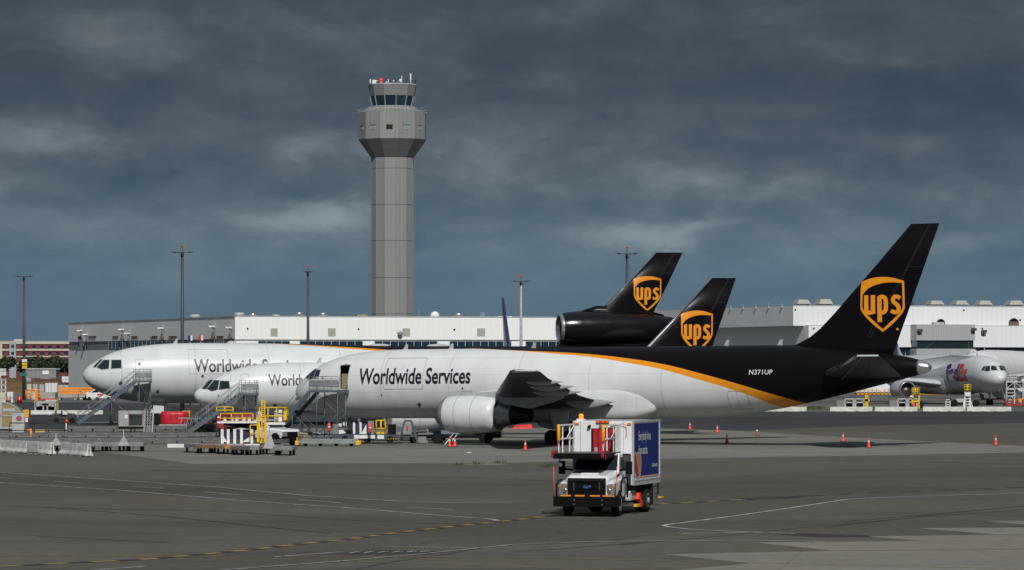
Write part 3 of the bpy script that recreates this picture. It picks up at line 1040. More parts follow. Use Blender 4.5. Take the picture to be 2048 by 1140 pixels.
def airliner(name, label, group, nose, theta, P, ry=0.0):
    root = thing(name, label, 'cargo plane', (nose[0], nose[1], nose[2] if len(nose) > 2 else 0), -R(theta), group, ry)
    H = Hull(P['hull'])
    skin = P['skin']
    fus = H.mesh().build('fuselage', skin, root)
    up = P.get('detail', 1)
    sides = (-1, 1)
    # ---- cockpit windows, doors
    for side in sides:
        for pl in P['panes']:
            g = MB()
            fr = MB()
            vs, fs = poly_bm([pl])
            decal(H.skin, vs, fs, side, g, 0, 0.03, 0.12, 0.15)
            c = (sum(p[0] for p in pl) / len(pl), sum(p[1] for p in pl) / len(pl))
            vs, fs = ring2d([(c[0] + (x - c[0]) * 1.13, c[1] + (z - c[1]) * 1.16) for x, z in pl], 0.05)
            decal(H.skin, vs, fs, side, fr, 0, 0.022, 0.12, 0.15)
            wd = g.build('cockpit_window', GLASS, root)
            fr.build('window_frame', P.get('frame', LSTEEL), wd)
    for x0, x1, z0, z1, r in P.get('doors', []):
        for side in sides:
            d = MB()
            vs, fs = ring2d(rrect(x0, x1, z0, z1, r), 0.022)
            decal(H.skin, vs, fs, side, d, 0, 0.012, 0.2)
            d.build('door_outline', MGREY, root)
    for x, z, r in P.get('spots', []):
        sp = MB()
        vs = [(x + r * math.cos(R(a)), z + r * math.sin(R(a))) for a in range(0, 360, 30)]
        decal(H.skin, vs, [tuple(range(12))], -1, sp, 0, 0.02, 0.1)
        sp.build('static_port', DGREY, root)
    # ---- lettering
    for body, x0, zb, w, h, mat, bold, sdz in P.get('texts', []):
        vs, fs = text_2d(body, w, h, bold, spacing=sdz)
        for side in P.get('text_sides', (-1,)):
            t = MB()
            q = [((x0 + x) if side < 0 else (x0 + w - x), zb + z) for x, z in vs]
            decal(H.skin, q, fs, side, t, 0, 0.018, 0.2)
            t.build('lettering', mat, root, fix=False)
    # ---- fin with emblem
    fin = fin_mesh(P['fin']).build('tail_fin', P['finmat'], root)
    fh0 = fin_half(P['fin'])
    za, zz_ = P['fin'][2][0] + 0.3, P['fin'][-1][0]
    for side in sides:
        t = MB()

        def te_at(z, fr):
            i = 0
            while i < len(P['fin']) - 2 and z > P['fin'][i + 1][0]:
                i += 1
            p_, q_ = P['fin'][i], P['fin'][i + 1]
            k_ = (z - p_[0]) / (q_[0] - p_[0])
            le, te = p_[1] + (q_[1] - p_[1]) * k_, p_[2] + (q_[2] - p_[2]) * k_
            return te - (te - le) * fr
        for fr, wd_ in ((0.30, 0.035), (0.335, 0.02)):
            A_ = [(te_at(z, fr), z) for z in (za, (za + zz_) / 2, zz_ - 0.05)]
            vs, fs = ribbon(A_, wd_)
            decal(lambda s, z, off, sd: fh0(s, z, off, sd), vs, fs, side, t, 0, 0.015, 0.4, None)
        for q in (0.3, 0.62, 0.93):
            z = za + (zz_ - za) * q
            vs, fs = ribbon([(te_at(z, 0.33), z), (te_at(z, 0.0) - 0.03, z + 0.02)], 0.025)
            decal(lambda s, z, off, sd: fh0(s, z, off, sd), vs, fs, side, t, 0, 0.015, None, 0.4)
        t.build('rudder_hinge', HINGE, fin, fix=False)
    if P.get('lead'):
        ld = MB()
        rr = []
        for z, le, te, th in P['fin'][P['lead']:]:
            rr.append([V(le - 0.05, 0, z), V(le + 0.05, th * 0.3 + 0.01, z), V(le + 0.26, th * 0.62 + 0.012, z), V(le + 0.26, -th * 0.62 - 0.012, z), V(le + 0.05, -th * 0.3 - 0.01, z)])
        ld.loft(rr, 0, True).build('fin_leading_edge', METAL, root)
    if P.get('shield'):
        sx0, zb, kx, kz = P['shield']
        fh = fin_half(P['fin'])
        for side in sides:
            t = MB()
            for vs, fs in shield_art():
                q = [(sx0 + (x if side < 0 else -x) * kx, zb + z * kz) for x, z in vs]
                decal(lambda s, z, off, sd: fh(s, z, off, sd), q, fs, side, t, 0, 0.02, 0.3, 0.3)
            t.build('shield_emblem', GOLD, root, fix=False)
    # ---- wings, tailplane
    for side in sides:
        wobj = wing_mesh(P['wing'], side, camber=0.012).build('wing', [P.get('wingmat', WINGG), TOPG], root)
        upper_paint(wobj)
        tp = P['wing'][-1]
        pv = P['wing'][-2]
        k = MB()
        k.loft([[V(tp[1] + 0.2, side * (tp[0] - 0.05), tp[3] - 0.12), V(tp[1] + 0.2, side * (tp[0] - 0.05), tp[3] + 0.12), V(tp[2] - 0.2, side * (tp[0] - 0.05), tp[3] + 0.06), V(tp[2] - 0.2, side * (tp[0] - 0.05), tp[3] - 0.08)],
                [V(tp[1] + 0.75, side * (tp[0] + 0.3), tp[3] + 0.0), V(tp[1] + 0.75, side * (tp[0] + 0.3), tp[3] + 0.08), V(tp[2] - 0.5, side * (tp[0] + 0.3), tp[3] + 0.07), V(tp[2] - 0.5, side * (tp[0] + 0.3), tp[3] + 0.0)]], 0, True).build('wing_tip', AWHITE, wobj)
        for fl, fs0, L, fz, rad in P.get('canoes', []):
            rings = []
            for i in range(13):
                t = i / 12
                rr = rad * max(0.02, math.sin(math.pi * t ** 0.75) ** 1.0)
                cz = fz - 0.02 - rr * 0.5 - 0.06 * t
                rings.append([V(fs0 + L * t, side * fl + rr * 0.62 * math.cos(2 * math.pi * j / 10), cz + rr * 1.15 * math.sin(2 * math.pi * j / 10)) for j in range(10)])
            MB().loft(rings).build('flap_fairing', M('flap_fairing_grey', (0.36, 0.38, 0.37), 0.45, dirt=0.3), wobj)
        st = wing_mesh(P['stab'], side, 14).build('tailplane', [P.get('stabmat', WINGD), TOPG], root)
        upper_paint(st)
        a, b = P['stab'][0], P['stab'][-1]
        e = MB()
        e.loft([[V(q[1] - 0.06, side * q[0], q[3]), V(q[1] + 0.24, side * q[0], q[3] + (q[2] - q[1]) * q[4] * 0.36 + 0.02), V(q[1] + 0.24, side * q[0], q[3] - (q[2] - q[1]) * q[4] * 0.34 - 0.02)] for q in (a, b)], 0, True).build('leading_edge', METAL, st)
        e = MB()
        e.box(b[1] + 0.15, b[2] - 0.1, side * b[0] - 0.02, side * b[0] + 0.10, b[3] - 0.05, b[3] + 0.06)
        e.build('tip_cap', AWHITE, st)
        for f0, nm in ((0.62, 0.04), (0.30, 0.03)):
            e = MB()
            pa = V(a[1] + (a[2] - a[1]) * f0, side * a[0] * 1.6, a[3] - naca(f0) * a[4] * (a[2] - a[1]) * 0.45 - 0.03)
            pb = V(b[1] + (b[2] - b[1]) * f0, side * b[0], b[3] - naca(f0) * b[4] * (b[2] - b[1]) * 0.45 - 0.03)
            e.bar(pa, pb, nm, 0.02)
            e.build('elevator_hinge', HINGE if f0 > 0.5 else WINGG, st)
        for (s0, lat, zc, sc) in P.get('engines', []):
            engine(root, s0, lat, zc, sc, P.get('cowl', AWHITE), side, P['pylon'][0], P['pylon'][1], up > 0)
        s, lat, zg, zt, r, w, ax = P['main']
        dm = MB()
        dm.side([(s - 0.75, zg + 2.55), (s + 0.85, zg + 2.55), (s + 0.62, zg + 1.15), (s - 0.45, zg + 1.15)], side * (lat + 0.62) - 0.04, side * (lat + 0.62) + 0.04)
        gear(root, s, lat, zg, zt, r, w, ax, side, dm)
        if P.get('belly'):
            pass
    s, zg, zt, r, w = P['nosegear']
    dn = MB()
    gear(root, s, 0.0, zg, zt, r, w, 0.0, 1, None, 0.26, 'nose_gear')
    for x0, x1, z0, z1, yy in P.get('nosedoors', []):
        for k in (-1, 1):
            MB().box(x0, x1, k * yy - 0.03, k * yy + 0.03, z0, z1).build('nose_gear_door', P.get('doormat', AWHITE), root)
    # ---- wing to body fairing
    if P.get('fairing'):
        s0, s1, w, z0, z1 = P['fairing']
        rings = []
        for i in range(61):
            t = i / 60
            s = s0 + (s1 - s0) * t
            k1 = 1 - (1 - min(1, t / 0.22)) ** 2.4
            k2 = max(0.0, 1 - (max(0.0, t - 0.76) / 0.24) ** 2.6) ** (1 / 2.2)
            k = max(0.02, min(k1, k2))
            ring = []
            for j in range(40):
                a_ = 2 * math.pi * j / 40
                c_, q_ = math.cos(a_), math.sin(a_)
                rr = (abs(c_) ** 4.5 + abs(q_) ** 4.5) ** (-1 / 4.5)
                ring.append(V(s, w * (0.55 + 0.45 * k if k > 0.03 else 0.5) * c_ * rr, (z0 * 0.55 + z1 * 0.45) + (z1 - z0) / 2 * k * q_ * rr + (z1 - z0) * 0.05))
            rings.append(ring)
        MB().loft(rings).build('belly_fairing', P.get('fairmat', AWHITE), root)
    # ---- blade aerials and tail tip
    for s, lo in P.get('blades', []):
        a = MB()
        b_, t_, w_ = H.at(s)
        z = b_ if lo else t_
        k = -1 if lo else 1
        a.loft([[V(s, -0.03, z - k * 0.05), V(s + 0.42, -0.03, z - k * 0.05), V(s + 0.42, 0.03, z - k * 0.05), V(s, 0.03, z - k * 0.05)],
                [V(s + 0.28, -0.015, z + k * 0.42), V(s + 0.48, -0.015, z + k * 0.42), V(s + 0.48, 0.015, z + k * 0.42), V(s + 0.28, 0.015, z + k * 0.42)]], 0, False)
        a.build('blade_aerial', LSTEEL, root)
    for s, z, ln, rad in P.get('bumps', []):
        MB().ball((s, 0, z), rad, 8, sc=(ln / rad / 2, 1, 0.7)).build('crown_fairing', LSTEEL, root)
    if P.get('tailtip'):
        s0, s1 = P['tailtip']
        rings = []
        for i in range(7):
            s = s0 + (s1 - s0) * i / 6
            b_, t_, w_ = H.at(s)
            rings.append([V(s, (w_ + 0.012) * math.cos(2 * math.pi * j / 20), (b_ + t_) / 2 + ((t_ - b_) / 2 + 0.012) * math.sin(2 * math.pi * j / 20)) for j in range(20)])
        MB().loft(rings).build('tail_cap', METAL, root)
    return root, H, fus


HULL767 = [(0, 3.86, 3.86, 0), (0.12, 3.46, 4.22, 0.42), (0.4, 3.12, 4.58, 0.78), (1.0, 2.72, 5.05, 1.22), (2.0, 2.30, 5.75, 1.68), (3.0, 2.05, 6.26, 2.0), (4.0, 1.90, 6.58, 2.22),
           (6.0, 1.77, 6.97, 2.43), (8.0, 1.74, 7.13, 2.505), (10, 1.74, 7.18, 2.515), (20, 1.74, 7.18, 2.515), (33, 1.74, 7.18, 2.515), (36, 1.78, 7.18, 2.505), (39, 1.98, 7.18, 2.44), (42, 2.38, 7.17, 2.28),
           (45, 2.94, 7.08, 1.98), (48, 3.60, 6.86, 1.56), (51, 4.30, 6.46, 1.06), (53, 4.78, 6.08, 0.62), (54, 5.05, 5.76, 0.32), (54.3, 5.25, 5.55, 0.12)]
FIN767 = [(6.2, 43.0, 51.25, 0.30), (7.05, 43.1, 51.55, 0.34), (7.35, 43.9, 51.7, 0.36), (7.75, 44.7, 51.85, 0.36), (8.35, 45.5, 52.08, 0.36), (9.41, 46.6, 52.5, 0.34), (12.8, 49.85, 53.82, 0.24), (15.96, 52.82, 55.05, 0.14)]
WING767 = [(1.2, 17.4, 29.6, 2.75, 0.12), (2.6, 18.5, 29.6, 2.95, 0.12), (7.9, 22.3, 29.4, 3.66, 0.105), (14.0, 26.0, 31.3, 4.30, 0.10), (20.0, 29.65, 33.1, 4.88, 0.095), (23.8, 32.0, 34.4, 5.36, 0.09)]
PANES767 = [[(1.60, 5.00), (2.28, 5.66), (2.62, 5.62), (2.50, 4.98), (1.95, 4.86)], [(0.98, 5.02), (1.48, 5.02), (2.18, 5.70), (1.80, 5.615)], [(2.58, 4.98), (2.72, 5.62), (3.16, 5.58), (3.16, 5.04)]]
P767 = dict(
    hull=HULL767, fin=FIN767, wing=WING767, panes=PANES767,
    stab=[(0.9, 45.9, 52.4, 4.88, 0.09), (9.3, 52.2, 54.05, 6.27, 0.075)],
    engines=[(17.9, 7.9, 2.16, 0.985)], pylon=(3.32, 21.2),
    canoes=[(5.4, 26.8, 4.4, 3.12, 0.36), (11.6, 27.2, 4.4, 3.92, 0.27), (15.2, 28.9, 3.9, 4.32, 0.24), (18.6, 30.4, 3.2, 4.66, 0.19)],
    main=(26.35, 4.65, -0.22, 2.6, 0.57, 0.42, 0.71), nosegear=(4.9, -0.05, 2.1, 0.47, 0.32),
    fairing=(15.0, 33.0, 2.60, 1.40, 4.32),
    blades=[(9.8, False), (13.9, False), (21.2, False), (37.6, False), (42.0, False), (36.6, True), (12.6, True)], tailtip=(53.35, 54.28))


def make_ups767():
    up = [(13.0, 7.40), (16.5, 7.19), (20.67, 6.98), (24.1, 6.83), (27.5, 6.60), (30.9, 6.23), (33.2, 5.89), (35.9, 5.32), (42.6, 3.46), (44.7, 2.72), (48, 1.2)]
    lo = [(13.0, 7.40), (16.5, 7.16), (19.4, 7.03), (24.2, 6.69), (27.6, 6.38), (31.0, 5.88), (33.3, 5.48), (35.96, 4.83), (40.57, 3.45), (43.06, 2.25), (48, -0.5)]
    P = dict(P767)
    P['skin'] = M_livery('brown_tail_livery', up, lo, 13.0, 48.0, -1.0, 8.0, white=(0.64, 0.665, 0.66), frames=6.1)
    P['finmat'] = BROWN
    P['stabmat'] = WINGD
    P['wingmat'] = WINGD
    P['fairmat'] = M_livery('fairing_skin', None, None, 0, 1, 1.3, 3.4, white=(0.56, 0.585, 0.58), frames=3.7)
    P['shield'] = (50.6, 9.34, 0.0395, 0.0368)
    P['texts'] = [('Worldwide Services', 7.15, 4.44, 10.05, 1.28, INK, 0.022, 1.0), ('N371UP', 40.75, 4.98, 1.85, 0.36, AWHITE, 0.012, 1.05)]
    P['doors'] = [(9.45, 13.0, 4.05, 6.5, 0.1), (38.9, 40.5, 2.4, 3.75, 0.15), (16.4, 17.3, 3.2, 3.9, 0.1)]
    P['spots'] = [(3.6, 5.0, 0.06), (9.2, 3.6, 0.07), (12.4, 2.85, 0.15), (16.5, 4.1, 0.08), (18.0, 3.6, 0.08)]
    root, H, fus = airliner('cargo_airliner', 'nearest big freighter with dark brown tail, its forward door open above a grey stair', 'brown tailed freighters', (-17.2, 296.5, 0), 28, P, -R(0.5))
    # forward door stands open: cut the hole and build the entry behind it
    cut = MB().box(5.30, 6.12, -3.2, -1.1, 4.12, 5.98).build('door_cutter', BLACK, None)
    cut.parent = root
    md = fus.modifiers.new('door', 'BOOLEAN')
    md.operation = 'DIFFERENCE'
    md.object = cut
    md.solver = 'EXACT'
    bpy.context.view_layer.update()
    dg = bpy.context.evaluated_depsgraph_get()
    me = bpy.data.meshes.new_from_object(fus.evaluated_get(dg))
    fus.modifiers.clear()
    old = fus.data
    fus.data = me
    bpy.data.meshes.remove(old)
    bpy.data.objects.remove(cut)
    e = MB()
    e.box(5.305, 6.115, -1.14, -1.105, 4.125, 5.975, 0)
    e.box(5.305, 5.325, -2.1, -1.14, 4.125, 5.975, 0)
    e.box(6.095, 6.115, -2.1, -1.14, 4.125, 5.975, 0)
    e.box(5.325, 6.095, -2.1, -1.14, 5.955, 5.975, 0)
    e.box(5.325, 6.095, -1.95, -1.90, 4.16, 5.30, 1)
    e.box(5.325, 6.095, -2.15, -1.14, 4.125, 4.155, 2)
    e.build('entry_interior', [BLACK, TAN, DGREY], root)
    # nose gear doors with the fleet number
    for k in (-1, 1):
        dm = MB()
        dm.side([(3.72, 2.0), (4.13, 1.96), (4.13, 1.36), (3.72, 1.48)], k * 0.62 - 0.03, k * 0.62 + 0.03)
        dm.side([(4.17, 1.96), (4.98, 1.88), (4.95, 1.14), (4.17, 1.34)], k * 0.62 - 0.03, k * 0.62 + 0.03)
        d = dm.build('nose_gear_door', WHITE, root)
        vs, fs = text_2d('371', 0.58, 0.34, 0.02)
        MB().add([((4.28 + x) if k < 0 else (4.86 - x), k * 0.655, 1.36 + z) for x, z in vs], fs).build('lettering', INK, d, fix=False)
    return root


HULLMD = [(0, 4.96, 4.96, 0), (0.15, 4.45, 5.36, 0.5), (0.5, 4.02, 5.78, 0.95), (1.2, 3.50, 6.25, 1.45), (2.2, 3.02, 6.86, 1.95), (3.5, 2.62, 7.38, 2.40), (5, 2.36, 7.72, 2.70), (7, 2.20, 7.98, 2.91), (9.5, 2.13, 8.12, 3.0),
          (12, 2.13, 8.15, 3.01), (18, 2.13, 8.12, 3.01), (25, 2.13, 7.99, 3.01), (32, 2.13, 7.88, 3.01), (40, 2.13, 7.86, 3.01), (43, 2.3, 7.86, 2.95), (47, 3.0, 7.86, 2.6), (51, 4.2, 7.9, 1.95), (55, 5.5, 7.6, 1.1), (58, 6.6, 7.3, 0.3)]
PMD = dict(
    hull=HULLMD,
    fin=[(10.6, 52.0, 58.15, 0.42), (11.2, 52.65, 58.45, 0.40), (14.2, 55.58, 60.0, 0.30), (17.5, 58.8, 61.6, 0.18)],
    wing=[(1.4, 20.0, 33.0, 2.9, 0.125), (3.1, 21.2, 33.0, 3.1, 0.125), (9.0, 26.0, 34.4, 3.8, 0.11), (25.5, 39.0, 41.8, 6.2, 0.095)],
    panes=[[(1.30, 5.72), (1.98, 6.42), (2.52, 6.42), (2.40, 5.60), (1.75, 5.52)], [(0.92, 5.74), (1.2, 5.74), (1.86, 6.44), (1.72, 6.50)], [(2.62, 5.60), (2.70, 6.42), (3.62, 6.44), (3.62, 5.66)]],
    stab=[(1.0, 52.0, 58.5, 6.6, 0.10), (9.0, 57.0, 59.8, 7.9, 0.085)],
    engines=[(21.0, 8.2, 2.6, 1.05)], pylon=(3.7, 24.6),
    main=(32.0, 5.3, 0.0, 3.0, 0.66, 0.5, 0.82), nosegear=(7.4, 0.0, 2.4, 0.5, 0.38), nosedoors=[(6.6, 8.0, 1.15, 2.3, 0.7)],
    fairing=(19.0, 38.0, 3.05, 1.75, 3.9), blades=[(9.0, False)], detail=0)


def make_md11():
    up = [(17.0, 8.35), (19.8, 8.10), (22.5, 7.98), (26.7, 7.74), (29.7, 7.54), (34.0, 7.15), (38, 6.3), (44, 4.4), (50, 2.0)]
    lo = [(17.0, 8.35), (19.5, 8.08), (22.5, 7.90), (26.7, 7.58), (29.7, 7.32), (34.0, 6.75), (38, 5.7), (44, 3.4), (50, 0.5)]
    P = dict(PMD)
    P['skin'] = M_livery('brown_tail_trijet_livery', up, lo, 17.0, 50.0, -1.0, 9.0, frames=7.3)
    P['finmat'] = BROWN
    P['lead'] = 1
    P['shield'] = (57.83, 12.62, 0.0344, 0.0325)
    P['texts'] = [('Worldwide Services', 10.75, 5.24, 11.3, 1.30, INK, 0.018, 1.0)]
    P['doors'] = [(4.95, 5.75, 4.5, 6.55, 0.2), (10.25, 14.2, 5.05, 7.5, 0.1)]
    P['spots'] = [(5.35, 6.05, 0.14), (3.55, 4.15, 0.2), (11.6, 4.85, 0.14), (7.2, 3.35, 0.15)]
    P['bumps'] = [(14.9, 8.16, 1.0, 0.3), (30, 7.9, 2.2, 0.3), (36, 7.88, 2.4, 0.3)]
    root, H, fus = airliner('trijet_airliner', 'large white freighter with a third engine set in the base of its dark brown tail', 'brown tailed freighters', (-42.7, 368, 0), -12, P)
    o, d = V(48.5, 0, 9.68), V(1, 0, 0.012)
    e = bpy.data.objects.new('tail_engine', None)
    COL.objects.link(e)
    e.parent = root
    MB().lathe([(0.35, 1.50), (1.0, 1.66), (2.2, 1.74), (4.5, 1.74), (7.5, 1.62), (10.0, 1.36), (12.0, 1.02), (12.0, 0.9)], o, d, 40, 0, True, False).build('cowl', BROWNG, e)
    MB().lathe([(0.36, 1.505), (0.12, 1.44), (0.0, 1.36), (0.04, 1.27), (0.4, 1.2)], o, d, 40, 0, True, False).build('inlet_lip', METAL, e)
    MB().lathe([(0.4, 1.2), (3.0, 1.1), (3.05, 0.02)], o, d, 32, 0, True, False).build('intake_duct', DGREY, e)
    rings = []
    for s, zt, w in ((48.0, 7.6, 0.2), (50.0, 9.2, 0.5), (56, 9.2, 0.5), (58.6, 9.2, 0.2)):
        rings.append([V(s, -w, 6.9), V(s, w, 6.9), V(s, w, zt), V(s, -w, zt)])
    MB().loft(rings, 0, False).build('engine_pedestal', BROWN, e)
    rings = []
    for s, zb, zt, w in ((50.4, 11.2, 11.32, 0.12), (52.5, 11.0, 12.0, 0.36), (56.5, 10.9, 11.9, 0.36), (59.6, 10.4, 11.1, 0.12)):
        rings.append([V(s, -w, zb), V(s, w, zb), V(s, w * 0.6, zt), V(s, -w * 0.6, zt)])
    MB().loft(rings, 0, True).build('fin_root_fairing', BROWN, e)
    return root


HULL757 = [(0, 3.46, 3.46, 0), (0.12, 3.10, 3.78, 0.38), (0.4, 2.86, 4.02, 0.62), (1.0, 2.60, 4.46, 0.96), (1.8, 2.42, 4.95, 1.25), (2.8, 2.30, 5.42, 1.52), (4.2, 2.22, 5.85, 1.75), (6.0, 2.18, 6.12, 1.86), (8, 2.16, 6.22, 1.88),
           (33, 2.16, 6.22, 1.88), (36, 2.35, 6.22, 1.84), (40, 3.0, 6.18, 1.6), (43, 3.7, 6.05, 1.15), (45.5, 4.5, 5.75, 0.55), (46.6, 4.95, 5.35, 0.15)]
P757 = dict(
    hull=HULL757,
    fin=[(5.6, 37.6, 44.6, 0.30), (6.3, 38.1, 44.85, 0.32), (7.65, 39.4, 45.2, 0.32), (10.5, 42.18, 46.22, 0.24), (13.57, 45.17, 47.32, 0.13)],
    wing=[(1.0, 14.6, 23.2, 2.5, 0.125), (1.9, 15.2, 23.2, 2.6, 0.125), (6.5, 18.3, 23.8, 3.1, 0.115), (19.0, 26.8, 28.9, 5.0, 0.095)],
    panes=[[(1.02, 4.02), (1.62, 4.66), (1.98, 4.66), (1.82, 3.98), (1.4, 3.86)], [(0.62, 4.06), (0.92, 4.02), (1.5, 4.68), (1.32, 4.72)], [(1.96, 3.98), (2.1, 4.64), (2.75, 4.62), (2.80, 4.08)]],
    stab=[(0.8, 39.0, 44.0, 4.9, 0.10), (7.6, 43.6, 45.4, 5.8, 0.085)],
    engines=[(15.2, 6.5, 1.88, 0.92)], pylon=(3.1, 18.4),
    main=(22.4, 3.66, 0.0, 2.4, 0.5, 0.36, 0.57), nosegear=(5.0, 0.0, 2.2, 0.4, 0.28), nosedoors=[(4.4, 5.6, 1.0, 2.2, 0.5)],
    fairing=(13.6, 27.0, 1.98, 1.75, 3.1), blades=[(10.4, False)], frame=DGREY, detail=0)


def make_757():
    up = [(19.0, 6.42), (22.0, 6.1), (26.0, 5.6), (30.0, 4.8), (34, 3.6), (40, 1.2)]
    lo = [(19.0, 6.42), (22.0, 6.0), (26.0, 5.4), (30.0, 4.4), (34, 3.0), (40, 0.0)]
    P = dict(P757)
    P['skin'] = M_livery('brown_tail_narrow_livery', up, lo, 19.0, 40.0, -1.0, 7.0, frames=5.9)
    P['finmat'] = BROWN
    P['lead'] = 1
    P['shield'] = (43.76, 8.22, 0.0334, 0.0334)
    P['texts'] = [('Worldwide Services', 6.05, 4.26, 8.3, 0.98, INK, 0.018, 1.0)]
    P['doors'] = [(3.75, 4.45, 3.7, 5.28, 0.25)]
    P['spots'] = [(1.9, 3.45, 0.06), (8.5, 3.2, 0.14)]
    P['bumps'] = [(5.6, 6.04, 0.5, 0.14)]
    return airliner('narrow_airliner', 'slim white freighter with a dark brown tail standing between the trijet and the nearest freighter', 'brown tailed freighters', (-26.8, 312, 0), -12, P)[0]


def fedex_fin_mat():
    m = bpy.data.materials.new('purple_striped_fin')
    m.use_nodes = True
    t = NT(m.node_tree)
    tc = t.n('ShaderNodeTexCoord')
    sep = t.n('ShaderNodeSeparateXYZ')
    t.l(tc.outputs['Object'], sep.inputs[0])
    k = t.math('SUBTRACT', sep.outputs[0], t.math('MULTIPLY', sep.outputs[2], 0.62))
    c = t.ramp(t.math('DIVIDE', t.math('SUBTRACT', k, 39.0), 9.0, clamp=True), [
        (0.0, (0.30, 0.30, 0.33)), (0.16, (0.026, 0.032, 0.13)), (0.50, (0.36, 0.10, 0.16)), (0.56, (0.035, 0.03, 0.12)), (0.70, (0.55, 0.55, 0.56))], 'CONSTANT')
    b = t.n('ShaderNodeBsdfPrincipled')
    t.l(c, b.inputs['Base Color'])
    b.inputs['Roughness'].default_value = 0.35
    o = t.n('ShaderNodeOutputMaterial')
    t.l(b.outputs[0], o.inputs[0])
    return m


def make_fedex():
    P = dict(P767)
    P['skin'] = M_livery('pale_grey_skin', None, None, 0, 1, 1.7, 7.2, white=(0.60, 0.62, 0.64), frames=6.1)
    P['finmat'] = fedex_fin_mat()
    P['cowl'] = M('pale_grey_cowl', (0.45, 0.47, 0.49), 0.35, dirt=0.15)
    P['fairmat'] = P['cowl']
    P['wingmat'] = WINGG
    P['stabmat'] = WINGG
    P['detail'] = 0
    P['texts'] = []
    root, H, fus = airliner('striped_tail_airliner', 'grey freighter facing the camera at the right with big purple and red lettering', 'parked grey freighters', (69.6, 526, 0), -102.7, P)
    for body, mat, x0, w in (('Fed', M('deep_purple_lettering', (0.03, 0.015, 0.16), 0.4, dirt=0.05), 11.2, 5.2), ('Ex', FRED, 7.4, 3.6)):
        vs, fs = text_2d(body, w, 2.45, 0.05)
        t = MB()
        decal(H.skin, [(x0 + w - x, 3.45 + z) for x, z in vs], fs, 1, t, 0, 0.06, 0.2)
        t.build('lettering', mat, root, fix=False)
    far = copy_tree(root)
    for ch in list(far.children):
        if ch.name.startswith('lettering'):
            bpy.data.objects.remove(ch)
    far.location = (5.6, 512, 0)
    far.rotation_euler = (0, 0, R(97.5))
    far['label'] = 'distant freighter showing only its thin blue tail fin left of the pale lamp mast'
    # pale wide body behind it, nose on
    P = dict(PMD)
    P['skin'] = M_livery('plain_white_skin', None, None, 0, 1, 2.1, 8.2, white=(0.68, 0.69, 0.68), frames=6.1)
    P['finmat'] = P['skin']
    P['wingmat'] = WINGG
    P['texts'] = []
    airliner('wide_airliner', 'plain white wide freighter half hidden behind the grey one at the right edge', 'parked grey freighters', (72.3, 592, 0), -62, P)


make_ups767()
make_md11()
make_757()
make_fedex()

# ------------------------------------------------------------------ buildings
class Wall:
    """a wall line on the ground: turns photo pixels into (along, height) on it"""
    def __init__(w, c, d):
        w.c, w.d = Vector(c), Vector(d).normalized()

    def uz(w, px, py):
        r = (px - 1024) / F
        u = (r * w.c.y - w.c.x) / (w.d.x - r * w.d.y)
        Y = w.c.y + u * w.d.y
        return u, CH - (py - YH) / F * Y

    def u(w, px):
        return w.uz(px, YH)[0]


def cyl_vent(x, y, z, r, h):
    m = MB()
    m.lathe([(0, r * 0.8), (h * 0.45, r * 0.8), (h * 0.5, r), (h * 0.85, r), (h, r * 0.75)], (x, y, z), (0, 0, 1), 16)
    return m


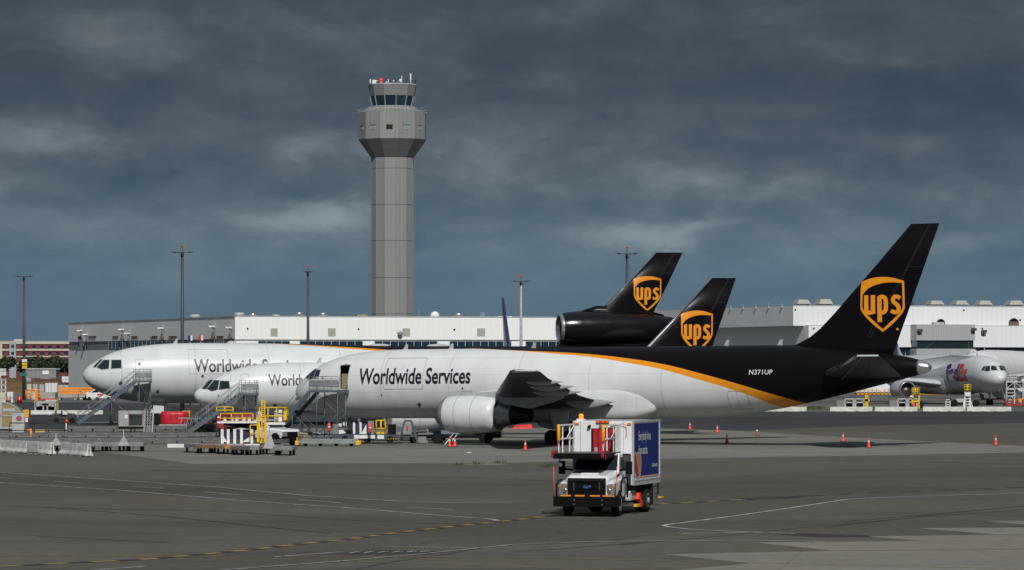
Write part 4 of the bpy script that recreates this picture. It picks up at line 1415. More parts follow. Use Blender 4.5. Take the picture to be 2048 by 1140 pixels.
def make_hangar():
    c = (-44.9, 600.0)
    d = (0.962, 0.272)
    rz = math.atan2(d[1], d[0])
    w = Wall(c, d)
    top = 13.55
    root = thing('long_warehouse', 'long low white warehouse with a grey end wall behind the freighters', 'building', (c[0], c[1], 0), rz)
    W = M_ribbed('white_cladding', (0.80, 0.81, 0.80), 0.9, 0, 0.06, 0.08)
    Gm = M_ribbed('white_cladding_end', (0.74, 0.76, 0.76), 0.9, 1, 0.10, 0.12)
    UX = w.u(1300)
    band_t, band_b = 9.85, 8.45
    m = MB()
    m.box(0, UX, 0, 0.3, band_t, top)
    m.box(0, UX, 0.25, 0.6, 0, band_t - 0.003)
    m.build('front_wall', W, root)
    m = MB()
    e = (-9.7, 110.8)

    def endq(z0, z1, off, t=0.3):
        return [(0 - off, 0.31), (e[0] - off, e[1]), (e[0] - off + t, e[1]), (t - off, 0.31)], z0, z1
    for z0, z1, off in ((9.98, top - 0.003, 0.0), (8.3, 9.979, -0.18), (0, 8.299, 0.0)):
        q, a, b = endq(z0, z1, off)
        m.prism(q, a, b)
    m.build('end_wall', Gm, root)
    m = MB()
    q, a, b = endq(8.32, 9.96, -0.15, 0.06)
    m.prism(q, a, b)
    m.build('end_wall_band', MGREY, root)
    MB().prism([(0.4, 0.4), (UX, 0.4), (UX, 110), (e[0] + 0.5, 110)], top - 0.5, top - 0.12).build('roof', LSTEEL, root)
    m = MB()
    m.box(-0.05, UX, -0.06, 0.2, top, top + 0.14)
    m.bar((0, 0.3, top + 0.07), (e[0], e[1], top + 0.07), 0.2, 0.14)
    m.build('roof_trim', LSTEEL, root)
    # window strips in the front, one object each
    for a, b, k in ((517, 580, 4), (600, 726, 8), (750, 875, 8), (900, 1023, 8), (1052, 1128, 5)):
        u0, u1 = w.u(a), w.u(b)
        m = MB()
        m.box(u0, u1, 0.20, 0.249, band_b - 0.9, band_t - 0.25, 0)
        for i in range(k + 1):
            x = u0 + (u1 - u0) * i / k
            m.box(x - 0.05, x + 0.05, 0.14, 0.199, band_b - 0.9, band_t - 0.25, 1)
        m.build('window', [GLASSB, LSTEEL], root)
    # louvred vents
    for a, b in ((541, 555), (656, 671), (805, 820), (954, 970)):
        u0, u1 = w.u(a), w.u(b)
        z0, z1 = w.uz(a, 672)[1], w.uz(a, 655.5)[1]
        m = MB()
        for i in range(7):
            z = z0 + (z1 - z0) * i / 7
            m.box(u0, u1, -0.08, -0.002, z, z + (z1 - z0) / 7 * 0.55, 0)
        m.build('louvre_vent', M('vent_beige', (0.42, 0.40, 0.35), 0.6), root)
    m = MB()
    for px, py in ((495, 657), (717, 658), (908, 659), (909, 659)):
        u, z = w.uz(px, py)
        m.box(u - 0.12, u + 0.12, -0.15, -0.002, z - 0.1, z + 0.12)
    m.build('wall_lamp', BLACK, root)
    m = MB()
    u, z = w.uz(799, 668)
    m.ball((u, -0.4, z), 0.42, 6)
    m.bar((u, 0, z), (u, -0.3, z), 0.1)
    m.bar((u - 0.6, -0.4, z + 0.5), (u + 0.5, -0.4, z + 0.5), 0.07)
    m.build('wall_siren', MGREY, root)
    # end wall windows, grilles, floodlights (along is measured on the slanted end)
    ew = Wall((c[0], c[1]), (Vector((d[0], d[1])) * e[0] + Vector((-d[1], d[0])) * e[1]))
    ln = math.hypot(*e)

    def ep(u, off, z):
        k = u / ln
        return V(e[0] * k - off, 0.31 + (e[1] - 0.31) * k, z)
    for a, b in ((157, 171), (217, 246), (254, 285), (294, 325), (334, 362), (430, 448)):
        u0, u1 = ew.u(a), ew.u(b)
        m = MB()
        m.bar(ep(u0, -0.06, 9.14), ep(u1, -0.06, 9.14), 0.12, 1.5, 0)
        for i in range(5):
            u = u0 + (u1 - u0) * i / 4
            m.bar(ep(u, 0.02, 8.4), ep(u, 0.02, 9.88), 0.12, 0.12, 1)
        m.build('window', [GLASSB, MGREY], root)
    for a, b in ((157, 164), (178, 193), (226, 237), (264, 276), (303, 316), (339, 355), (435, 448)):
        u0, u1 = ew.u(a), ew.u(b)
        z0, z1 = ew.uz(a, 679)[1], ew.uz(a, 673)[1]
        m = MB()
        for i in range(4):
            u = u0 + (u1 - u0) * (i + 0.2) / 4
            m.bar(ep(u, 0.05, z0), ep(u, 0.05, z1), 0.1, (u0 - u1) / 4 * 0.5)
        m.bar(ep(u0, 0.05, z1), ep(u1, 0.05, z1), 0.12, 0.16)
        m.build('louvre_vent', M('grille_brown', (0.13, 0.085, 0.06), 0.6), root)
    for px, py in ((165, 661), (176, 668.6), (248, 658.6), (260.5, 666.5), (328, 656), (431, 652.6), (465, 655)):
        u, z = ew.uz(px, py)
        m = MB()
        m.path([ep(u, 0, z - 2.0), ep(u, 0.45, z - 0.1)], 0.08, 5, 0)
        m.path([ep(u, 0, z - 0.4), ep(u, 0.45, z - 0.1)], 0.05, 5, 0)
        p = ep(u, 0.65, z)
        m.box(p.x - 0.55, p.x + 0.5, p.y - 0.5, p.y + 0.5, z - 0.12, z + 0.10, 1)
        m.build('floodlight', [MGREY, WHITE], root)
    # roof furniture
    for px, y0, r in ((513, 628.5, 0.75), (559.5, 631, 0.6), (606.5, 626, 0.85), (654, 627, 0.8), (926, 628, 0.95)):
        u, z = w.uz(px, y0)
        cyl_vent(u, 3, top - 0.2, r, z - top + 0.4).build('roof_vent', METAL if r > 0.7 else LSTEEL, root)
    for px, yo in ((344, 15), (431, 8)):
        cyl_vent(ew.u(px) / ln * e[0] + 4, ew.u(px) / ln * e[1], top - 0.2, 0.9, 1.0).build('roof_vent', LSTEEL, root)
    u, z = w.uz(876, 627)
    m = MB()
    m.ball((u, 2.0, top + 0.25), 0.78, 10, 0, (1, 0.5, 1))
    m.tube((u, 2.2, top - 0.3), (u, 2.2, top + 0.3), 0.1)
    m.build('satellite_dish', WHITE, root)
    u = w.u(978)
    m = MB()
    for i in range(4):
        x = u - 0.42 + 0.28 * i
        m.bar((x, 4, top - 0.1), (x * 0.7 + u * 0.3, 4, top + 0.85), 0.04)
    for k in (0.3, 0.6, 0.85):
        m.bar((u - 0.4 + 0.1 * k, 4, top + k), (u + 0.4 - 0.1 * k, 4, top + k), 0.04)
    m.build('roof_frame', LSTEEL, root)
    u0, u1 = w.u(726), w.u(747)
    m = MB()
    m.box(u0, u1, 4, 6, top - 0.2, top + 0.45)
    m.box(u0 - 0.8, u0 + 0.5, 4, 6, top - 0.2, top + 0.15)
    m.build('roof_unit', TAN, root)
    m = MB()
    m.box(w.u(1012), w.u(1040), 5, 8, top - 0.2, top + 0.28)
    m.build('roof_unit', WHITE, root)
    m = MB()
    m.bar((w.u(844), 2, top - 0.1), (w.u(844), 2, top + 1.1), 0.05)
    m.build('roof_aerial', LSTEEL, root)


def make_terminal():
    KS = 1.226
    c = (47.1 * KS, 620.0 * KS)
    d = (40.2, 11.0)
    dd = Vector(d).normalized()
    rz = math.atan2(d[1], d[0])
    w = Wall(c, d)
    root = thing('freight_terminal', 'tall white freight terminal with arched openings and roof hoods at the right', 'building', (c[0], c[1], 0), rz)
    W = M_ribbed('terminal_cladding', (0.72, 0.74, 0.75), 1.1, 0, 0.10, 0.12)
    G2 = M_ribbed('terminal_cladding_end', (0.82, 0.84, 0.84), 0.9, 1, 0.35, 0.12)
    G3 = M_ribbed('ribbed_canopy_metal', (0.36, 0.38, 0.38), 0.55, 0, 0.5, 0.2)
    top = 17.69
    mid = w.uz(1650, 651.5)[1]
    gt = w.uz(1950, 694.5)[1]
    gb = w.uz(1950, 717)[1]
    E = w.u(2300)
    vx = 2.48
    ex = (vx * -0.9, 30.0)
    back = 92.0
    m = MB()
    m.box(0, E, 0, 0.4, mid, top)
    m.box(vx, E, -2.5, 0.3, gt, mid - 0.003)
    m.box(vx, E, -1.6, 0.3, 0, gb)
    m.build('front_wall', W, root)
    # receding grey end: upper and lower storeys
    sl = -0.10
    m = MB()
    m.prism([(0, 0.42), (0 - back * 0.05, back), (0.3 - back * 0.05, back), (0.3, 0.42)], mid, top - 0.004)
    m.prism([(vx, -2.48), (vx - back * 0.05 - 0.4, back), (vx - back * 0.05, back), (vx + 0.3, -2.48)], 9.6, mid - 0.006)
    m.build('end_wall', G2, root)
    m = MB()
    m.prism([(vx + 0.1, -2.3), (vx + 0.1 - back * 0.05 - 0.4, back), (vx + 0.2 - back * 0.05, back), (vx + 0.4, -2.3)], 0, 9.59)
    m.build('glazed_end', GLASSB, root)
    MB().prism([(0.3, 0.4), (E, 0.4), (E, back), (0.3 - back * 0.05, back)], top - 0.5, top - 0.1).build('roof', LSTEEL, root)
    MB().box(vx, E, -2.52, 0.0, mid, mid + 0.12).build('ledge', LSTEEL, root)
    MB().box(-0.05, E, -0.07, 0.3, top, top + 0.18).build('roof_trim', LSTEEL, root)
    m = MB()
    u0, u1 = w.u(1925), E
    m.box(u0, u1, -1.75, -1.605, gb, gt, 0)
    x = u0
    while x < u1:
        m.box(x - 0.06, x + 0.06, -1.85, -1.752, gb, gt, 1)
        x += 1.75
    m.box(vx + 0.4, u0 - 0.01, -1.7, -1.61, gb, gt, 0)
    m.build('window', [GLASSB, DGREY], root)
    # projecting ribbed canopy with a dark glazed strip below
    u0, u1 = w.u(1812), w.u(1928)
    zc0, zc1 = w.uz(1870, 681)[1], w.uz(1870, 649.5)[1]
    MB().box(u0, u1, -6, -2.52, zc0, zc1).build('canopy_box', G3, root)
    zd0 = w.uz(1870, 697.5)[1]
    m = MB()
    m.box(u0 + 0.2, u1 - 0.2, -5.6, -2.0, zd0, zc0 - 0.005, 0)
    m.bar((u0 + 2, -5.64, zd0), (u0 + 4.5, -5.64, zc0), 0.08, mi=1)
    m.box(u1 - 1.4, u1 - 1.2, -5.68, -5.61, zd0, zc0 - 0.01, 1)
    m.build('glazed_strip', [GLASS, DGREY], root)
    MB().box(u0, u1, -5.9, -2.0, 1.0, zd0 - 0.005).build('canopy_base', G3, root)
    m = MB()
    m.box(w.u(1854), w.u(1874), -4, -2.6, zc1, zc1 + 0.5)
    m.build('roof_unit', LSTEEL, root)
    for px, py, off in ((1817, 662, -6.1), (1924, 660, -6.1), (1957, 663.5, -2.7)):
        u, z = w.uz(px, py)
        m = MB()
        m.box(u - 0.55, u + 0.5, off - 0.7, off - 0.1, z - 0.2, z + 0.35)
        m.bar((u, off + 0.1, z - 0.5), (u, off - 0.4, z), 0.12)
        m.bar((u, off + 0.1, z - 1.0), (u, off - 0.1, z - 0.5), 0.1)
        m.build('floodlight', DGREY, root)
    m = MB()
    for px, py in ((1590.5, 619.5), (1619, 657), (1955, 657.5), (1927.5, 620.5), (2040, 640)):
        u, z = w.uz(px, py)
        o = -2.7 if py > 651.5 else -0.15
        m.box(u - 0.15, u + 0.15, o, o + 0.18, z - 0.12, z + 0.15)
    m.build('wall_lamp', BLACK, root)
    # arched openings
    for a, b in ((1872.5, 1890.5), (2017, 2038)):
        u0, u1 = w.u(a), w.u(b)
        z0 = w.uz(a, 650.8)[1]
        r = (u1 - u0) / 2
        cx = (u0 + u1) / 2
        pl = [(u0, z0), (u1, z0)] + [(cx + r * math.cos(R(t)), z0 + 0.35 + r * math.sin(R(t))) for t in range(0, 181, 15)]
        m = MB()
        m.side(pl, -0.06, -0.004, 0)
        for i in range(4):
            x = u0 + (u1 - u0) * (i + 0.5) / 4
            m.box(x - 0.06, x + 0.06, -0.12, -0.062, z0, z0 + r * 0.9, 1)
        m.side([(cx - r * 0.95, z0 + r * 0.75)] + [(cx + r * 0.95 * math.cos(R(t)), z0 + 0.35 + r * 0.95 * math.sin(R(t))) for t in range(160, 20, -20)] + [(cx + r * 0.95, z0 + r * 0.75)], -0.14, -0.122, 2)
        m.build('arched_opening', [M('rusty_shutter', (0.15, 0.11, 0.085), 0.7, dirt=0.5), DGREY, BLACK], root)
    # roof hoods
    for a, b, t in ((1605, 1632, 601), (1649, 1677, 600), (1872, 1900, 603), (1923, 1949, 603), (1970, 1997, 603), (2031, 2060, 603)):
        u0, u1 = w.u(a), w.u(b)
        z1 = w.uz(a, t)[1] + 0.25
        m = MB()
        base = [V(u0, 3, top), V(u1, 3, top), V(u1, 6.5, top), V(u0, 6.5, top)]
        s = 0.16 * (u1 - u0)
        lo = [p + V(0, 0, 0.45) for p in base]
        hi = [V(u0 + s, 3.6, z1), V(u1 - s, 3.6, z1), V(u1 - s, 5.9, z1), V(u0 + s, 5.9, z1)]
        m.box(u0 + 0.3, u1 - 0.3, 3.3, 6.2, top - 0.1, top + 0.45, 1)
        m.loft([lo, hi], 0, False)
        m.build('roof_hood', [M('roof_hood_beige', (0.36, 0.35, 0.31), 0.6), DGREY], root)
    for px in (1825.5, 1832):
        u = w.u(px)
        m = MB().box(u - 0.3, u + 0.3, 2, 3, top - 0.1, w.uz(px, 604)[1])
        m.build('roof_unit', DGREY, root)
    # lightning rods along the grey roof edge
    m = MB()
    for k in range(9):
        y = 6 + 7.2 * k
        m.bar((-0.05 * y, y, top - 0.05), (-0.05 * y, y, top + 0.75), 0.07)
        m.box(-0.05 * y - 0.25, -0.05 * y + 0.1, y - 0.3, y + 0.3, top - 0.25, top + 0.04)
    m.build('lightning_rod', LSTEEL, root)
    u, z = w.uz(1923, 706)
    m = MB()
    m.box(u - 0.8, u + 0.45, -6.9, -6.8, z - 0.72, z + 0.62)
    m.bar((u - 0.2, -6.75, z - 0.7), (u - 0.2, -6.0, z - 0.7), 0.1)
    g = m.build('stand_number_sign', WHITE, None)
    g.matrix_world = root.matrix_basis.copy()
    g.location = root.location
    g.rotation_euler = root.rotation_euler
    tag(g, 'small white square sign with a black number 2 fixed to the ribbed canopy', 'sign')
    vs, fs = text_2d('2', 0.5, 0.85, 0.03)
    MB().add([(u - 0.42 + x, -6.905, z - 0.47 + y) for x, y in vs], fs).build('numeral', INK, g, fix=False)


def make_tower():
    D = 870.0
    k = D / F
    X = (784.5 - 1024) * k
    zz = lambda py: CH - (py - YH) * k
    root = thing('control_tower', 'tall grey octagonal control tower rising behind the long white warehouse', 'control tower', (X, D, 0), 0)
    n = 12
    a0 = R(-18)

    def ring(r, z, n=n):
        return [V(r * math.cos(a0 + 2 * math.pi * i / n), r * math.sin(a0 + 2 * math.pi * i / n), z) for i in range(n)]
    r = 42.6 * k
    MB().loft([ring(r, 0), ring(r, zz(312))], 0, False).build('shaft', TOWER, root)
    m = MB()
    for py in (628, 556, 482, 410, 338):
        z = zz(py)
        m.loft([ring(r + 0.012, z - 0.06), ring(r + 0.012, z + 0.06)], 0, False)
    m.build('shaft_joint', DGREY, root)
    m = MB()
    for i in range(n):
        p = ring(r + 0.01, 0)[i]
        m.bar(p, V(p.x, p.y, zz(316)), 0.09, 0.09)
        for t in (0.33, 0.66):
            q = ring(r + 0.004, 0)[i].lerp(ring(r + 0.004, 0)[(i + 1) % n], t)
            m.bar(q, V(q.x, q.y, zz(316)), 0.045, 0.045)
    m.build('panel_joint', MGREY, root)
    m = MB()
    m.loft([ring(r + 0.05, zz(316)), ring(69 * k, zz(280))], 0, False)
    m.build('flared_collar', M_ribbed('collar_cladding', (0.15, 0.155, 0.16), 1.6, 2, 0.25, 0.2), root)
    R2 = 69 * k
    MB().loft([ring(R2, zz(280) + 0.01), ring(R2, zz(227))], 0, False).build('cabin_storey', TOWER, root)
    # small windows, one per facet
    for i in range(n):
        am = a0 + 2 * math.pi * (i + 0.5) / n
        ap = R2 * math.cos(math.pi / n)
        cx, cy = ap * math.cos(am), ap * math.sin(am)
        if cy > 2:
            continue
        tx, ty = -math.sin(am), math.cos(am)
        T = Matrix.Translation((cx, cy, zz(258))) @ Matrix(((tx, math.cos(am), 0, 0), (ty, math.sin(am), 0, 0), (0, 0, 1, 0), (0, 0, 0, 1)))
        m = MB()
        m.box(-0.75, -0.04, -0.02, 0.05, -0.5, 0.5, 0, T)
        m.box(0.04, 0.75, -0.02, 0.05, -0.5, 0.5, 0, T)
        m.box(-0.85, 0.85, -0.02, 0.12, 0.5, 0.62, 1, T)
        m.box(-0.04, 0.04, -0.02, 0.09, -0.5, 0.5, 1, T)
        m.build('window', [M('pale_green_glass', (0.26, 0.33, 0.30), 0.2, dirt=0.2) if i % 3 else GLASS, DGREY], root)
    m = MB()
    m.loft([ring(R2 - 0.1, zz(227) + 0.01), ring(43 * k, zz(213))], 0, False)
    m.build('sloping_roof', M_ribbed('tower_roof_metal', (0.27, 0.27, 0.25), 0.9, 0, 0.5, 0.2), root)
    m = MB()
    for i in range(n):
        p, q = ring(R2 + 0.05, zz(227))[i], ring(R2 + 0.05, zz(227))[(i + 1) % n]
        for h in (0.55, 1.1):
            m.bar(p + V(0, 0, h), q + V(0, 0, h), 0.07)
        for t in range(6):
            c_ = p.lerp(q, t / 6)
            m.bar(c_, c_ + V(0, 0, 1.1), 0.06)
    m.build('walkway_railing', MGREY, root)
    MB().loft([ring(39.5 * k, zz(214)), ring(45 * k, zz(193))], 0, False).build('cab_glazing', GLASSB, root)
    m = MB()
    for a, b in zip(ring(39.7 * k, zz(214)), ring(45.2 * k, zz(193))):
        m.bar(a, b, 0.28, 0.28)
    for i in range(n):
        p, q = ring(39.7 * k, zz(214))[i], ring(39.7 * k, zz(214))[(i + 1) % n]
        m.bar(p, q, 0.2, 0.25)
    m.build('cab_mullion', MGREY, root)
    MB().loft([ring(45.3 * k, zz(193) + 0.02), ring(49.5 * k, zz(171.5))], 0, False).build('cab_parapet', M_ribbed('parapet_cladding', (0.21, 0.21, 0.21), 0.9, 2, 0.25, 0.2), root)
    MB().loft([ring(49.9 * k, zz(171.5) + 0.01), ring(49.9 * k, zz(169))], 0, False).build('cab_roof', LSTEEL, root)
    m = MB()
    top = zz(169)
    for px, py, y, rr, mi in ((739, 149, -2, 0.05, 1), (743, 151, 2, 0.05, 1), (749, 147.5, 3, 0.05, 1), (756.5, 151, -2, 0.05, 1), (768, 146, 1, 0.06, 1), (779, 151, -3, 0.05, 1), (791, 145.5, -1, 0.06, 1),
                              (803, 149, 2, 0.05, 0), (813.5, 147, -2, 0.05, 1), (828, 147, 2, 0.06, 1), (831.5, 149, -1, 0.06, 1), (741.5, 160.5, -3, 0.14, 0), (822, 149, -3, 0.13, 0), (773, 162, 0, 0.07, 0), (776.5, 158, 0, 0.07, 0)):
        x = (px - 784.5) * k
        m.tube((x, y, top - 0.2), (x, y, zz(py)), rr * 1.6, rr * 1.2, 6, mi)
    m.build('aerial', [WHITE, DGREY], root)
    m = MB()
    m.ball(((763 - 784.5) * k, -2, zz(161)), 0.42, 8, 0)
    m.tube(((763 - 784.5) * k, -2, top - 0.1), ((763 - 784.5) * k, -2, zz(163)), 0.25)
    m.build('beacon', M('red_beacon', (0.75, 0.05, 0.03), 0.3, dirt=0.05, emit=((1, 0.06, 0.03), 0.35)), root)
    m = MB()
    x = (750 - 784.5) * k
    m.box(x - 0.5, x + 0.4, -3, -2.4, top, zz(161.5))
    m.bar((x, -2.6, zz(163)), (x + 0.75, -2.9, zz(163)), 0.2)
    x = (801.5 - 784.5) * k
    m.ball((x, -2, zz(162.5)), 0.42, 6)
    m.ball(((788 - 784.5) * k, -2, zz(163)), 0.2, 6)
    m.bar((x, -2, top), (x, -2, zz(159)), 0.12)
    m.build('roof_equipment', WHITE, root)


def make_masts():
    spots = [(48, 552.5, 600, 'dark'), (364.5, 504, 480, 'dark'), (616, 543, 560, 'dark'), (1042, 562, 560, 'pale'), (1254, 507, 470, 'dark')]
    labs = ['dark lamp mast at the far left in front of the red brick building', 'tall dark lamp mast behind the trijet nose in front of the grey end wall',
            'thin dark lamp mast with one short arm in front of the white warehouse', 'pale grey lamp mast between the thin blue fin and the trijet tail',
            'dark lamp mast with a red beacon beside the trijet tail fin']
    DM = M('dark_mast_steel', (0.045, 0.055, 0.07), 0.5, dirt=0.3)
    PM = M('pale_mast_steel', (0.34, 0.37, 0.39), 0.5, dirt=0.3)
    for (px, py, Y, kind), lb in zip(spots, labs):
        p = at(px, py, Y)
        h = p.z
        r = thing('lamp_mast', lb, 'lamp mast', (p.x, Y, 0), 0, 'apron lamp masts')
        m = DM if kind == 'dark' else PM
        MB().lathe([(0, 0.30), (h * 0.4, 0.24), (h, 0.15)], (0, 0, 0), (0, 0, 1), 10).build('pole', m, r)
        a = MB()
        wd = (0.45 if px == 616 else 1.15)
        a.bar((-wd, 0, h - 0.05), (wd, 0, h - 0.05), 0.14, 0.12)
        a.bar((0, -1.0, h - 0.05), (0, 1.0, h - 0.05), 0.14, 0.12)
        a.lathe([(0, 0.22), (0.5, 0.22)], (0, 0, h - 0.6), (0, 0, 1), 8)
        a.build('cross_arm', DM, r)
        for sx in (-1, 1):
            b = MB()
            b.side([(sx * wd - 0.35, h - 0.02), (sx * wd + 0.35, h - 0.02), (sx * wd + 0.25, h + 0.08), (sx * wd - 0.25, h + 0.08)], -0.3, 0.3)
            b.build('luminaire', DM, r)
        if px != 48:
            b = MB()
            bh = 0.75
            b.bar((0, 0, h - 0.1), (0, 0, h + bh - 0.1), 0.07, mi=0)
            b.lathe([(0, 0.10), (0.10, 0.12), (0.24, 0.11), (0.3, 0.04)], (0, 0, h + bh - 0.12), (0, 0, 1), 8, 1)
            b.build('beacon', [DM, REDL], r)
        if px == 48:
            for py0, mm in ((721, WHITE), (728, YELLOW), (734.5, YELLOW)):
                q = at(50, py0, Y)
                b = MB()
                b.box(-0.25, 0.55, -0.5, -0.25, q.z - 0.22, q.z + 0.22)
                b.build('signal_lamp', mm, r)
            q = at(47, 749, Y)
            b = MB()
            b.box(-0.55, 0.5, -0.4, -0.3, q.z - 0.28, q.z + 0.28)
            g = b.build('green_plate', M('green_sign', (0.01, 0.13, 0.09), 0.5, dirt=0.1), r)


def crown(mb, c, rad, n, leaf, rnd, mi_n=2):
    """foliage as many small leaf clumps through a lumpy volume"""
    lobes = [(Vector((rnd.uniform(-1, 1) * rad[0] * 0.7, rnd.uniform(-1, 1) * rad[1] * 0.7, rnd.uniform(-0.6, 0.8) * rad[2] * 0.6)), rnd.uniform(0.35, 0.6)) for _ in range(9)]
    for i in range(n):
        l, k = rnd.choice(lobes)
        d = Vector((rnd.gauss(0, 1), rnd.gauss(0, 1), rnd.gauss(0, 1))).normalized() * (rnd.random() ** 0.4)
        p = Vector(c) + l + Vector((d.x * rad[0] * k, d.y * rad[1] * k, d.z * rad[2] * k))
        nrm = (d + Vector((rnd.uniform(-.7, .7), rnd.uniform(-.7, .7), rnd.uniform(-.2, .9)))).normalized()
        a = nrm.orthogonal().normalized()
        b = nrm.cross(a)
        t = rnd.uniform(0, 6.28)
        a, b = a * math.cos(t) + b * math.sin(t), b * math.cos(t) - a * math.sin(t)
        s = leaf * rnd.uniform(0.6, 1.4)
        mb.add([p + a * s, p + b * s * 0.55, p - a * s, p - b * s * 0.55], [(0, 1, 2, 3)], rnd.randrange(mi_n))


def make_far_left():
    rnd = random.Random(3)
    # brick building
    D = 1000.0
    k = D / F
    x0, x1 = (-60 - 1024) * k, (175 - 1024) * k
    zz = lambda py: CH - (py - YH) * k
    root = thing('brick_building', 'four storey red brick building with cream bands at the far left', 'building', (x0, D, 0), 0)
    L = x1 - x0
    CREAM = M('cream_render', (0.50, 0.47, 0.37), 0.7, dirt=0.2)
    BR = M('red_brick', (0.17, 0.035, 0.03), 0.8, dirt=0.35, scale=0.6)
    MB().box(0, L, 0, 14, 0, zz(688)).build('wall', BR, root)
    m = MB()
    for a, b in ((688, 683), (701.5, 698), (714.5, 712), (728, 726), (740, 737.5)):
        m.box(-0.1, L + 0.1, -0.25, 0.5, zz(a), zz(b))
    m.build('cream_band', CREAM, root)
    MB().box(-0.2, L + 0.2, -0.3, 14.2, zz(683) + 0.01, zz(682)).build('roof', CREAM, root)
    for px in range(-50, 170, 16):
        for r0 in (694, 707, 720.5, 733):
            if 16 < px < 34 or 4 < px < 8:
                continue
            x = (px + 6 - 1024) * k - x0
            m = MB()
            m.box(x - 0.5, x + 0.5, -0.06, -0.005, zz(r0) - 0.42, zz(r0) + 0.42, 0)
            m.box(x - 0.55, x + 0.55, -0.1, -0.03, zz(r0) - 0.52, zz(r0) - 0.43, 1)
            m.build('window', [GLASSB, LSTEEL], root)
    m = MB()
    xa, xb = (20 - 1024) * k - x0, (33 - 1024) * k - x0
    m.box(xa, xb, -1.2, -0.3, 0, zz(684))
    st = m.build('stair_tower', M('pale_blue_render', (0.30, 0.36, 0.40), 0.6), root)
    for py in (692.5, 706.5, 719.5):
        MB().box(xa + 0.5, xb - 0.5, -1.26, -1.205, zz(py) - 0.4, zz(py) + 0.4).build('window', GLASS, st)
    MB().box((25 - 1024) * k - x0, (42 - 1024) * k - x0, 3, 6, zz(682) - 0.1, zz(678.5)).build('roof_unit', CREAM, root)
    MB().box(0, (5 - 1024) * k - x0, -0.5, -0.26, zz(770), zz(683.5)).build('corner_panel', CREAM, root)
    # trees in front of it
    LEAF = [M('dark_leaf', (0.016, 0.030, 0.012), 0.8, dirt=0.3, dcol=(0.006, 0.012, 0.006)), M('leaf_green', (0.030, 0.050, 0.018), 0.8, dirt=0.3, dcol=(0.012, 0.02, 0.008))]
    BARK = M('bark', (0.07, 0.05, 0.035), 0.9, dirt=0.4)
    labs = ['dark round tree at the left edge before the brick building', 'dark tree just right of the far left lamp mast', 'broad dark tree in the middle of the row before the brick building',
            'dark tree between the broad one and the last of the row', 'dark tree touching the grey warehouse corner']
    for (px, w_, t0, b0), lb in zip(((8, 46, 716, 745), (58, 30, 718, 745), (84, 40, 714.5, 745), (110, 38, 714.5, 746), (134, 34, 716, 746)), labs):
        D2 = 900.0
        k2 = D2 / F
        c = at(px, (t0 + b0) / 2, D2)
        r = thing('tree', lb, 'tree', (c.x, D2 + rnd.uniform(-6, 6), 0), 0, 'trees before the brick building')
        MB().lathe([(0, 0.32), (c.z, 0.16)], (0, 0, 0), (0, 0, 1), 7).path([(0, 0, c.z * 0.6), (1.2, 0.3, c.z * 1.05)], 0.09, 5).path([(0, 0, c.z * 0.55), (-1.1, -0.4, c.z * 1.0)], 0.09, 5).build('trunk', BARK, r)
        m = MB()
        crown(m, (0, 0, c.z), (w_ * k2 * 0.62, w_ * k2 * 0.5, (b0 - t0) * k2 * 0.66), 3200, 0.38, rnd)
        m.build('crown', LEAF, r, fix=False)
    # long grey shed, earth bank
    D = 780.0
    k = D / F
    c = at(81, 743, D)
    r = thing('grey_shed', 'long low grey shed under the dark trees at the far left', 'shed', (c.x, D, 0), 0)
    hw = 31 * k
    zz = lambda py: CH - (py - YH) * k
    MB().box(-hw, hw, 0, 6, 0, zz(739)).build('wall', M_ribbed('shed_metal', (0.22, 0.23, 0.24), 0.9, 0, 0.3, 0.2), r)
    MB().side([(-hw - 0.2, zz(739) + 0.004), (hw + 0.2, zz(739) + 0.004), (hw, zz(736.5)), (-hw, zz(736.5))], -0.2, 6.2).build('roof', LSTEEL, r)
    MB().box(hw * 0.12, hw * 0.55, -0.08, -0.005, zz(748.5), zz(741)).build('door', WHITE, r)
    D = 720.0
    k = D / F
    m = MB()
    n = 40
    rows = []
    for j in range(5):
        rows.append([V((-30 - 1024 + 160 * i / n) * k, D + 2.2 * j, max(0.0, (1.0, 2.2, 3.2, 3.6, 3.5)[j] * (0.80 + 0.06 * math.sin(i * 0.5 + j) + rnd.uniform(-0.05, 0.05)) * (1.0 if i < n - 5 else (n - i) / 5.0) if j else -0.05)) for i in range(n + 1)])
    m.loft(rows, 0, True, False, False)
    tag(m.build('earth_bank', ground_material('dry_earth', (0.115, 0.075, 0.042), 0.4, streak=0.2), fix=False), kind='structure')


make_hangar()
make_terminal()
make_tower()
make_masts()
make_far_left()

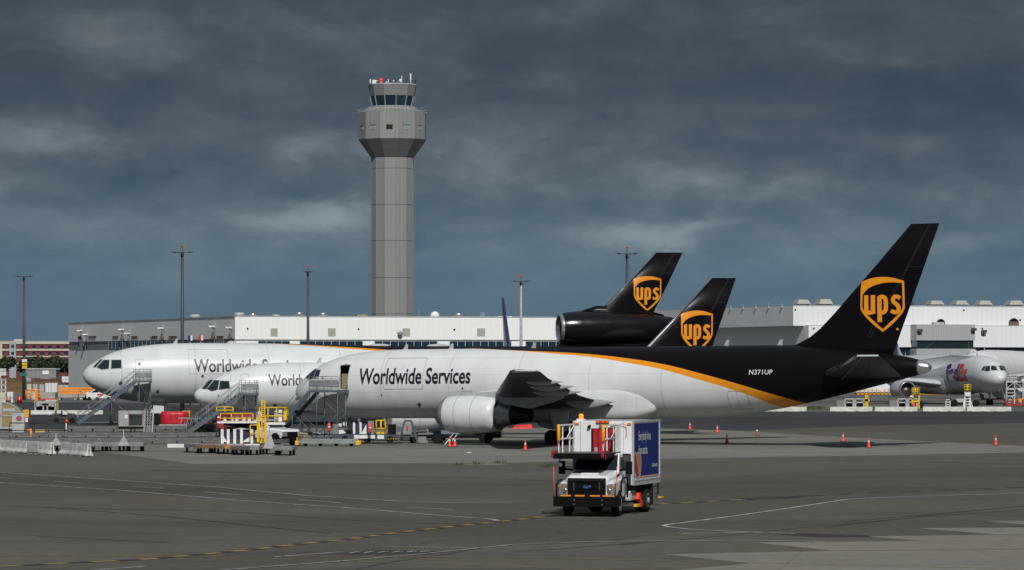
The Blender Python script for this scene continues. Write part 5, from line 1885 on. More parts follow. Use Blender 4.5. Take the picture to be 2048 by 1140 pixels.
# ------------------------------------------------------------------ catering truck
def make_truck():
    a = R(16)
    f = V(-math.sin(a), -math.cos(a), 0)
    l = V(math.cos(a), -math.sin(a), 0)
    o = V(3.42, 151.5, 0) - l * 0.12
    root = thing('catering_truck', 'white high lift catering truck with a blue side panel and a platform over its cab', 'truck', (o.x, o.y, 0), math.atan2(f.y, f.x))
    TW = M('truck_white', (0.74, 0.75, 0.75), 0.32, dirt=0.12, coat=0.4)
    # chassis
    m = MB()
    for y in (-0.45, 0.45):
        m.box(-6.9, 0.6, y - 0.06, y + 0.06, 0.62, 0.88)
    for x in (-6.2, -4.8, -3.4, -2.0, 0.3):
        m.box(x, x + 0.15, -0.6, 0.6, 0.62, 0.80)
    m.box(-4.6, -4.2, -1.0, 1.0, 0.40, 0.62)
    m.box(-3.4, -2.2, -0.9, -0.5, 0.5, 0.95)
    m.box(-6.2, -1.9, -0.95, 0.95, 0.90, 1.18)
    m.build('chassis', BLACK, root)
    # hood: tapered nose with fenders
    m = MB()
    def hs(x, w, z0, z1, r):
        return [V(x, -w, z0), V(x, -w, z1 - r), V(x, -w + r, z1), V(x, w - r, z1), V(x, w, z1 - r), V(x, w, z0)]
    m.loft([hs(0.92, 0.84, 0.78, 1.60, 0.10), hs(0.80, 0.90, 0.78, 1.68, 0.12), hs(0.30, 0.95, 0.80, 1.77, 0.16), hs(-0.45, 1.0, 0.9, 1.86, 0.2)], 0, False)
    m.build('hood', TW, root, 0.03)
    m = MB()
    m.side([(0.5, 1.77), (-0.36, 1.872), (-0.36, 1.80), (0.5, 1.70)], -0.36, 0.36)
    m.side([(0.875, 1.655), (0.83, 1.70), (0.80, 1.67), (0.86, 1.63)], -0.42, 0.42)
    m.build('hood_scoop', TW, root, 0.015)
    for sd in (-1, 1):
        m = MB()
        w0, w1 = 0.78, 1.16
        pts = [(0.86, 0.80), (0.90, 1.28), (0.78, 1.40), (0.35, 1.47), (-0.35, 1.50), (-0.72, 1.46), (-0.74, 0.75), (-0.56, 0.78)]
        pts += [(0.56 * math.cos(R(t)), 0.52 + 0.56 * math.sin(R(t))) for t in range(150, 24, -14)]
        y0, y1 = sd * w0, sd * w1
        m.side(pts, min(y0, y1), max(y0, y1))
        m.build('fender', TW, root, 0.05)
        m = MB()
        m.side([(0.895, 0.90), (0.93, 1.30), (0.78, 1.38), (0.72, 0.92)], min(sd * 0.815, sd * 1.185), max(sd * 0.815, sd * 1.185), 0)
        h = m.build('headlight', M('lamp_silver', (0.45, 0.46, 0.47), 0.2, metal=0.6, dirt=0.3, scale=8), root, 0.01)
        m = MB()
        m.side([(0.935, 1.23), (0.938, 1.28), (0.80, 1.33), (0.80, 1.30)], min(sd * 1.07, sd * 1.188), max(sd * 1.07, sd * 1.188))
        m.build('turn_signal', AMBER, h)
        m = MB()
        m.lathe([(0, 0.085), (0.03, 0.10), (0.05, 0.06)], (0.90, sd * 0.93, 1.08), (1, 0, 0.06), 12)
        m.build('reflector', METAL, h)
    # grille
    m = MB()
    m.side([(0.90, 0.84), (0.97, 0.86), (0.99, 1.50), (0.93, 1.58), (0.88, 1.58)], -0.80, -0.66, 0)
    m.side([(0.90, 0.84), (0.97, 0.86), (0.99, 1.50), (0.93, 1.58), (0.88, 1.58)], 0.66, 0.80, 0)
    m.side([(0.90, 1.46), (0.99, 1.46), (0.95, 1.58), (0.88, 1.58)], -0.66, 0.66, 0)
    m.side([(0.90, 0.84), (0.97, 0.84), (0.98, 0.98), (0.90, 0.98)], -0.66, 0.66, 0)
    m.box(0.90, 0.925, -0.66, 0.66, 0.98, 1.46, 1)
    for z in (1.06, 1.14, 1.30, 1.38):
        m.box(0.925, 0.95, -0.40, 0.40, z - 0.02, z + 0.02, 0)
    for y in (-0.54, 0.54):
        m.box(0.925, 0.965, y - 0.09, y + 0.09, 0.98, 1.46, 0)
        m.box(0.965, 0.975, y - 0.02, y + 0.02, 1.10, 1.42, 2)
    m.box(0.925, 0.955, -0.42, 0.42, 1.18, 1.26, 0)
    g = m.build('grille', [M('grille_black', (0.006, 0.006, 0.0065), 0.4, dirt=0.1, spec=0.2), BLACK, M('grille_grey', (0.06, 0.06, 0.062), 0.4)], root)
    m = MB()
    m.lathe([(0, 0.001), (0.0, 0.145), (0.022, 0.145), (0.03, 0.12)], (0.956, 0, 1.22), (1, 0, 0), 24, 0)
    for v in range(len(m.v)):
        x, y, z = m.v[v]
        m.v[v] = (x, y * 1.35, 1.22 + (z - 1.22) * 0.62)
    b = m.build('badge', M('badge_blue', (0.01, 0.03, 0.13), 0.25, dirt=0.05), g)
    vs, fs = text_2d('Ford', 0.24, 0.09, 0.0, shear=0.35)
    MB().add([(0.989, -0.12 + x, 1.18 + z) for x, z in vs], fs).build('lettering', METAL, b, fix=False)
    # cab
    m = MB()
    cabx = [(-0.42, 1.82), (-0.95, 2.50), (-1.12, 2.56), (-1.62, 2.55), (-1.66, 0.85), (-0.72, 0.85), (-0.60, 1.4)]
    m.loft([[V(x, sd * (1.0 if z < 1.9 else 0.86 + (2.56 - z) * 0.2), z) for x, z in cabx] for sd in (-1, 1)], 0, False)
    m.build('cab', TW, root, 0.05)
    m = MB()
    m.add([(-0.46, -0.88, 1.90), (-0.46, 0.88, 1.90), (-0.945, 0.78, 2.46), (-0.945, -0.78, 2.46)], [(0, 1, 2, 3)])
    m.add([(-0.448, -0.90, 1.86), (-0.448, 0.90, 1.86), (-0.472, 0.86, 1.92), (-0.472, -0.86, 1.92)], [(0, 1, 2, 3)])
    for v in range(len(m.v)):
        x, y, z = m.v[v]
        m.v[v] = (x + 0.03, y, z + 0.02)
    ws = m.build('windscreen', GLASS, root)
    m = MB()
    for y in (-0.55, 0.15):
        m.bar((-0.40, y, 1.94), (-0.66, y + 0.42, 2.22), 0.025, 0.02)
    m.build('wiper', BLACK, ws)
    m = MB()
    m.bar((-0.44, -0.9, 1.90), (-0.93, -0.80, 2.50), 0.05, 0.05)
    m.bar((-0.44, 0.9, 1.90), (-0.93, 0.80, 2.50), 0.05, 0.05)
    m.build('windscreen_seal', BLACK, ws)
    for sd in (-1, 1):
        m = MB()
        yy = lambda z: sd * (0.86 + (2.56 - z) * 0.2 + 0.012)
        w = [(-0.72, 1.92), (-1.02, 2.38), (-1.50, 2.40), (-1.52, 1.92)]
        m.add([(x, yy(z) if z > 1.93 else sd * 1.005, z) for x, z in w], [(0, 1, 2, 3)])
        dr = MB()
        dr.box(-1.56, -0.70, min(sd * 1.0, sd * 1.03), max(sd * 1.0, sd * 1.03), 0.92, 1.84)
        door = dr.build('door', TW, root, 0.01)
        m.build('window', GLASS, door)
        MB().box(-1.50, -1.36, sd * 1.03 - 0.015 + sd * 0.015, sd * 1.03 + 0.015 + sd * 0.015, 1.60, 1.66).build('handle', BLACK, door)
        # mirror on an arm
        m = MB()
        m.bar((-0.62, sd * 0.98, 1.86), (-0.40, sd * 1.34, 1.92), 0.06, 0.10)
        m.bar((-0.70, sd * 0.98, 1.98), (-0.42, sd * 1.34, 2.0), 0.03)
        m.box(-0.50, -0.36, sd * 1.42 - 0.13, sd * 1.42 + 0.13, 1.70, 2.24)
        m.build('wing_mirror', BLACK, root, 0.05)
    # side vents lettering on the hood
    m = MB()
    m.add([(0.02 - 0.5 * t, 1.012 + 0.0 * t, z) for t, z in ((0, 1.60), (1, 1.66), (1, 1.76), (0, 1.68))], [(0, 1, 2, 3)])
    m.build('hood_emblem', BLACK, root, fix=False)
    # bumper
    m = MB()
    m.box(0.95, 1.17, -1.36, 1.36, 0.42, 0.84)
    m.box(0.60, 0.95, -1.36, -1.20, 0.46, 0.80)
    m.box(0.60, 0.95, 1.20, 1.36, 0.46, 0.80)
    bp = m.build('bumper', BLACK, root, 0.015)
    m = MB()
    for y in (-0.82, -0.24, 0.40, 0.92):
        m.box(1.10, 1.18, y - 0.20, y + 0.20, 0.842, 0.90)
    m.build('bumper_reflector', ORANGE, bp)
    m = MB()
    for y in (-0.46, 0.70):
        for z in (0.52, 0.70):
            m.lathe([(0, 0.03), (0.03, 0.025)], (1.17, y, z), (1, 0, 0), 8)
    m.build('bumper_bolt', METAL, bp)
    for sd in (-1, 1):
        m = MB()
        m.path([(1.02, sd * 1.25, 0.84), (1.02, sd * 1.25, 1.30), (0.86, sd * 1.22, 1.46), (0.45, sd * 1.19, 1.50)] if sd < 0 else [(0.2, 1.26, 1.0), (0.2, 1.26, 1.42), (-0.1, 1.24, 1.55), (-0.9, 1.22, 1.58), (-0.98, 1.22, 1.5), (-0.98, 1.22, 0.75)], 0.035, 6)
        m.build('guard_rail', BLACK, root)
        m = MB()
        m.tube((1.08, sd * 1.30 - (0.05 if sd < 0 else 0.06), 0.84), (1.08, sd * 1.33 - 0.03, 2.08), 0.022, 0.014, 6)
        m.build('marker_pole', M('pink_red_pole', (0.75, 0.10, 0.10), 0.5), root)
    # box body
    m = MB()
    bx0, bx1, w, z0, z1 = -6.3, -1.76, 1.27, 1.22, 3.86
    m.box(bx0, bx1, -w, w, z0, z1, 0)
    bodyo = m.build('box_body', TW, root, 0.02)
    m = MB()
    for y in (-w, w):
        for x in (bx0, bx1):
            m.box(x - 0.06, x + 0.06, y - 0.035, y + 0.035, z0, z1 + 0.01)
        m.box(bx0, bx1, y - 0.03, y + 0.03, z1 - 0.07, z1 + 0.02)
        m.box(bx0, bx1, y - 0.04, y + 0.04, z0 - 0.02, z0 + 0.12)
        m.box(bx0 + 0.1, bx1 - 0.05, y - 0.05, y + 0.05, z0 + 0.15, z0 + 0.22)
    for y in (-0.98, 0.86):
        m.box(bx1, bx1 + 0.015, y - 0.012, y + 0.012, z0, z1)
    for k in range(1, 9):
        x = bx0 + (bx1 - bx0) * k / 9
        m.box(x - 0.012, x + 0.012, w, w + 0.006, z0 + 0.22, 1.5)
    m.build('body_trim', LSTEEL, bodyo)
    m = MB()
    m.box(bx0 + 0.14, bx1 - 0.10, w + 0.002, w + 0.012, 1.55, 3.74)
    pn = m.build('blue_panel', NAVY, bodyo)
    Y = w + 0.018

    def art(vs, fs, x0, zb, mat, name, dz=0.0):
        MB().add([(x0 - x, Y + dz, zb + z) for x, z in vs], fs).build(name, mat, pn, fix=False)
    for body, ww, hh, x0, zb in (('Everybody loves', 2.10, 0.50, -2.62, 2.93), ('free snacks.', 1.55, 0.37, -2.62, 2.47), ('Southwest', 0.98, 0.19, -4.90, 1.89)):
        vs, fs = text_2d(body, ww, hh, 0.012, spacing=0.92)
        art(vs, fs, x0, zb, AWHITE, 'lettering')
    # striped heart running off the front lower edge of the panel
    hx, hz = -1.87, 1.56
    def P2(pts):
        vs, fs = poly_bm([[(x * 1.3, z * 1.02) for x, z in pts]])
        return vs, fs
    art(*P2([(0, 0.95), (0.12, 1.02), (0.28, 0.95), (0.52, 1.03), (0.76, 0.97), (0.90, 0.80), (0.94, 0.55), (0.88, 0.25), (0.80, 0.0), (0, 0.0)]), hx, hz, M('heart_silver', (0.45, 0.46, 0.48), 0.4), 'heart_stripe')
    art(*P2([(0, 0.88), (0.10, 0.94), (0.24, 0.88), (0.50, 0.30), (0.62, 0.0), (0.30, 0.0), (0, 0.30)]), hx, hz, M('heart_red', (0.40, 0.015, 0.02), 0.4), 'heart_stripe', 0.004)
    art(*P2([(0.36, 0.86), (0.52, 0.96), (0.72, 0.91), (0.84, 0.76), (0.87, 0.52), (0.80, 0.22), (0.72, 0.04), (0.56, 0.40)]), hx, hz, M('heart_orange', (0.55, 0.20, 0.02), 0.4), 'heart_stripe', 0.004)
    m = MB()
    n = 15
    for i in range(n):
        x = bx1 - 0.45 - i * 0.28
        m.box(x - 0.14, x, Y - 0.004, Y + 0.004, 1.50, 1.565, 0)
        m.box(x - 0.28, x - 0.141, Y - 0.004, Y + 0.004, 1.50, 1.565, 1)
    m.build('reflective_tape', [REDL, AWHITE], bodyo)
    # front of the box: door opening with red curtain, marker lamps
    m = MB()
    m.box(bx1 + 0.002, bx1 + 0.03, -0.52, 0.70, 2.56, 3.56)
    m.build('doorway', BLACK, bodyo)
    m = MB()
    rows = []
    for i in range(25):
        y = -0.44 + 1.10 * i / 24
        rows.append([V(bx1 + 0.075 + 0.03 * math.sin(i * 1.3) + 0.015 * math.sin(i * 3.1 + j), y, 2.56 + 0.98 * j / 8) for j in range(9)])
    m.loft(rows, 0, True, False, False)
    m.build('curtain', M('curtain_red', (0.40, 0.010, 0.022), 0.4, dirt=0.5, scale=5), bodyo, fix=False)
    m = MB()
    m.box(bx1 + 0.11, bx1 + 0.12, -0.36, -0.22, 2.60, 2.78)
    m.build('curtain_label', M('grey_label', (0.4, 0.4, 0.4), 0.6, dirt=0.8, scale=30), bodyo)
    m = MB()
    m.box(bx1 + 0.002, bx1 + 0.10, -0.16, 0.72, 3.58, 3.72, 0)
    m.box(bx1 + 0.10, bx1 + 0.12, -0.02, 0.30, 3.61, 3.69, 1)
    m.build('destination_lamp', [MGREY, M('lit_panel', (0.7, 0.5, 0.4), 0.4, emit=((1.0, 0.62, 0.42), 0.8))], bodyo)
    m = MB()
    m.box(bx1 + 0.002, bx1 + 0.06, -1.22, -1.05, 3.72, 3.79)
    m.box(bx1 + 0.002, bx1 + 0.06, 1.02, 1.18, 3.72, 3.79)
    m.build('marker_lamp', AMBER, bodyo)
    m = MB()
    m.box(bx1 - 0.04, bx1 + 0.08, -0.30, 0.25, 3.78, 3.88, 0)
    for y in (-0.24, -0.05, 0.14):
        m.box(bx1 + 0.08, bx1 + 0.10, y, y + 0.1, 3.80, 3.86, 1)
    m.build('light_bar', [REDL, AMBER], bodyo)
    m = MB()
    m.box(bx1 - 0.55, bx1 - 0.15, -1.2, -0.9, 3.86, 3.95, 1)
    m.lathe([(0, 0.10), (0.16, 0.095), (0.2, 0.06)], (bx1 - 0.35, -1.05, 3.95), (0, 0, 1), 12, 0)
    m.build('beacon', [AMBERLIT, WHITE], bodyo)
    m = MB()
    m.box(bx1 + 0.0, bx1 + 0.1, -0.62, -0.54, 3.60, 3.70)
    m.ball((bx1 + 0.1, -0.6, 3.62), 0.07, 6)
    m.build('work_lamp', BLACK, bodyo)
    m = MB()
    m.path([(bx1 + 0.1, 0.70, 3.70), (bx1 + 0.12, 0.82, 3.76), (bx1 + 0.1, 0.95, 3.70), (bx1 + 0.08, 1.0, 3.55), (bx1 + 0.07, 0.98, 3.20)], 0.014, 5)
    m.build('air_hose', RED, bodyo)
    # side screen between cab and box, forward door panel
    m = MB()
    m.box(bx1 + 0.02, -0.9, 0.72, 0.76, 2.60, 3.68)
    m.build('side_door_panel', TW, root, 0.01)
    m = MB()
    m.box(bx1 + 0.0, bx1 + 0.04, 0.70, 1.16, 1.25, 2.50, 0)
    for y in (0.70, 1.14):
        m.box(bx1 + 0.04, bx1 + 0.07, y, y + 0.04, 1.25, 2.52, 1)
    m.box(bx1 + 0.04, bx1 + 0.07, 0.70, 1.18, 2.48, 2.52, 1)
    m.build('mesh_screen', [DGREY, BLACK], root)
    # platform above the cab with guard rails
    m = MB()
    m.box(bx1 + 0.01, 1.02, -1.42, 0.70, 2.36, 2.58)
    pf = m.build('platform', BLACK, root, 0.015)
    MB().box(bx1 + 0.02, 0.98, -1.38, 0.66, 2.582, 2.60).build('deck_tread', DGREY, pf)
    for ya, yb in ((-1.48, -1.36), (0.62, 0.76)):
        m = MB()
        m.box(0.45, 1.04, ya, yb, 2.56, 2.70)
        m.box(1.041, 1.08, ya + 0.01, yb - 0.01, 2.42, 2.68)
        m.build('red_bumper_pad', M('dark_red_pad', (0.30, 0.012, 0.02), 0.55, dirt=0.3), pf, 0.02)
    for y in (-1.30, 0.58):
        m = MB()
        for z in (3.16, 3.72):
            m.bar((bx1 + 0.02, y, z), (0.55, y, z), 0.05, 0.06)
        for x in (-1.2, -0.1, 0.5):
            m.bar((x, y, 2.60), (x, y, 3.72), 0.045)
        m.bar((bx1 + 0.05, y + 0.05, 3.68), (-0.6, y + 0.05, 3.2), 0.035)
        rl = m.build('platform_rail', TW, pf)
        m = MB()
        m.lathe([(0, 0.05), (0.03, 0.075), (0.67, 0.075), (0.70, 0.05)], (0.60, y + 0.02, 3.06), (0, 0, 1), 12)
        m.build('yellow_pad', M('pad_yellow', (0.75, 0.34, 0.012), 0.5, dirt=0.1), rl)
        m = MB()
        m.path([(0.66, y, 3.06), (0.68, y + 0.02, 2.9), (0.70, y + 0.03, 2.62)] if y < 0 else [(0.66, y + 0.1, 3.02), (0.70, y + 0.14, 2.7), (0.72, y + 0.16, 2.32)], 0.012, 5)
        m.build('pull_cord', M('pink_red_pole', (0.75, 0.10, 0.10)), rl)
    m = MB()
    m.tube((0.7, -1.2, 2.36), (0.7, -1.2, 2.22), 0.03)
    m.lathe([(0, 0.05), (0.05, 0.11), (0.13, 0.11), (0.15, 0.06)], (0.66, -1.2, 2.16), (1, 0, -0.2), 12)
    m.build('spot_lamp', METAL, pf)
    # scissor lift hints under the body
    m = MB()
    for y in (-0.75, 0.75):
        m.bar((-6.0, y, 0.95), (-2.2, y, 1.18), 0.1, 0.12)
        m.bar((-6.0, y, 1.18), (-2.2, y, 0.95), 0.1, 0.12)
    m.build('scissor_lift', DGREY, root)
    # wheels
    for x, y in ((0.0, -1.03), (0.0, 1.03), (-4.35, -1.0), (-4.35, 1.0)):
        t = MB()
        wheel(t, (x, y, 0.51), 0.51, 0.28 if x == 0 else 0.52, (0, 1, 0), 0, 1, 28)
        wl = t.build('wheel', [RUBBER, M('rim_white', (0.6, 0.6, 0.6), 0.35, metal=0.4, dirt=0.25) if x else METAL], root)
        sgn = 1 if y > 0 else -1
        hb = MB()
        ww = 0.14 if x == 0 else 0.26
        hb.lathe([(0, 0.30), (0.01, 0.30), (0.012, 0.26), (-0.05 if x else 0.03, 0.17), (0.05, 0.10), (0.07, 0.06)], (x, y + sgn * ww * 0.96, 0.51), (0, sgn, 0), 24)
        hb.build('rim', M('rim_white', (0.6, 0.6, 0.6)) if x else METAL, wl)
    for sd in (-1, 1):
        MB().box(-5.05, -5.0, sd * 1.0 - 0.3, sd * 1.0 + 0.3, 0.28, 1.1).build('mud_flap', RUBBER, root)
        m = MB()
        m.box(-2.9, -2.0, sd * 0.82 - 0.28, sd * 0.82 + 0.28, 0.55, 0.98)
        m.build('fuel_tank', M('tank_grey', (0.42, 0.45, 0.46), 0.4, dirt=0.25), root, 0.06)
        # outrigger feet, step
        m = MB()
        m.box(-2.9, -2.3, sd * 1.22 - 0.07, sd * 1.22 + 0.07, 0.30, 0.42)
        m.box(-6.75, -6.35, sd * 1.28 - 0.07, sd * 1.28 + 0.07, 0.52, 0.60)
        m.build('outrigger_foot', YELLOW, root)
        m = MB()
        for x in (-5.3, -6.35):
            m.bar((x, sd * 1.2, 0.72), (x, sd * 1.2, 1.20), 0.05)
        m.bar((-5.3, sd * 1.2, 1.05), (-6.35, sd * 1.2, 1.05), 0.04)
        m.bar((-6.35, sd * 1.2, 0.72), (-5.9, sd * 1.2, 0.72), 0.04)
        m.build('rear_step', BLACK, root)
    m = MB()
    m.box(-1.62, -0.78, 0.95, 1.12, 0.44, 0.50)
    m.box(-1.62, -0.78, -1.12, -0.95, 0.44, 0.50)
    m.build('cab_step', DGREY, root)
    g = MB()
    g.box(-2.75, -2.68, 1.16, 1.30, 0.55, 0.80)
    g.side([(-2.4, 0.62), (-2.85, 0.58), (-2.80, 0.88), (-2.55, 0.86)], 1.20, 1.34)
    g.side([(-2.95, 0.28), (-3.33, 0.30), (-3.30, 0.56), (-2.90, 0.54)], 1.14, 1.28)
    g.bar((-2.8, 1.24, 0.85), (-3.05, 1.22, 0.3), 0.03)
    ch = g.build('wheel_chock', M('chock_red', (0.85, 0.05, 0.02), 0.5, dirt=0.1), root)


# ------------------------------------------------------------------ ramp equipment
def make_stairs(label, pos, rz, floor, run, plen, width=1.15, lower=False, mat=None):
    """steps descend towards local -x from the platform at x 0..plen; local +y faces the aircraft"""
    mat = mat or BLUEGREY
    r = thing('boarding_stair', label, 'stairs', (pos[0], pos[1], 0), rz, 'wheeled stairs at the forward doors')
    w = width / 2
    m = MB()
    for y in (-w, w):
        m.bar((0.05, y, floor - 0.14), (-run, y, 0.22), 0.08, 0.30)
    m.build('stringer', mat, r)
    m = MB()
    n = int((floor - 0.3) / 0.21)
    for i in range(1, n):
        t = i / n
        m.box(-run * t - 0.13, -run * t + 0.13, -w + 0.04, w - 0.04, floor + (0.28 - floor) * t - 0.02, floor + (0.28 - floor) * t + 0.01)
    m.build('tread', LSTEEL, r)
    for y in (-w, w):
        m = MB()
        sl = (floor - 0.28) / run
        for h in (0.5, 0.95):
            m.tube((0, y, floor + h), (-run, y, 0.28 + h), 0.025, n=5)
        for k in range(6):
            t = k / 5
            m.tube((-run * t, y, floor + (0.28 - floor) * t), (-run * t, y, floor + (0.28 - floor) * t + 0.95), 0.022, n=5)
        m.build('handrail', STEEL, r)
    m = MB()
    m.box(0, plen, -w - 0.05, w + 0.25, floor - 0.16, floor - 0.02)
    m.box(plen - 0.06, plen + 0.02, -w - 0.05, w + 0.25, floor - 0.2, floor + 0.02)
    m.build('platform', mat, r)
    m = MB()
    ys = -w
    for h in (0.12, 0.38, 0.64, 0.9, 1.08):
        m.tube((0, ys, floor + h), (plen, ys, floor + h), 0.028, n=5)
        if h < 1:
            m.tube((plen, ys, floor + h), (plen, w, floor + h), 0.022, n=5)
    for k in range(5):
        m.tube((plen * k / 4, ys, floor), (plen * k / 4, ys, floor + 1.08), 0.025, n=5)
    m.tube((plen, w, floor), (plen, w, floor + 1.08), 0.025, n=5)
    m.tube((0, w, floor), (0, w, floor + 1.08), 0.025, n=5)
    m.tube((0, w, floor + 1.08), (plen * 0.4, w, floor + 1.08), 0.025, n=5)
    m.tube((0, w, floor + 0.03), (plen, w, floor + 0.03), 0.03, n=5)
    m.tube((plen, w, floor + 0.03), (plen, ys, floor + 0.03), 0.03, n=5)
    m.tube((0, ys, floor + 0.03), (plen, ys, floor + 0.03), 0.03, n=5)
    m.box(0.02, plen, ys - 0.01, ys + 0.01, floor + 0.22, floor + 0.80)
    m.build('platform_railing', STEEL, r)
    m = MB()
    for x in (plen * 0.25, plen * 0.95):
        for y in (-w + 0.05, w - 0.05):
            m.tube((x, y, 0.35), (x, y, floor - 0.1), 0.04, n=6)
    for y in (-w + 0.05, w - 0.05):
        m.tube((plen * 0.25, y, 0.5), (plen * 0.95, y, floor * 0.55), 0.028, n=5)
        m.tube((plen * 0.95, y, floor * 0.55), (plen * 0.25, y, floor - 0.3), 0.028, n=5)
        m.tube((-run * 0.42, y, 0.35), (-run * 0.42, y, floor * 0.58), 0.045, n=6)
        m.tube((-run * 0.42, y, floor * 0.58 - 0.1), (plen * 0.25, y, 0.4), 0.03, n=5)
    m.tube((-run * 0.42, -w, floor * 0.56), (-run * 0.42, w, floor * 0.56), 0.04, n=6)
    m.build('support_leg', mat, r)
    m = MB()
    for y in (-w + 0.03, w - 0.03):
        m.bar((-run * 0.98, y, 0.32), (plen, y, 0.32), 0.09, 0.12)
    for x in (-run * 0.9, -run * 0.42, plen * 0.25, plen * 0.95):
        m.bar((x, -w, 0.32), (x, w, 0.32), 0.08, 0.1)
    m.build('base_frame', mat, r)
    for x in (-run * 0.42, plen * 0.8):
        for y in (-w - 0.06, w + 0.06):
            t = MB()
            wheel(t, (x, y, 0.22), 0.22, 0.14, (0, 1, 0))
            t.build('wheel', [RUBBER, STEEL], r)
    return r


def make_all_stairs():
    def world(nose, th, s, lat):
        t = R(th)
        return (nose[0] - s * (-math.cos(t)) - lat * math.sin(t), nose[1] - s * math.sin(t) - lat * math.cos(t))
    make_stairs('grey steel stair at the open door of the nearest freighter', world((-17.2, 296.5), 28, 3.55, 3.42), -R(28), 4.05, 3.75, 2.72, 1.3)
    make_stairs('grey steel stair at the forward door of the trijet, longest of the three', world((-42.7, 368), -12, 4.75, 3.85), R(12), 4.42, 5.6, 1.62, 1.2)
    make_stairs('grey steel stair at the forward door of the slim freighter', world((-26.8, 312), -12, 3.55, 2.65), R(12), 3.66, 4.6, 1.45, 1.15)


def make_cones():
    proto = thing('traffic_cone', '', 'traffic cone', (0, 0, 0), 0, 'traffic cones round the parked freighters')
    MB().box(-0.19, 0.19, -0.19, 0.19, 0, 0.035).build('base', RUBBER, proto, 0.01)
    MB().lathe([(0.03, 0.145), (0.06, 0.135), (0.42, 0.075)], (0, 0, 0), (0, 0, 1), 16).lathe([(0.56, 0.052), (0.74, 0.022), (0.745, 0.012)], (0, 0, 0), (0, 0, 1), 16).build('cone_body', CONE, proto)
    MB().lathe([(0.42, 0.077), (0.56, 0.054)], (0, 0, 0), (0, 0, 1), 16, 0, True, False).build('reflective_collar', M('collar_white', (0.7, 0.7, 0.66), 0.5, dirt=0.3), proto)
    C = [((1050.5, 901), 'orange cone alone on pale concrete left of the catering truck'), ((899.3, 893.8), 'left cone of the pair under the big engine'), ((909.6, 893.8), 'right cone of the pair under the big engine'),
         ((1001, 865), 'small far cone beneath the engine exhaust nozzle'), ((1092.7, 886), 'dark shaded cone beside the main wheels'), ((1380, 859), 'farthest cone on the left of the tail group'),
         ((1434.5, 866), 'second far cone right of the catering truck'), ((1453.8, 886.7), 'bright cone standing on the tail shadow right of the truck'), ((1513.9, 872.5), 'faded brownish cone with a white top under the rear fuselage'),
         ((1686, 883.5), 'cone just behind the tail shadow, left one of two'), ((1737.5, 896), 'cone on the tip of the tail shadow below the tail cone'), ((1991.6, 890.8), 'lone cone at the far right edge')]
    res = copies(proto, [(*gp(*p), random.uniform(0, 1.5)) for p, _ in C], [l for _, l in C], 'traffic cones round the parked freighters')
    FAD = M('faded_cone', (0.30, 0.07, 0.04), 0.6, dirt=0.4)
    r = res[8]
    for ch in r.children:
        if ch.name.startswith('cone_body'):
            ch.data = ch.data.copy()
            ch.data.materials[0] = FAD
        if ch.name.startswith('reflective'):
            pass


def make_barriers():
    def jersey(name, label, p0, p1, h, grp, taper=True, mat=BLOCK):
        p0, p1 = Vector(p0), Vector(p1)
        L = (p1 - p0).length
        d = p1 - p0
        m = MB()
        if taper:
            sec = [(-0.30, 0.06), (-0.30, 0.16), (-0.17, 0.36), (-0.10, h), (0.10, h), (0.17, 0.36), (0.30, 0.16), (0.30, 0.06)]
        else:
            sec = [(-0.24, 0.02), (-0.22, h - 0.04), (-0.18, h), (0.18, h), (0.22, h - 0.04), (0.24, 0.02)]
        m.loft([[V(x, y, z) for y, z in sec] for x in (0, 0.04, L * 0.5, L - 0.04, L)], 0, False)
        for k in (0.22, 0.5, 0.78):
            m.box(L * k - L * 0.10, L * k + L * 0.10, -0.29, 0.29, 0, 0.07 if taper else 0.03)
        r = thing(name, label, 'barrier', (p0.x, p0.y, 0), math.atan2(d.y, d.x), grp)
        m.build('block', mat, r, 0.015)
        m = MB()
        for x in (0.02, L - 0.02):
            m.bar((x, 0, 0.5 * h), (x + (0.06 if x > 1 else -0.06), 0, 0.5 * h), 0.08)
            m.bar((x + (0.05 if x > 1 else -0.05), 0, 0.1), (x + (0.05 if x > 1 else -0.05), 0, h * 0.9), 0.04)
        m.build('joining_pin', DGREY, r)
        return r, L
    g = 'concrete barriers by the ramp road'
    jersey('concrete_barrier', 'white concrete barrier cut off by the left edge', gp(-52, 901), gp(56, 907.2), 0.86, g)
    r, L = jersey('concrete_barrier', 'bare grey concrete barrier carrying a white panel', gp(57, 907.4), gp(104, 910), 0.86, g)
    MB().box(L * 0.12, L * 0.60, -0.33, -0.305, 0.16, 0.82).build('white_panel', M('panel_white', (0.62, 0.63, 0.62), 0.6, dirt=0.5, scale=6), r)
    jersey('concrete_barrier', 'white concrete barrier standing alone right of the other two', gp(125, 909.8), gp(178, 914), 0.86, g)
    LB = M('barrier_white', (0.62, 0.62, 0.59), 0.8, dirt=0.5, scale=1.5, dcol=(0.3, 0.29, 0.27))
    g = 'long white barriers before the grey freighter'
    for (a, b), lb in zip(((1500, 1613), (1660, 1744.5), (1749.5, 1834.5), (1845.5, 1930.5), (1933, 2022)),
                          ('long low white barrier partly behind the dark rear fuselage', 'long low white barrier below the left white lift', 'long low white barrier below the engine of the grey freighter',
                           'long low white barrier left of the yellow topped stand', 'long low white barrier at the right end of the row')):
        jersey('low_barrier', lb, gp(a, 822.8), gp(b, 822.8), 0.58, g, False, LB)
    g = 'long white barriers behind the storage decks'
    for (a, b), lb in zip(((-30, 52), (62, 110), (114, 206)), ('low pale barrier at the far left behind the decks', 'low pale barrier under the far yellow loader', 'low pale barrier left of the trijet stair foot')):
        jersey('low_barrier', lb, gp(a, 829), gp(b, 829), 0.5, g, False, LB)


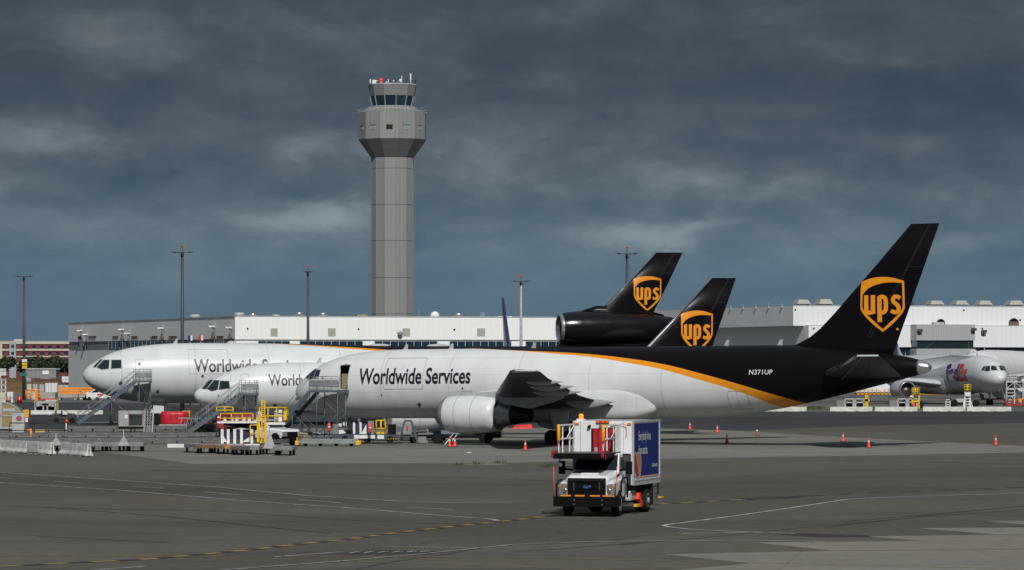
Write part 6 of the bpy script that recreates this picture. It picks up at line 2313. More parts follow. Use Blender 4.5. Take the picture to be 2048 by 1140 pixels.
def make_decks():
    """long roller decks for cargo containers"""
    rail = M('deck_grey', (0.13, 0.14, 0.145), 0.5, dirt=0.45)
    top = M('deck_top', (0.105, 0.10, 0.088), 0.6, dirt=0.5)
    g = 'roller decks for cargo containers'
    for label, a, b, wd, hh in (('long dark roller deck at the back, under the grey container', (128, 864), (372, 864), 3.2, 0.52),
                                ('long blue grey roller deck in the middle of the three', (-30, 878), (432, 878), 2.6, 0.5),
                                ('nearest long roller deck just behind the left barriers', (-60, 889), (440, 889), 3.0, 0.5)):
        p, q = Vector(gp(*a)), Vector(gp(*b))
        d = q - p
        L = d.length
        r = thing('roller_deck', label, 'roller deck', (p.x, p.y, 0), math.atan2(d.y, d.x), g)
        m = MB()
        for y in (0, wd):
            m.box(0, L, y - 0.06, y + 0.06, hh - 0.24, hh)
        x = 0.3
        while x < L:
            m.box(x - 0.05, x + 0.05, 0.062, wd - 0.062, hh - 0.2, hh - 0.08)
            for y in (0.0, wd):
                m.box(x - 0.07, x + 0.07, y - 0.07, y + 0.07, 0, hh - 0.245)
            x += 1.9
        m.build('frame', rail, r)
        m = MB()
        x = 0.12
        while x < L:
            m.box(x, x + 0.09, 0.07, wd - 0.07, hh - 0.075, hh - 0.01)
            x += 0.24
        o = m.build('roller_bed', top, r)
        m = MB()
        x = 1.0
        while x < L:
            m.box(x - 0.04, x + 0.04, -0.10, -0.065, hh - 0.13, hh - 0.07)
            x += 2.2
        m.build('yellow_marker', M('marker_ochre', (0.45, 0.33, 0.10), 0.6), r)


def dolly(col):
    r = thing('baggage_dolly', '', 'dolly', (0, 0, 0), 0, None)
    m = MB()
    m.box(-0.62, 0.62, -1.5, 1.5, 0.42, 0.52)
    m.box(-0.66, 0.66, -1.54, -1.46, 0.36, 0.60)
    m.box(-0.66, 0.66, 1.46, 1.54, 0.36, 0.60)
    m.box(-0.68, -0.60, -1.5, 1.5, 0.38, 0.58)
    m.box(0.60, 0.68, -1.5, 1.5, 0.38, 0.58)
    m.build('frame', col, r)
    m = MB()
    for k in range(11):
        y = -1.3 + 0.26 * k
        m.tube((-0.58, y, 0.56), (0.58, y, 0.56), 0.045, n=6)
    m.build('roller', STEEL, r)
    for x in (-0.6, 0.6):
        for y in (-1.3, 1.3):
            MB().box(x - 0.05, x + 0.05, y - 0.06, y + 0.06, 0.58, 0.63).build('corner_stop', M('dull_red', (0.30, 0.03, 0.025), 0.6), r)
    for x in (-0.48, 0.48):
        for y in (-1.0, 1.0):
            t = MB()
            wheel(t, (x, y, 0.2), 0.2, 0.14, (1, 0, 0), n=12)
            t.build('wheel', [RUBBER, STEEL], r)
    m = MB()
    m.bar((0, -1.5, 0.36), (0, -1.9, 0.3), 0.08)
    m.build('tow_hitch', DGREY, r)
    return r


def drawbar(r, h):
    """tow bar folded upright: triangular plate with an eye"""
    m = MB()
    m.loft([[V(-0.42, -1.62, 0.40), V(0.42, -1.62, 0.40), V(0.42, -1.54, 0.40), V(-0.42, -1.54, 0.40)],
            [V(-0.10, -1.66, h * 0.72), V(0.10, -1.66, h * 0.72), V(0.10, -1.58, h * 0.72), V(-0.10, -1.58, h * 0.72)]], 0, False)
    m.bar((0, -1.62, h * 0.7), (0, -1.62, h), 0.07)
    m.build('tow_bar', LSTEEL, r)


def make_dollies():
    D1 = M('dolly_grey', (0.20, 0.22, 0.23), 0.5, dirt=0.4)
    D2 = M('dolly_dark', (0.06, 0.07, 0.085), 0.5, dirt=0.4)
    D3 = M('dolly_ochre', (0.50, 0.25, 0.06), 0.55, dirt=0.5)
    D4 = M('dolly_brown', (0.16, 0.085, 0.04), 0.6, dirt=0.5)
    g = 'low cargo dollies on the apron'
    L = [((116, 902), D2, 'dark dolly between the left barriers with its tow bar up', 1.25), ((191, 903), D1, 'grey dolly right of the lone white barrier', 0), ((225, 903), D1, 'grey dolly beside the raised triangular tow bar', 0),
         ((266, 903), D1, 'grey dolly at the right end of the left group, tow bar up', 0),
         ((384, 905.5), D2, 'dark blue dolly at the left end of the right group', 0), ((409, 907), D4, 'brown dolly second in the right group', 0), ((430, 906.6), D3, 'ochre dolly left of two in the right group', 0),
         ((447, 908.5), D4, 'brown dolly between the two ochre ones', 0), ((466, 908.5), D3, 'ochre dolly right of two in the right group', 0), ((481, 910.5), D2, 'dark dolly right of the ochre dollies', 0),
         ((500, 910.5), D1, 'pale grey dolly below the yellow ladder', 0), ((541, 909), D1, 'grey dolly with a tall raised tow bar before the pickup', 1.95), ((567, 911.5), D1, 'grey dolly at the right end of the right group', 0)]
    for (p, mat, lb, tb) in L:
        r = dolly(mat)
        x, y = gp(*p)
        r.location = (x, y + 1.6, 0)
        r.rotation_euler = (0, 0, R(random.uniform(-5, 5)))
        tag(r, lb, 'dolly', g)
        if tb:
            drawbar(r, tb)
        if p[0] == 225:
            m = MB()
            m.loft([[V(0.42, -1.62, 0.40), V(1.30, -1.62, 0.40), V(1.30, -1.54, 0.40), V(0.42, -1.54, 0.40)],
                    [V(0.78, -1.66, 1.0), V(0.94, -1.66, 1.0), V(0.94, -1.58, 1.0), V(0.78, -1.58, 1.0)]], 0, False)
            m.bar((0.86, -1.62, 0.95), (0.86, -1.62, 1.5), 0.06)
            m.build('tow_bar', LSTEEL, r)


def rails(m, pts, h, post=0.9, r=0.03, mid=(0.5,), mi=0):
    """guard rail along a path"""
    for a, b in zip(pts[:-1], pts[1:]):
        a, b = Vector(a), Vector(b)
        for k in (*mid, 1.0):
            m.tube(a + V(0, 0, h * k), b + V(0, 0, h * k), r, n=5, mi=mi)
        n = max(1, round((b - a).length / post))
        for i in range(n + 1):
            p = a.lerp(b, i / n)
            m.tube(p, p + V(0, 0, h), r, n=5, mi=mi)


def make_loader(label, px, Y, s=1.0, rz=0.0):
    """scissor cargo loader seen from the side, yellow rails; local x to the right"""
    x0 = (px - 1024) / F * Y
    r = thing('cargo_loader', label, 'cargo loader', (x0, Y, 0), rz, None)
    k = Y / F
    z = lambda py: CH - (py - YH) * k
    X = lambda q: (q - px) * k
    m = MB()
    m.box(X(440), X(575), 0, 2.6, 0.35, 0.62)
    m.build('chassis', DGREY, r)
    MB().box(X(336), X(520), -0.5, -0.2, z(895), z(887.5)).build('white_beam', WHITE, r)
    m = MB()
    for q in (442, 454, 467, 480.5, 501):
        m.box(X(q), X(q) + 0.20, -0.15, 0.05, z(887), z(858.5))
    m.side([(X(442), z(884)), (X(454), z(884)), (X(442), z(862))], -0.10, -0.05)
    m.side([(X(484), z(884)), (X(502), z(884)), (X(502), z(872))], -0.10, -0.05)
    m.build('white_post', WHITE, r)
    m = MB()
    m.box(X(443), X(506), 0.4, 2.3, z(884), z(860))
    m.build('blue_side', M('loader_navy', (0.02, 0.025, 0.06), 0.5, dirt=0.3), r)
    m = MB()
    for y in (0.25, 2.2):
        m.bar((X(452), y, z(858)), (X(512), y, z(847)), 0.16, 0.22)
        m.bar((X(452), y, z(847)), (X(512), y, z(858)), 0.16, 0.22)
    m.box(X(447), X(520), 0.1, 2.4, z(850), z(846))
    m.build('scissor', BLACK, r)
    m = MB()
    m.box(X(434), X(515), -0.1, 2.7, z(846.5), z(842.5), 0)
    m.box(X(532), X(570), -0.1, 2.2, z(849.5), z(845), 0)
    m.build('deck', WHITE, r)
    m = MB()
    for q in (434, 446, 460, 470, 484, 495):
        m.box(X(q), X(q) + 0.22, 0.3, 0.6, z(842.4), z(833), 0)
    m.box(X(436), X(506), 0.8, 1.0, z(842), z(829), 1)
    m.box(X(434), X(441), -0.12, 0.3, z(842.4), z(836), 1)
    m.build('deck_fitting', [WHITE, M('dark_red_pad', (0.3, 0.01, 0.02))], r)
    m = MB()
    rails(m, [(X(441), 0, z(842)), (X(506), 0, z(842))], z(827) - z(842), 0.75, 0.045, (0.35,))
    rails(m, [(X(433), 0, z(827)), (X(466), 0, z(827))], z(814) - z(827), 0.6, 0.045, (0.5,))
    m.build('deck_rail', YELLOW, r)
    m = MB()
    for q in (524, 530):
        m.bar((X(q), -0.25, z(885)), (X(q), -0.25, z(800)), 0.09)
    for i in range(22):
        zz = z(884) + (z(801) - z(884)) * i / 21
        m.bar((X(524), -0.25, zz), (X(530), -0.25, zz), 0.05)
    m.box(X(516), X(532), -0.15, 0.6, z(887), z(881))
    rails(m, [(X(501), -0.3, z(884)), (X(520), -0.3, z(884))], z(850) - z(884), 0.6, 0.045, (0.5,))
    rails(m, [(X(516), -0.28, z(834)), (X(532), -0.28, z(834))], 0.02, 0.3, 0.05, ())
    for q in (516, 519, 532):
        m.bar((X(q), -0.27, z(884)), (X(q), -0.27, z(834)), 0.11)
    m.build('ladder_tower', YELLOW, r)
    m = MB()
    rails(m, [(X(519), -0.05, z(846)), (X(570), -0.05, z(846)), (X(574), 1.2, z(846)), (X(570), 2.0, z(846))], z(815) - z(846), 0.55, 0.05, (0.45,))
    m.box(X(567), X(574), -0.1, 0.2, z(840), z(822))
    m.build('operator_cage', YELLOW, r)
    m = MB()
    m.box(X(556), X(563), 0.5, 1.0, z(846), z(820), 0)
    m.lathe([(0, 0.14), (0.8, 0.14), (0.9, 0.06)], (X(551), 0.5, z(846)), (0, 0, 1), 8, 0)
    m.box(X(537), X(541), 0.5, 0.9, z(828), z(819), 1)
    m.ball((X(549), 0.6, z(812)), 0.16, 6, 2)
    m.bar((X(549), 0.6, z(830)), (X(549), 0.6, z(812)), 0.06, mi=2)
    m.build('control_console', [WHITE, M('seat_blue', (0.02, 0.05, 0.22), 0.5), BLACK], r)
    for q in (450, 498, 548):
        for y in (0.2, 2.4):
            t = MB()
            wheel(t, (X(q), y, 0.36), 0.36, 0.26, (0, 1, 0))
            t.build('wheel', [RUBBER, STEEL], r)
    return r


def pickup(label, pos, rz, paint, group=None, flat=False):
    """pickup truck, local +x forward"""
    r = thing('pickup_truck', label, 'pickup', (pos[0], pos[1], 0), rz, group)
    m = MB()

    def sec(x, w, z0, z1, rr):
        return [V(x, -w, z0), V(x, -w, z1 - rr), V(x, -w + rr, z1), V(x, w - rr, z1), V(x, w, z1 - rr), V(x, w, z0)]
    m.loft([sec(2.75, 0.86, 0.55, 1.08, 0.08), sec(2.62, 0.95, 0.5, 1.22, 0.12), sec(1.3, 1.0, 0.5, 1.32, 0.12), sec(1.05, 1.0, 0.45, 1.34, 0.1), sec(-0.9, 1.0, 0.45, 1.34, 0.08)], 0, False)
    m.build('body', paint, r, 0.02)
    m = MB()
    m.loft([[V(x, sd * w, z) for x, z, w in ((1.25, 1.32, 0.9), (0.45, 1.92, 0.74), (-0.6, 1.94, 0.74), (-0.9, 1.33, 0.9))] for sd in (-1, 1)], 0, False)
    m.build('cab', paint, r, 0.03)
    g = MB()
    for sd in (-1, 1):
        g.add([(x, sd * w, z) for x, z, w in ((1.05, 1.37, 0.905), (0.44, 1.84, 0.775), (-0.5, 1.86, 0.775), (-0.7, 1.37, 0.905))], [(0, 1, 2, 3)])
    g.add([(1.235, -0.8, 1.36), (1.235, 0.8, 1.36), (0.52, 0.68, 1.89), (0.52, -0.68, 1.89)], [(0, 1, 2, 3)])
    g.build('window', GLASS, r)
    m = MB()
    if flat:
        m.box(-3.0, -0.95, -1.05, 1.05, 0.85, 0.95)
        m.box(-2.95, -0.95, -0.5, 0.5, 0.5, 0.85)
        m.box(-1.0, -0.93, -1.0, 1.0, 0.95, 1.6)
    else:
        m.box(-2.95, -0.92, -1.0, -0.90, 0.5, 1.30)
        m.box(-2.95, -0.92, 0.90, 1.0, 0.5, 1.30)
        m.box(-3.0, -2.92, -1.0, 1.0, 0.5, 1.30)
        m.box(-2.95, -0.92, -0.9, 0.9, 0.5, 0.75)
    m.build('load_bed', paint, r, 0.01)
    m = MB()
    m.box(2.60, 2.90, -0.99, 0.99, 0.36, 0.74)
    m.box(-2.9, 2.6, -1.012, -0.9, 0.40, 0.60)
    m.box(-2.9, 2.6, 0.9, 1.012, 0.40, 0.60)
    m.build('bumper', BLACK, r, 0.02)
    MB().box(2.60, 2.79, -0.55, 0.55, 0.72, 1.06).build('grille', BLACK, r)
    for sd in (-1, 1):
        MB().box(2.52, 2.78, sd * 0.76 - 0.18, sd * 0.76 + 0.18, 0.78, 1.08).build('headlight', M('lamp_silver', (0.45, 0.46, 0.47)), r, 0.02)
        MB().box(0.95, 1.10, sd * 1.12 - 0.1, sd * 1.12 + 0.1, 1.30, 1.55).build('wing_mirror', BLACK, r, 0.02)
        for x in (1.95, -1.75):
            t = MB()
            wheel(t, (x, sd * 0.90, 0.40), 0.40, 0.27, (0, 1, 0), n=22)
            t.build('wheel', [RUBBER, STEEL], r)
            a = MB()
            a.lathe([(0, 0.50), (0.02, 0.50)], (x, sd * 1.005 - 0.01, 0.48), (0, 1, 0), 20)
            a.build('wheel_arch', BLACK, r)
    return r

def frame_px(px, Y):
    """local frame at a depth: X(pixel column) and z(pixel row) in metres from px and the ground"""
    k = Y / F
    return (px - 1024) * k, (lambda q: (q - px) * k), (lambda py: CH - (py - YH) * k)


def make_ramp():
    make_loader('big yellow railed cargo loader with a ladder tower behind the dollies', 500, 270)
    pickup('white pickup whose nose shows right of the yellow ladder tower', (at(571, 800, 277).x - 1.6, 278.6), R(-40), M('pickup_white', (0.70, 0.71, 0.71), 0.35, dirt=0.1, coat=0.4), 'pickups on the ramp')
    t = pickup('dark pickup with a flat load bed under the big engine', (at(927, 800, 286.5).x, 286.5), R(176), M('pickup_black', (0.014, 0.016, 0.02), 0.3, dirt=0.15, coat=0.4), 'pickups on the ramp', True)
    MB().box(0.15, 1.65, 1.012, 1.03, 0.72, 1.0).build('door_panel', M('panel_bluegrey', (0.16, 0.20, 0.24), 0.5), t)

    # ---- long pallet trailer
    D = 275.0
    bx, X, z = frame_px(657, D)
    r = thing('pallet_trailer', 'long low grey roller trailer with yellow ends beside the white pickup', 'trailer', (bx, D, 0), R(-2))
    m = MB()
    m.box(X(597), X(712), 0, 0.12, 0.22, 0.50)
    m.box(X(597), X(712), 1.7, 1.82, 0.22, 0.50)
    q = 597
    while q < 712:
        m.box(X(q), X(q) + 0.07, 0.12, 1.7, 0.36, 0.46)
        m.box(X(q), X(q) + 0.05, -0.05, 0.0, 0.20, 0.56)
        q += 8
    m.build('frame', STEEL, r)
    m = MB()
    q = 602
    while q < 712:
        m.tube((X(q), 0.14, 0.50), (X(q), 1.68, 0.50), 0.05, n=6)
        q += 4.5
    m.build('roller', LSTEEL, r)
    m = MB()
    for q in (711.5, 590):
        m.box(X(q), X(q) + 0.28, 0.0, 0.4, 0.12, 0.42)
        m.bar((X(q) + 0.14, 0.1, 0.3), (X(q) + 0.14, 0.1, 0.66), 0.07)
        m.box(X(q), X(q) + 0.28, 1.4, 1.8, 0.12, 0.42)
    m.build('yellow_end', YELLOW, r)
    for q in (610, 640, 672, 702):
        t = MB()
        wheel(t, (X(q), 0.3, 0.15), 0.15, 0.12, (0, 1, 0), n=12)
        t.build('wheel', [RUBBER, STEEL], r)
    m = MB()
    for i in range(9):
        m.bar((X(597 + 3 * i), -0.08, 0.5), (X(597 + 3 * i), -0.08, 1.0 - 0.03 * i), 0.035)
    m.bar((X(596), -0.08, 1.02), (X(616), -0.08, 0.92), 0.12)
    m.build('end_rack', M('rack_tan', (0.34, 0.30, 0.20), 0.6, dirt=0.4), r)

    # ---- loader under the nose of the near freighter
    D = 286.0
    bx, X, z = frame_px(720, D)
    r = thing('cargo_loader', 'low cargo loader with white posts and a yellow cage under the nearest freighter', 'cargo loader', (bx, D, 0), R(1))
    m = MB()
    m.box(X(664), X(835), 0, 2.2, z(880), z(869))
    m.build('chassis', M('chassis_slate', (0.05, 0.065, 0.075), 0.5, dirt=0.4), r)
    m = MB()
    m.box(X(708), X(750), -0.1, -0.02, z(877), z(870))
    m.box(X(755), X(768), -0.12, -0.02, z(878), z(870))
    for q in (706, 719):
        m.box(X(q), X(q) + 0.17, -0.1, 0.08, z(868), z(845))
    m.side([(X(722), z(868)), (X(733), z(868)), (X(733), z(848))], -0.08, -0.03)
    m.side([(X(678), z(868)), (X(692), z(866)), (X(686), z(860)), (X(678), z(860))], -0.1, -0.03)
    m.box(X(678), X(683), -0.1, 0.2, z(853), z(847))
    m.build('white_panel', WHITE, r)
    MB().box(X(706), X(736), 0.3, 2.0, z(869), z(848)).build('navy_side', M('loader_navy', (0.02, 0.025, 0.06)), r)
    m = MB()
    rails(m, [(X(752), 0, z(867)), (X(770), 0, z(867)), (X(771), 0.9, z(867)), (X(753), 0.9, z(867)), (X(752), 0, z(867))], z(841) - z(867), 0.34, 0.045, (0.38,))
    m.box(X(752), X(772), 0, 0.9, z(868), z(864))
    m.build('yellow_cage', YELLOW, r)
    m = MB()
    m.box(X(736), X(748), 0.15, 0.8, z(868), z(842))
    m.box(X(666), X(678), 0.2, 1.0, z(868), z(848))
    m.build('grey_cabinet', MGREY, r)
    m = MB()
    m.box(X(776), X(792), 0.0, 1.2, z(869), z(849), 1)
    m.box(X(792.5), X(805), 0.0, 1.2, z(869), z(848.5), 0)
    m.box(X(806), X(823), 0.3, 1.0, z(869), z(848.5), 0)
    m.box(X(813), X(816), 0.24, 0.29, z(860), z(852), 2)
    for i in range(4):
        m.box(X(794 + i * 2.5), X(795 + i * 2.5), -0.05, -0.002, z(864), z(853), 1)
    m.build('power_unit', [M('unit_grey', (0.25, 0.27, 0.28), 0.5, dirt=0.3), BLACK, RED], r)
    m = MB()
    for q in range(776, 800, 5):
        m.box(X(q), X(q + 2), -0.05, -0.005, z(878.5), z(877))
    m.build('amber_marker', YELLOW, r)
    for q in (690, 735, 780, 826):
        for y in (0.1, 2.1):
            t = MB()
            wheel(t, (X(q), y, 0.3), 0.3, 0.22, (0, 1, 0))
            t.build('wheel', [RUBBER, STEEL], r)
    # A-frame stand
    D = 284.0
    bx, X, z = frame_px(817, D)
    r = thing('work_trestle', 'dark steel A shaped trestle beside the power unit', 'trestle', (bx, D, 0), 0)
    m = MB()
    for y in (0, 0.8):
        m.bar((X(797), y, 0.05), (X(809), y, z(842)), 0.12, 0.16)
        m.bar((X(836), y, 0.05), (X(822), y, z(842)), 0.12, 0.16)
        m.bar((X(802), y, 0.55), (X(832), y, 0.55), 0.08)
        m.bar((X(809), y, z(842)), (X(822), y, z(842)), 0.12)
    for i in range(6):
        t = (i + 0.5) / 6
        m.bar((X(797) + (X(809) - X(797)) * t, 0, 0.05 + (z(842) - 0.05) * t), (X(797) + (X(809) - X(797)) * t, 0.8, 0.05 + (z(842) - 0.05) * t), 0.07)
    m.build('trestle_frame', M('slate_steel', (0.06, 0.075, 0.085), 0.5, dirt=0.3), r)
    m = MB()
    m.box(X(836), X(852), 0.1, 0.6, 0.06, 0.55)
    m.tube((X(838), 0.3, 0.15), (X(838), 0.5, 0.15), 0.15)
    m.tube((X(852), 0.3, 0.15), (X(852), 0.5, 0.15), 0.15)
    m.bar((X(836), 0.3, 0.75), (X(866), 0.3, 0.78), 0.12)
    m.build('hydraulic_unit', MGREY, r)
    # fire bottles
    for px, y0, y1, D, lb in ((658, 844, 884, 290.5, 'red fire extinguisher on a stand left of the numbered gear door'), (740, 848, 886, 285.2, 'red fire extinguisher left of the yellow cage')):
        bx, X, z = frame_px(px, D)
        r = thing('fire_extinguisher', lb, 'fire extinguisher', (bx, D, 0), 0, 'fire extinguishers on stands')
        m = MB().lathe([(0, 0.10), (0.04, 0.125), (0.55, 0.125), (0.66, 0.06), (0.74, 0.04)], (0, 0, z(y1) + 0.85), (0, 0, 1), 12)
        m.build('bottle', CONE, r)
        MB().lathe([(0.30, 0.128), (0.38, 0.128)], (0, 0, z(y1) + 0.85), (0, 0, 1), 12, 0, True, False).build('band', WHITE, r)
        MB().path([(0.02, 0.14, 0), (0.02, 0.14, z(y1) + 1.5)], 0.03, 6).box(-0.2, 0.2, -0.1, 0.3, 0, 0.05).build('stand', DGREY, r)
    # propped white poles
    bx, X, z = frame_px(897, 270.0)
    for (a, b), lb in zip((((890, 889), (906, 868)), ((905, 881), (915, 868))), ('longer white pole leaning by the two cones', 'shorter white pole leaning by the two cones')):
        k = 275 / F
        m = MB().tube(((a[0] - 1024) * k, 275, max(0.03, CH - (a[1] - YH) * k)), ((b[0] - 1024) * k, 276.2, CH - (b[1] - YH) * k), 0.035, n=6)
        tag(m.build('white_pole', WHITE), lb, 'pole', 'white poles under the engine')

    # ---- left: container, rack stand, tarpaulin, gold container, cabinet, fences
    D = 330.0
    bx, X, z = frame_px(262, D)
    r = thing('cargo_container', 'grey cargo container with an open dark front on the back roller deck', 'container', (bx, D, 0.52), 0)
    zo = lambda q: z(q) - 0.52
    H0 = z(821.5) - 0.52
    m = MB()
    w0, w1 = X(237), X(287)
    m.box(w0, w1, 1.45, 1.5, 0.02, H0)
    m.box(w0, w1, 0.0, 1.5, H0 - 0.05, H0)
    m.box(w0, w1, 0.0, 1.5, 0.0, 0.06)
    m.box(w0, X(257.5), 0.0, 0.05, 0.06, H0 - 0.05)
    m.box(X(284.5), w1, 0.0, 0.05, 0.06, H0 - 0.05)
    m.box(w0, w0 + 0.05, 0.05, 1.45, 0.06, H0 - 0.05)
    m.box(w1 - 0.05, w1, 0.05, 1.45, 0.06, H0 - 0.05)
    m.box(X(257.5), X(284.5), 0.0, 0.05, H0 * 0.80, H0 - 0.05)
    m.build('shell', M('container_grey', (0.42, 0.44, 0.45), 0.4, metal=0.3, dirt=0.3), r)
    m = MB()
    m.box(X(257), X(258.5), -0.03, 0.02, 0.05, H0 * 0.97)
    m.box(X(284), X(285.5), -0.03, 0.02, 0.05, H0 * 0.97)
    m.box(X(258), X(285), -0.03, 0.02, H0 * 0.76, H0 * 0.80)
    m.build('door_frame', M('faded_maroon', (0.20, 0.10, 0.12), 0.6), r)
    MB().box(X(249.5), X(255.5), -0.012, -0.004, H0 * 0.52, H0 * 0.74).build('label_plate', WHITE, r)
    bx, X, z = frame_px(296, 324.0)
    r = thing('ladder_stand', 'dark tall maintenance ladder right of the grey container', 'ladder', (bx, 324.0, 0), 0)
    m = MB()
    for q in (288, 304.5):
        m.bar((X(q), 0, 0), (X(q + 1), 0.5, z(817)), 0.09)
        m.bar((X(q), 1.6, 0), (X(q + 1), 0.6, z(817)), 0.08)
    for q in (294, 299):
        m.bar((X(q), 0, 0), (X(q + 1), 0.5, z(817)), 0.05)
    for i in range(9):
        t = (i + 0.5) / 9
        m.box(X(288), X(305), 0.5 * t - 0.1, 0.5 * t + 0.1, z(817) * t - 0.03, z(817) * t + 0.02)
    m.build('ladder', STEEL, r)
    m = MB()
    rails(m, [(X(288), 0.4, z(817)), (X(303), 0.4, z(817)), (X(303), 1.2, z(817))], z(795) - z(817), 0.4, 0.035, (0.35, 0.7))
    m.box(X(288), X(303), 0.4, 1.2, z(817) - 0.05, z(817) + 0.15)
    m.build('top_cage', DGREY, r)

    bx, X, z = frame_px(347, 338.0)
    r = thing('tarpaulin_pallet', 'cargo pallet wrapped in a bright red tarpaulin under the trijet', 'pallet', (bx, 338.0, 0), 0)
    rnd = random.Random(5)
    m = MB()
    hw, hh = X(374), z(823.5) - 0.55
    rings = []
    for j in range(7):
        t = j / 6
        rr = []
        for i in range(40):
            a = 2 * math.pi * i / 40
            c_, s_ = math.cos(a), math.sin(a)
            p = 4.5
            R0 = (abs(c_) ** p + abs(s_) ** p) ** (-1 / p)
            wob = 1 + 0.018 * math.sin(i * 1.9 + j * 0.6) + 0.01 * rnd.uniform(-1, 1)
            sh = 1.0 if t < 0.85 else 0.95
            rr.append(V(hw * c_ * R0 * wob * sh, 1.3 + 1.25 * s_ * R0 * wob * sh, 0.55 + hh * t + (0.02 * math.sin(i) if j == 6 else 0)))
        rings.append(rr)
    m.loft(rings)
    m.build('tarpaulin', REDT, r)
    m = MB()
    m.box(-hw * 1.08, hw * 1.06, -0.05, 2.7, 0.46, 0.55)
    m.build('pallet_base', LSTEEL, r)
    m = MB()
    for x in (-0.9, 0, 0.9):
        m.box(x - 0.1, x + 0.1, 0, 2.6, 0, 0.46)
    m.build('pallet_support', DGREY, r)
    bx, X, z = frame_px(358, 352.0)
    r = thing('tow_tractor', 'yellow tow tractor by the trijet nose wheel behind the red pallet', 'tractor', (bx, 352.0, 0), 0)
    m = MB()
    m.box(X(334), X(380), 0, 1.7, 0.45, 1.25)
    m.box(X(364), X(380), 0, 1.7, 1.25, 1.6)
    m.build('body', M('tractor_yellow', (0.62, 0.30, 0.03), 0.5, dirt=0.3), r, 0.05)
    m = MB()
    m.box(X(346), X(362), 0.2, 1.5, 1.25, 1.35)
    m.box(X(360), X(363), 0.2, 1.5, 1.25, 1.9)
    m.build('seat', BLACK, r)
    for q in (340, 374):
        for y in (0, 1.7):
            t = MB()
            wheel(t, (X(q), y, 0.42), 0.42, 0.3, (0, 1, 0))
            t.build('wheel', [RUBBER, STEEL], r)

    D = 337.0
    bx, X, z = frame_px(22, D)
    r = thing('curved_container', 'gold coloured cargo container with a rounded top at the left edge', 'container', (bx, D, 0), 0)
    zt = z(805)
    m = MB()
    prof = [(X(-20), 0.25), (X(47), 0.25)]
    for i in range(13):
        a = R(i * 90 / 12)
        prof.append((X(2) + (X(46) - X(2)) * math.cos(a), 0.9 + (zt - 0.9) * math.sin(a)))
    prof += [(X(-20), zt)]
    m.side(prof, 0, 2.4)
    m.build('shell', M('gold_panel', (0.34, 0.27, 0.13), 0.45, metal=0.25, dirt=0.4), r)
    m = MB()
    pts = [V(x, -0.03, z_) for x, z_ in prof[1:-1]]
    for a, b in zip(pts[:-1], pts[1:]):
        m.bar(a, b, 0.08)
    for q in (1, 3):
        m.bar((X(q), -0.03, 0.2), (X(q), -0.03, zt), 0.08)
    m.bar((X(-20), -0.03, 1.35), (X(40), -0.03, 1.35), 0.08)
    m.bar((X(-20), -0.03, 0.25), (X(47), -0.03, 0.25), 0.14)
    m.build('edge_rail', LSTEEL, r)
    MB().box(X(6), X(30), -0.05, -0.01, z(823), z(817)).build('pale_panel', LSTEEL, r)

    D = 318.0
    bx, X, z = frame_px(37, D)
    r = thing('equipment_cabinet', 'pale grey equipment cabinet with a red round mark inside the dark fence', 'cabinet', (bx, D, 0), 0)
    MB().box(X(24), X(49), 0, 1.0, 0.1, z(825)).build('body', LSTEEL, r, 0.02)
    MB().box(X(22.5), X(50), -0.04, 1.05, z(825) + 0.005, z(823)).build('lid', STEEL, r)
    m = MB()
    m.lathe([(0, 0.24), (0.03, 0.22)], (X(38), 0.0, z(837)), (0, -1, 0), 14)
    m.build('red_mark', M('faded_red', (0.36, 0.07, 0.06), 0.6), r)
    bx, X, z = frame_px(53, 316.0)
    r = thing('yellow_post_box', 'yellow box on a white post beside the grey cabinet', 'post', (bx, 316.0, 0), 0)
    MB().box(X(48.5), X(57.5), 0, 0.3, z(835), z(819.5)).build('box', M('post_yellow', (0.72, 0.34, 0.012), 0.5, dirt=0.15), r, 0.02)
    MB().box(X(50.5), X(55.5), 0.05, 0.25, z(844), z(835) - 0.004).build('white_sleeve', WHITE, r)
    MB().box(X(50), X(56.5), 0.05, 0.3, 0, z(844) - 0.004).build('post', DGREY, r)
    bx, X, z = frame_px(62, 290.0)
    r = thing('orange_post', 'slim orange post behind the left concrete barriers', 'post', (bx, 290.0, 0), 0)
    MB().tube((0, 0, 0), (0, 0, z(858)), 0.075, n=8).build('post', ORANGE, r)
    MB().bar((X(54), 0, z(860)), (X(63), 0, z(858.5)), 0.1).build('arm', ORANGE, r)
    bx, X, z = frame_px(78, 312.0)
    r = thing('yellow_crate', 'pale yellow crate inside the dark fence', 'crate', (bx, 312.0, 0), 0)
    m = MB()
    m.box(X(70), X(90), 0, 1.0, 0.12, z(859.5))
    for q in (70, 88):
        m.box(X(q), X(q + 2), -0.03, 0.0, 0.08, z(859))
    m.build('crate', M('crate_yellow', (0.62, 0.47, 0.14), 0.6, dirt=0.3), r)
    D = 308.0
    bx, X, z = frame_px(75, D)
    for q0, q1, lb in ((19, 64, 'dark pipe fence left part, in front of the grey cabinet'), (64, 129, 'dark pipe fence right part, round the yellow crate')):
        r = thing('pipe_fence', lb, 'fence', (bx, D, 0), 0, 'dark pipe fences')
        m = MB()
        rails(m, [(X(q0), 0, 0), (X(q1), 0, 0), (X(q1), 1.8, 0)], z(846), 1.35, 0.04, (0.47,))
        m.build('rail', M('fence_black', (0.02, 0.024, 0.03), 0.5), r)
    m = MB()

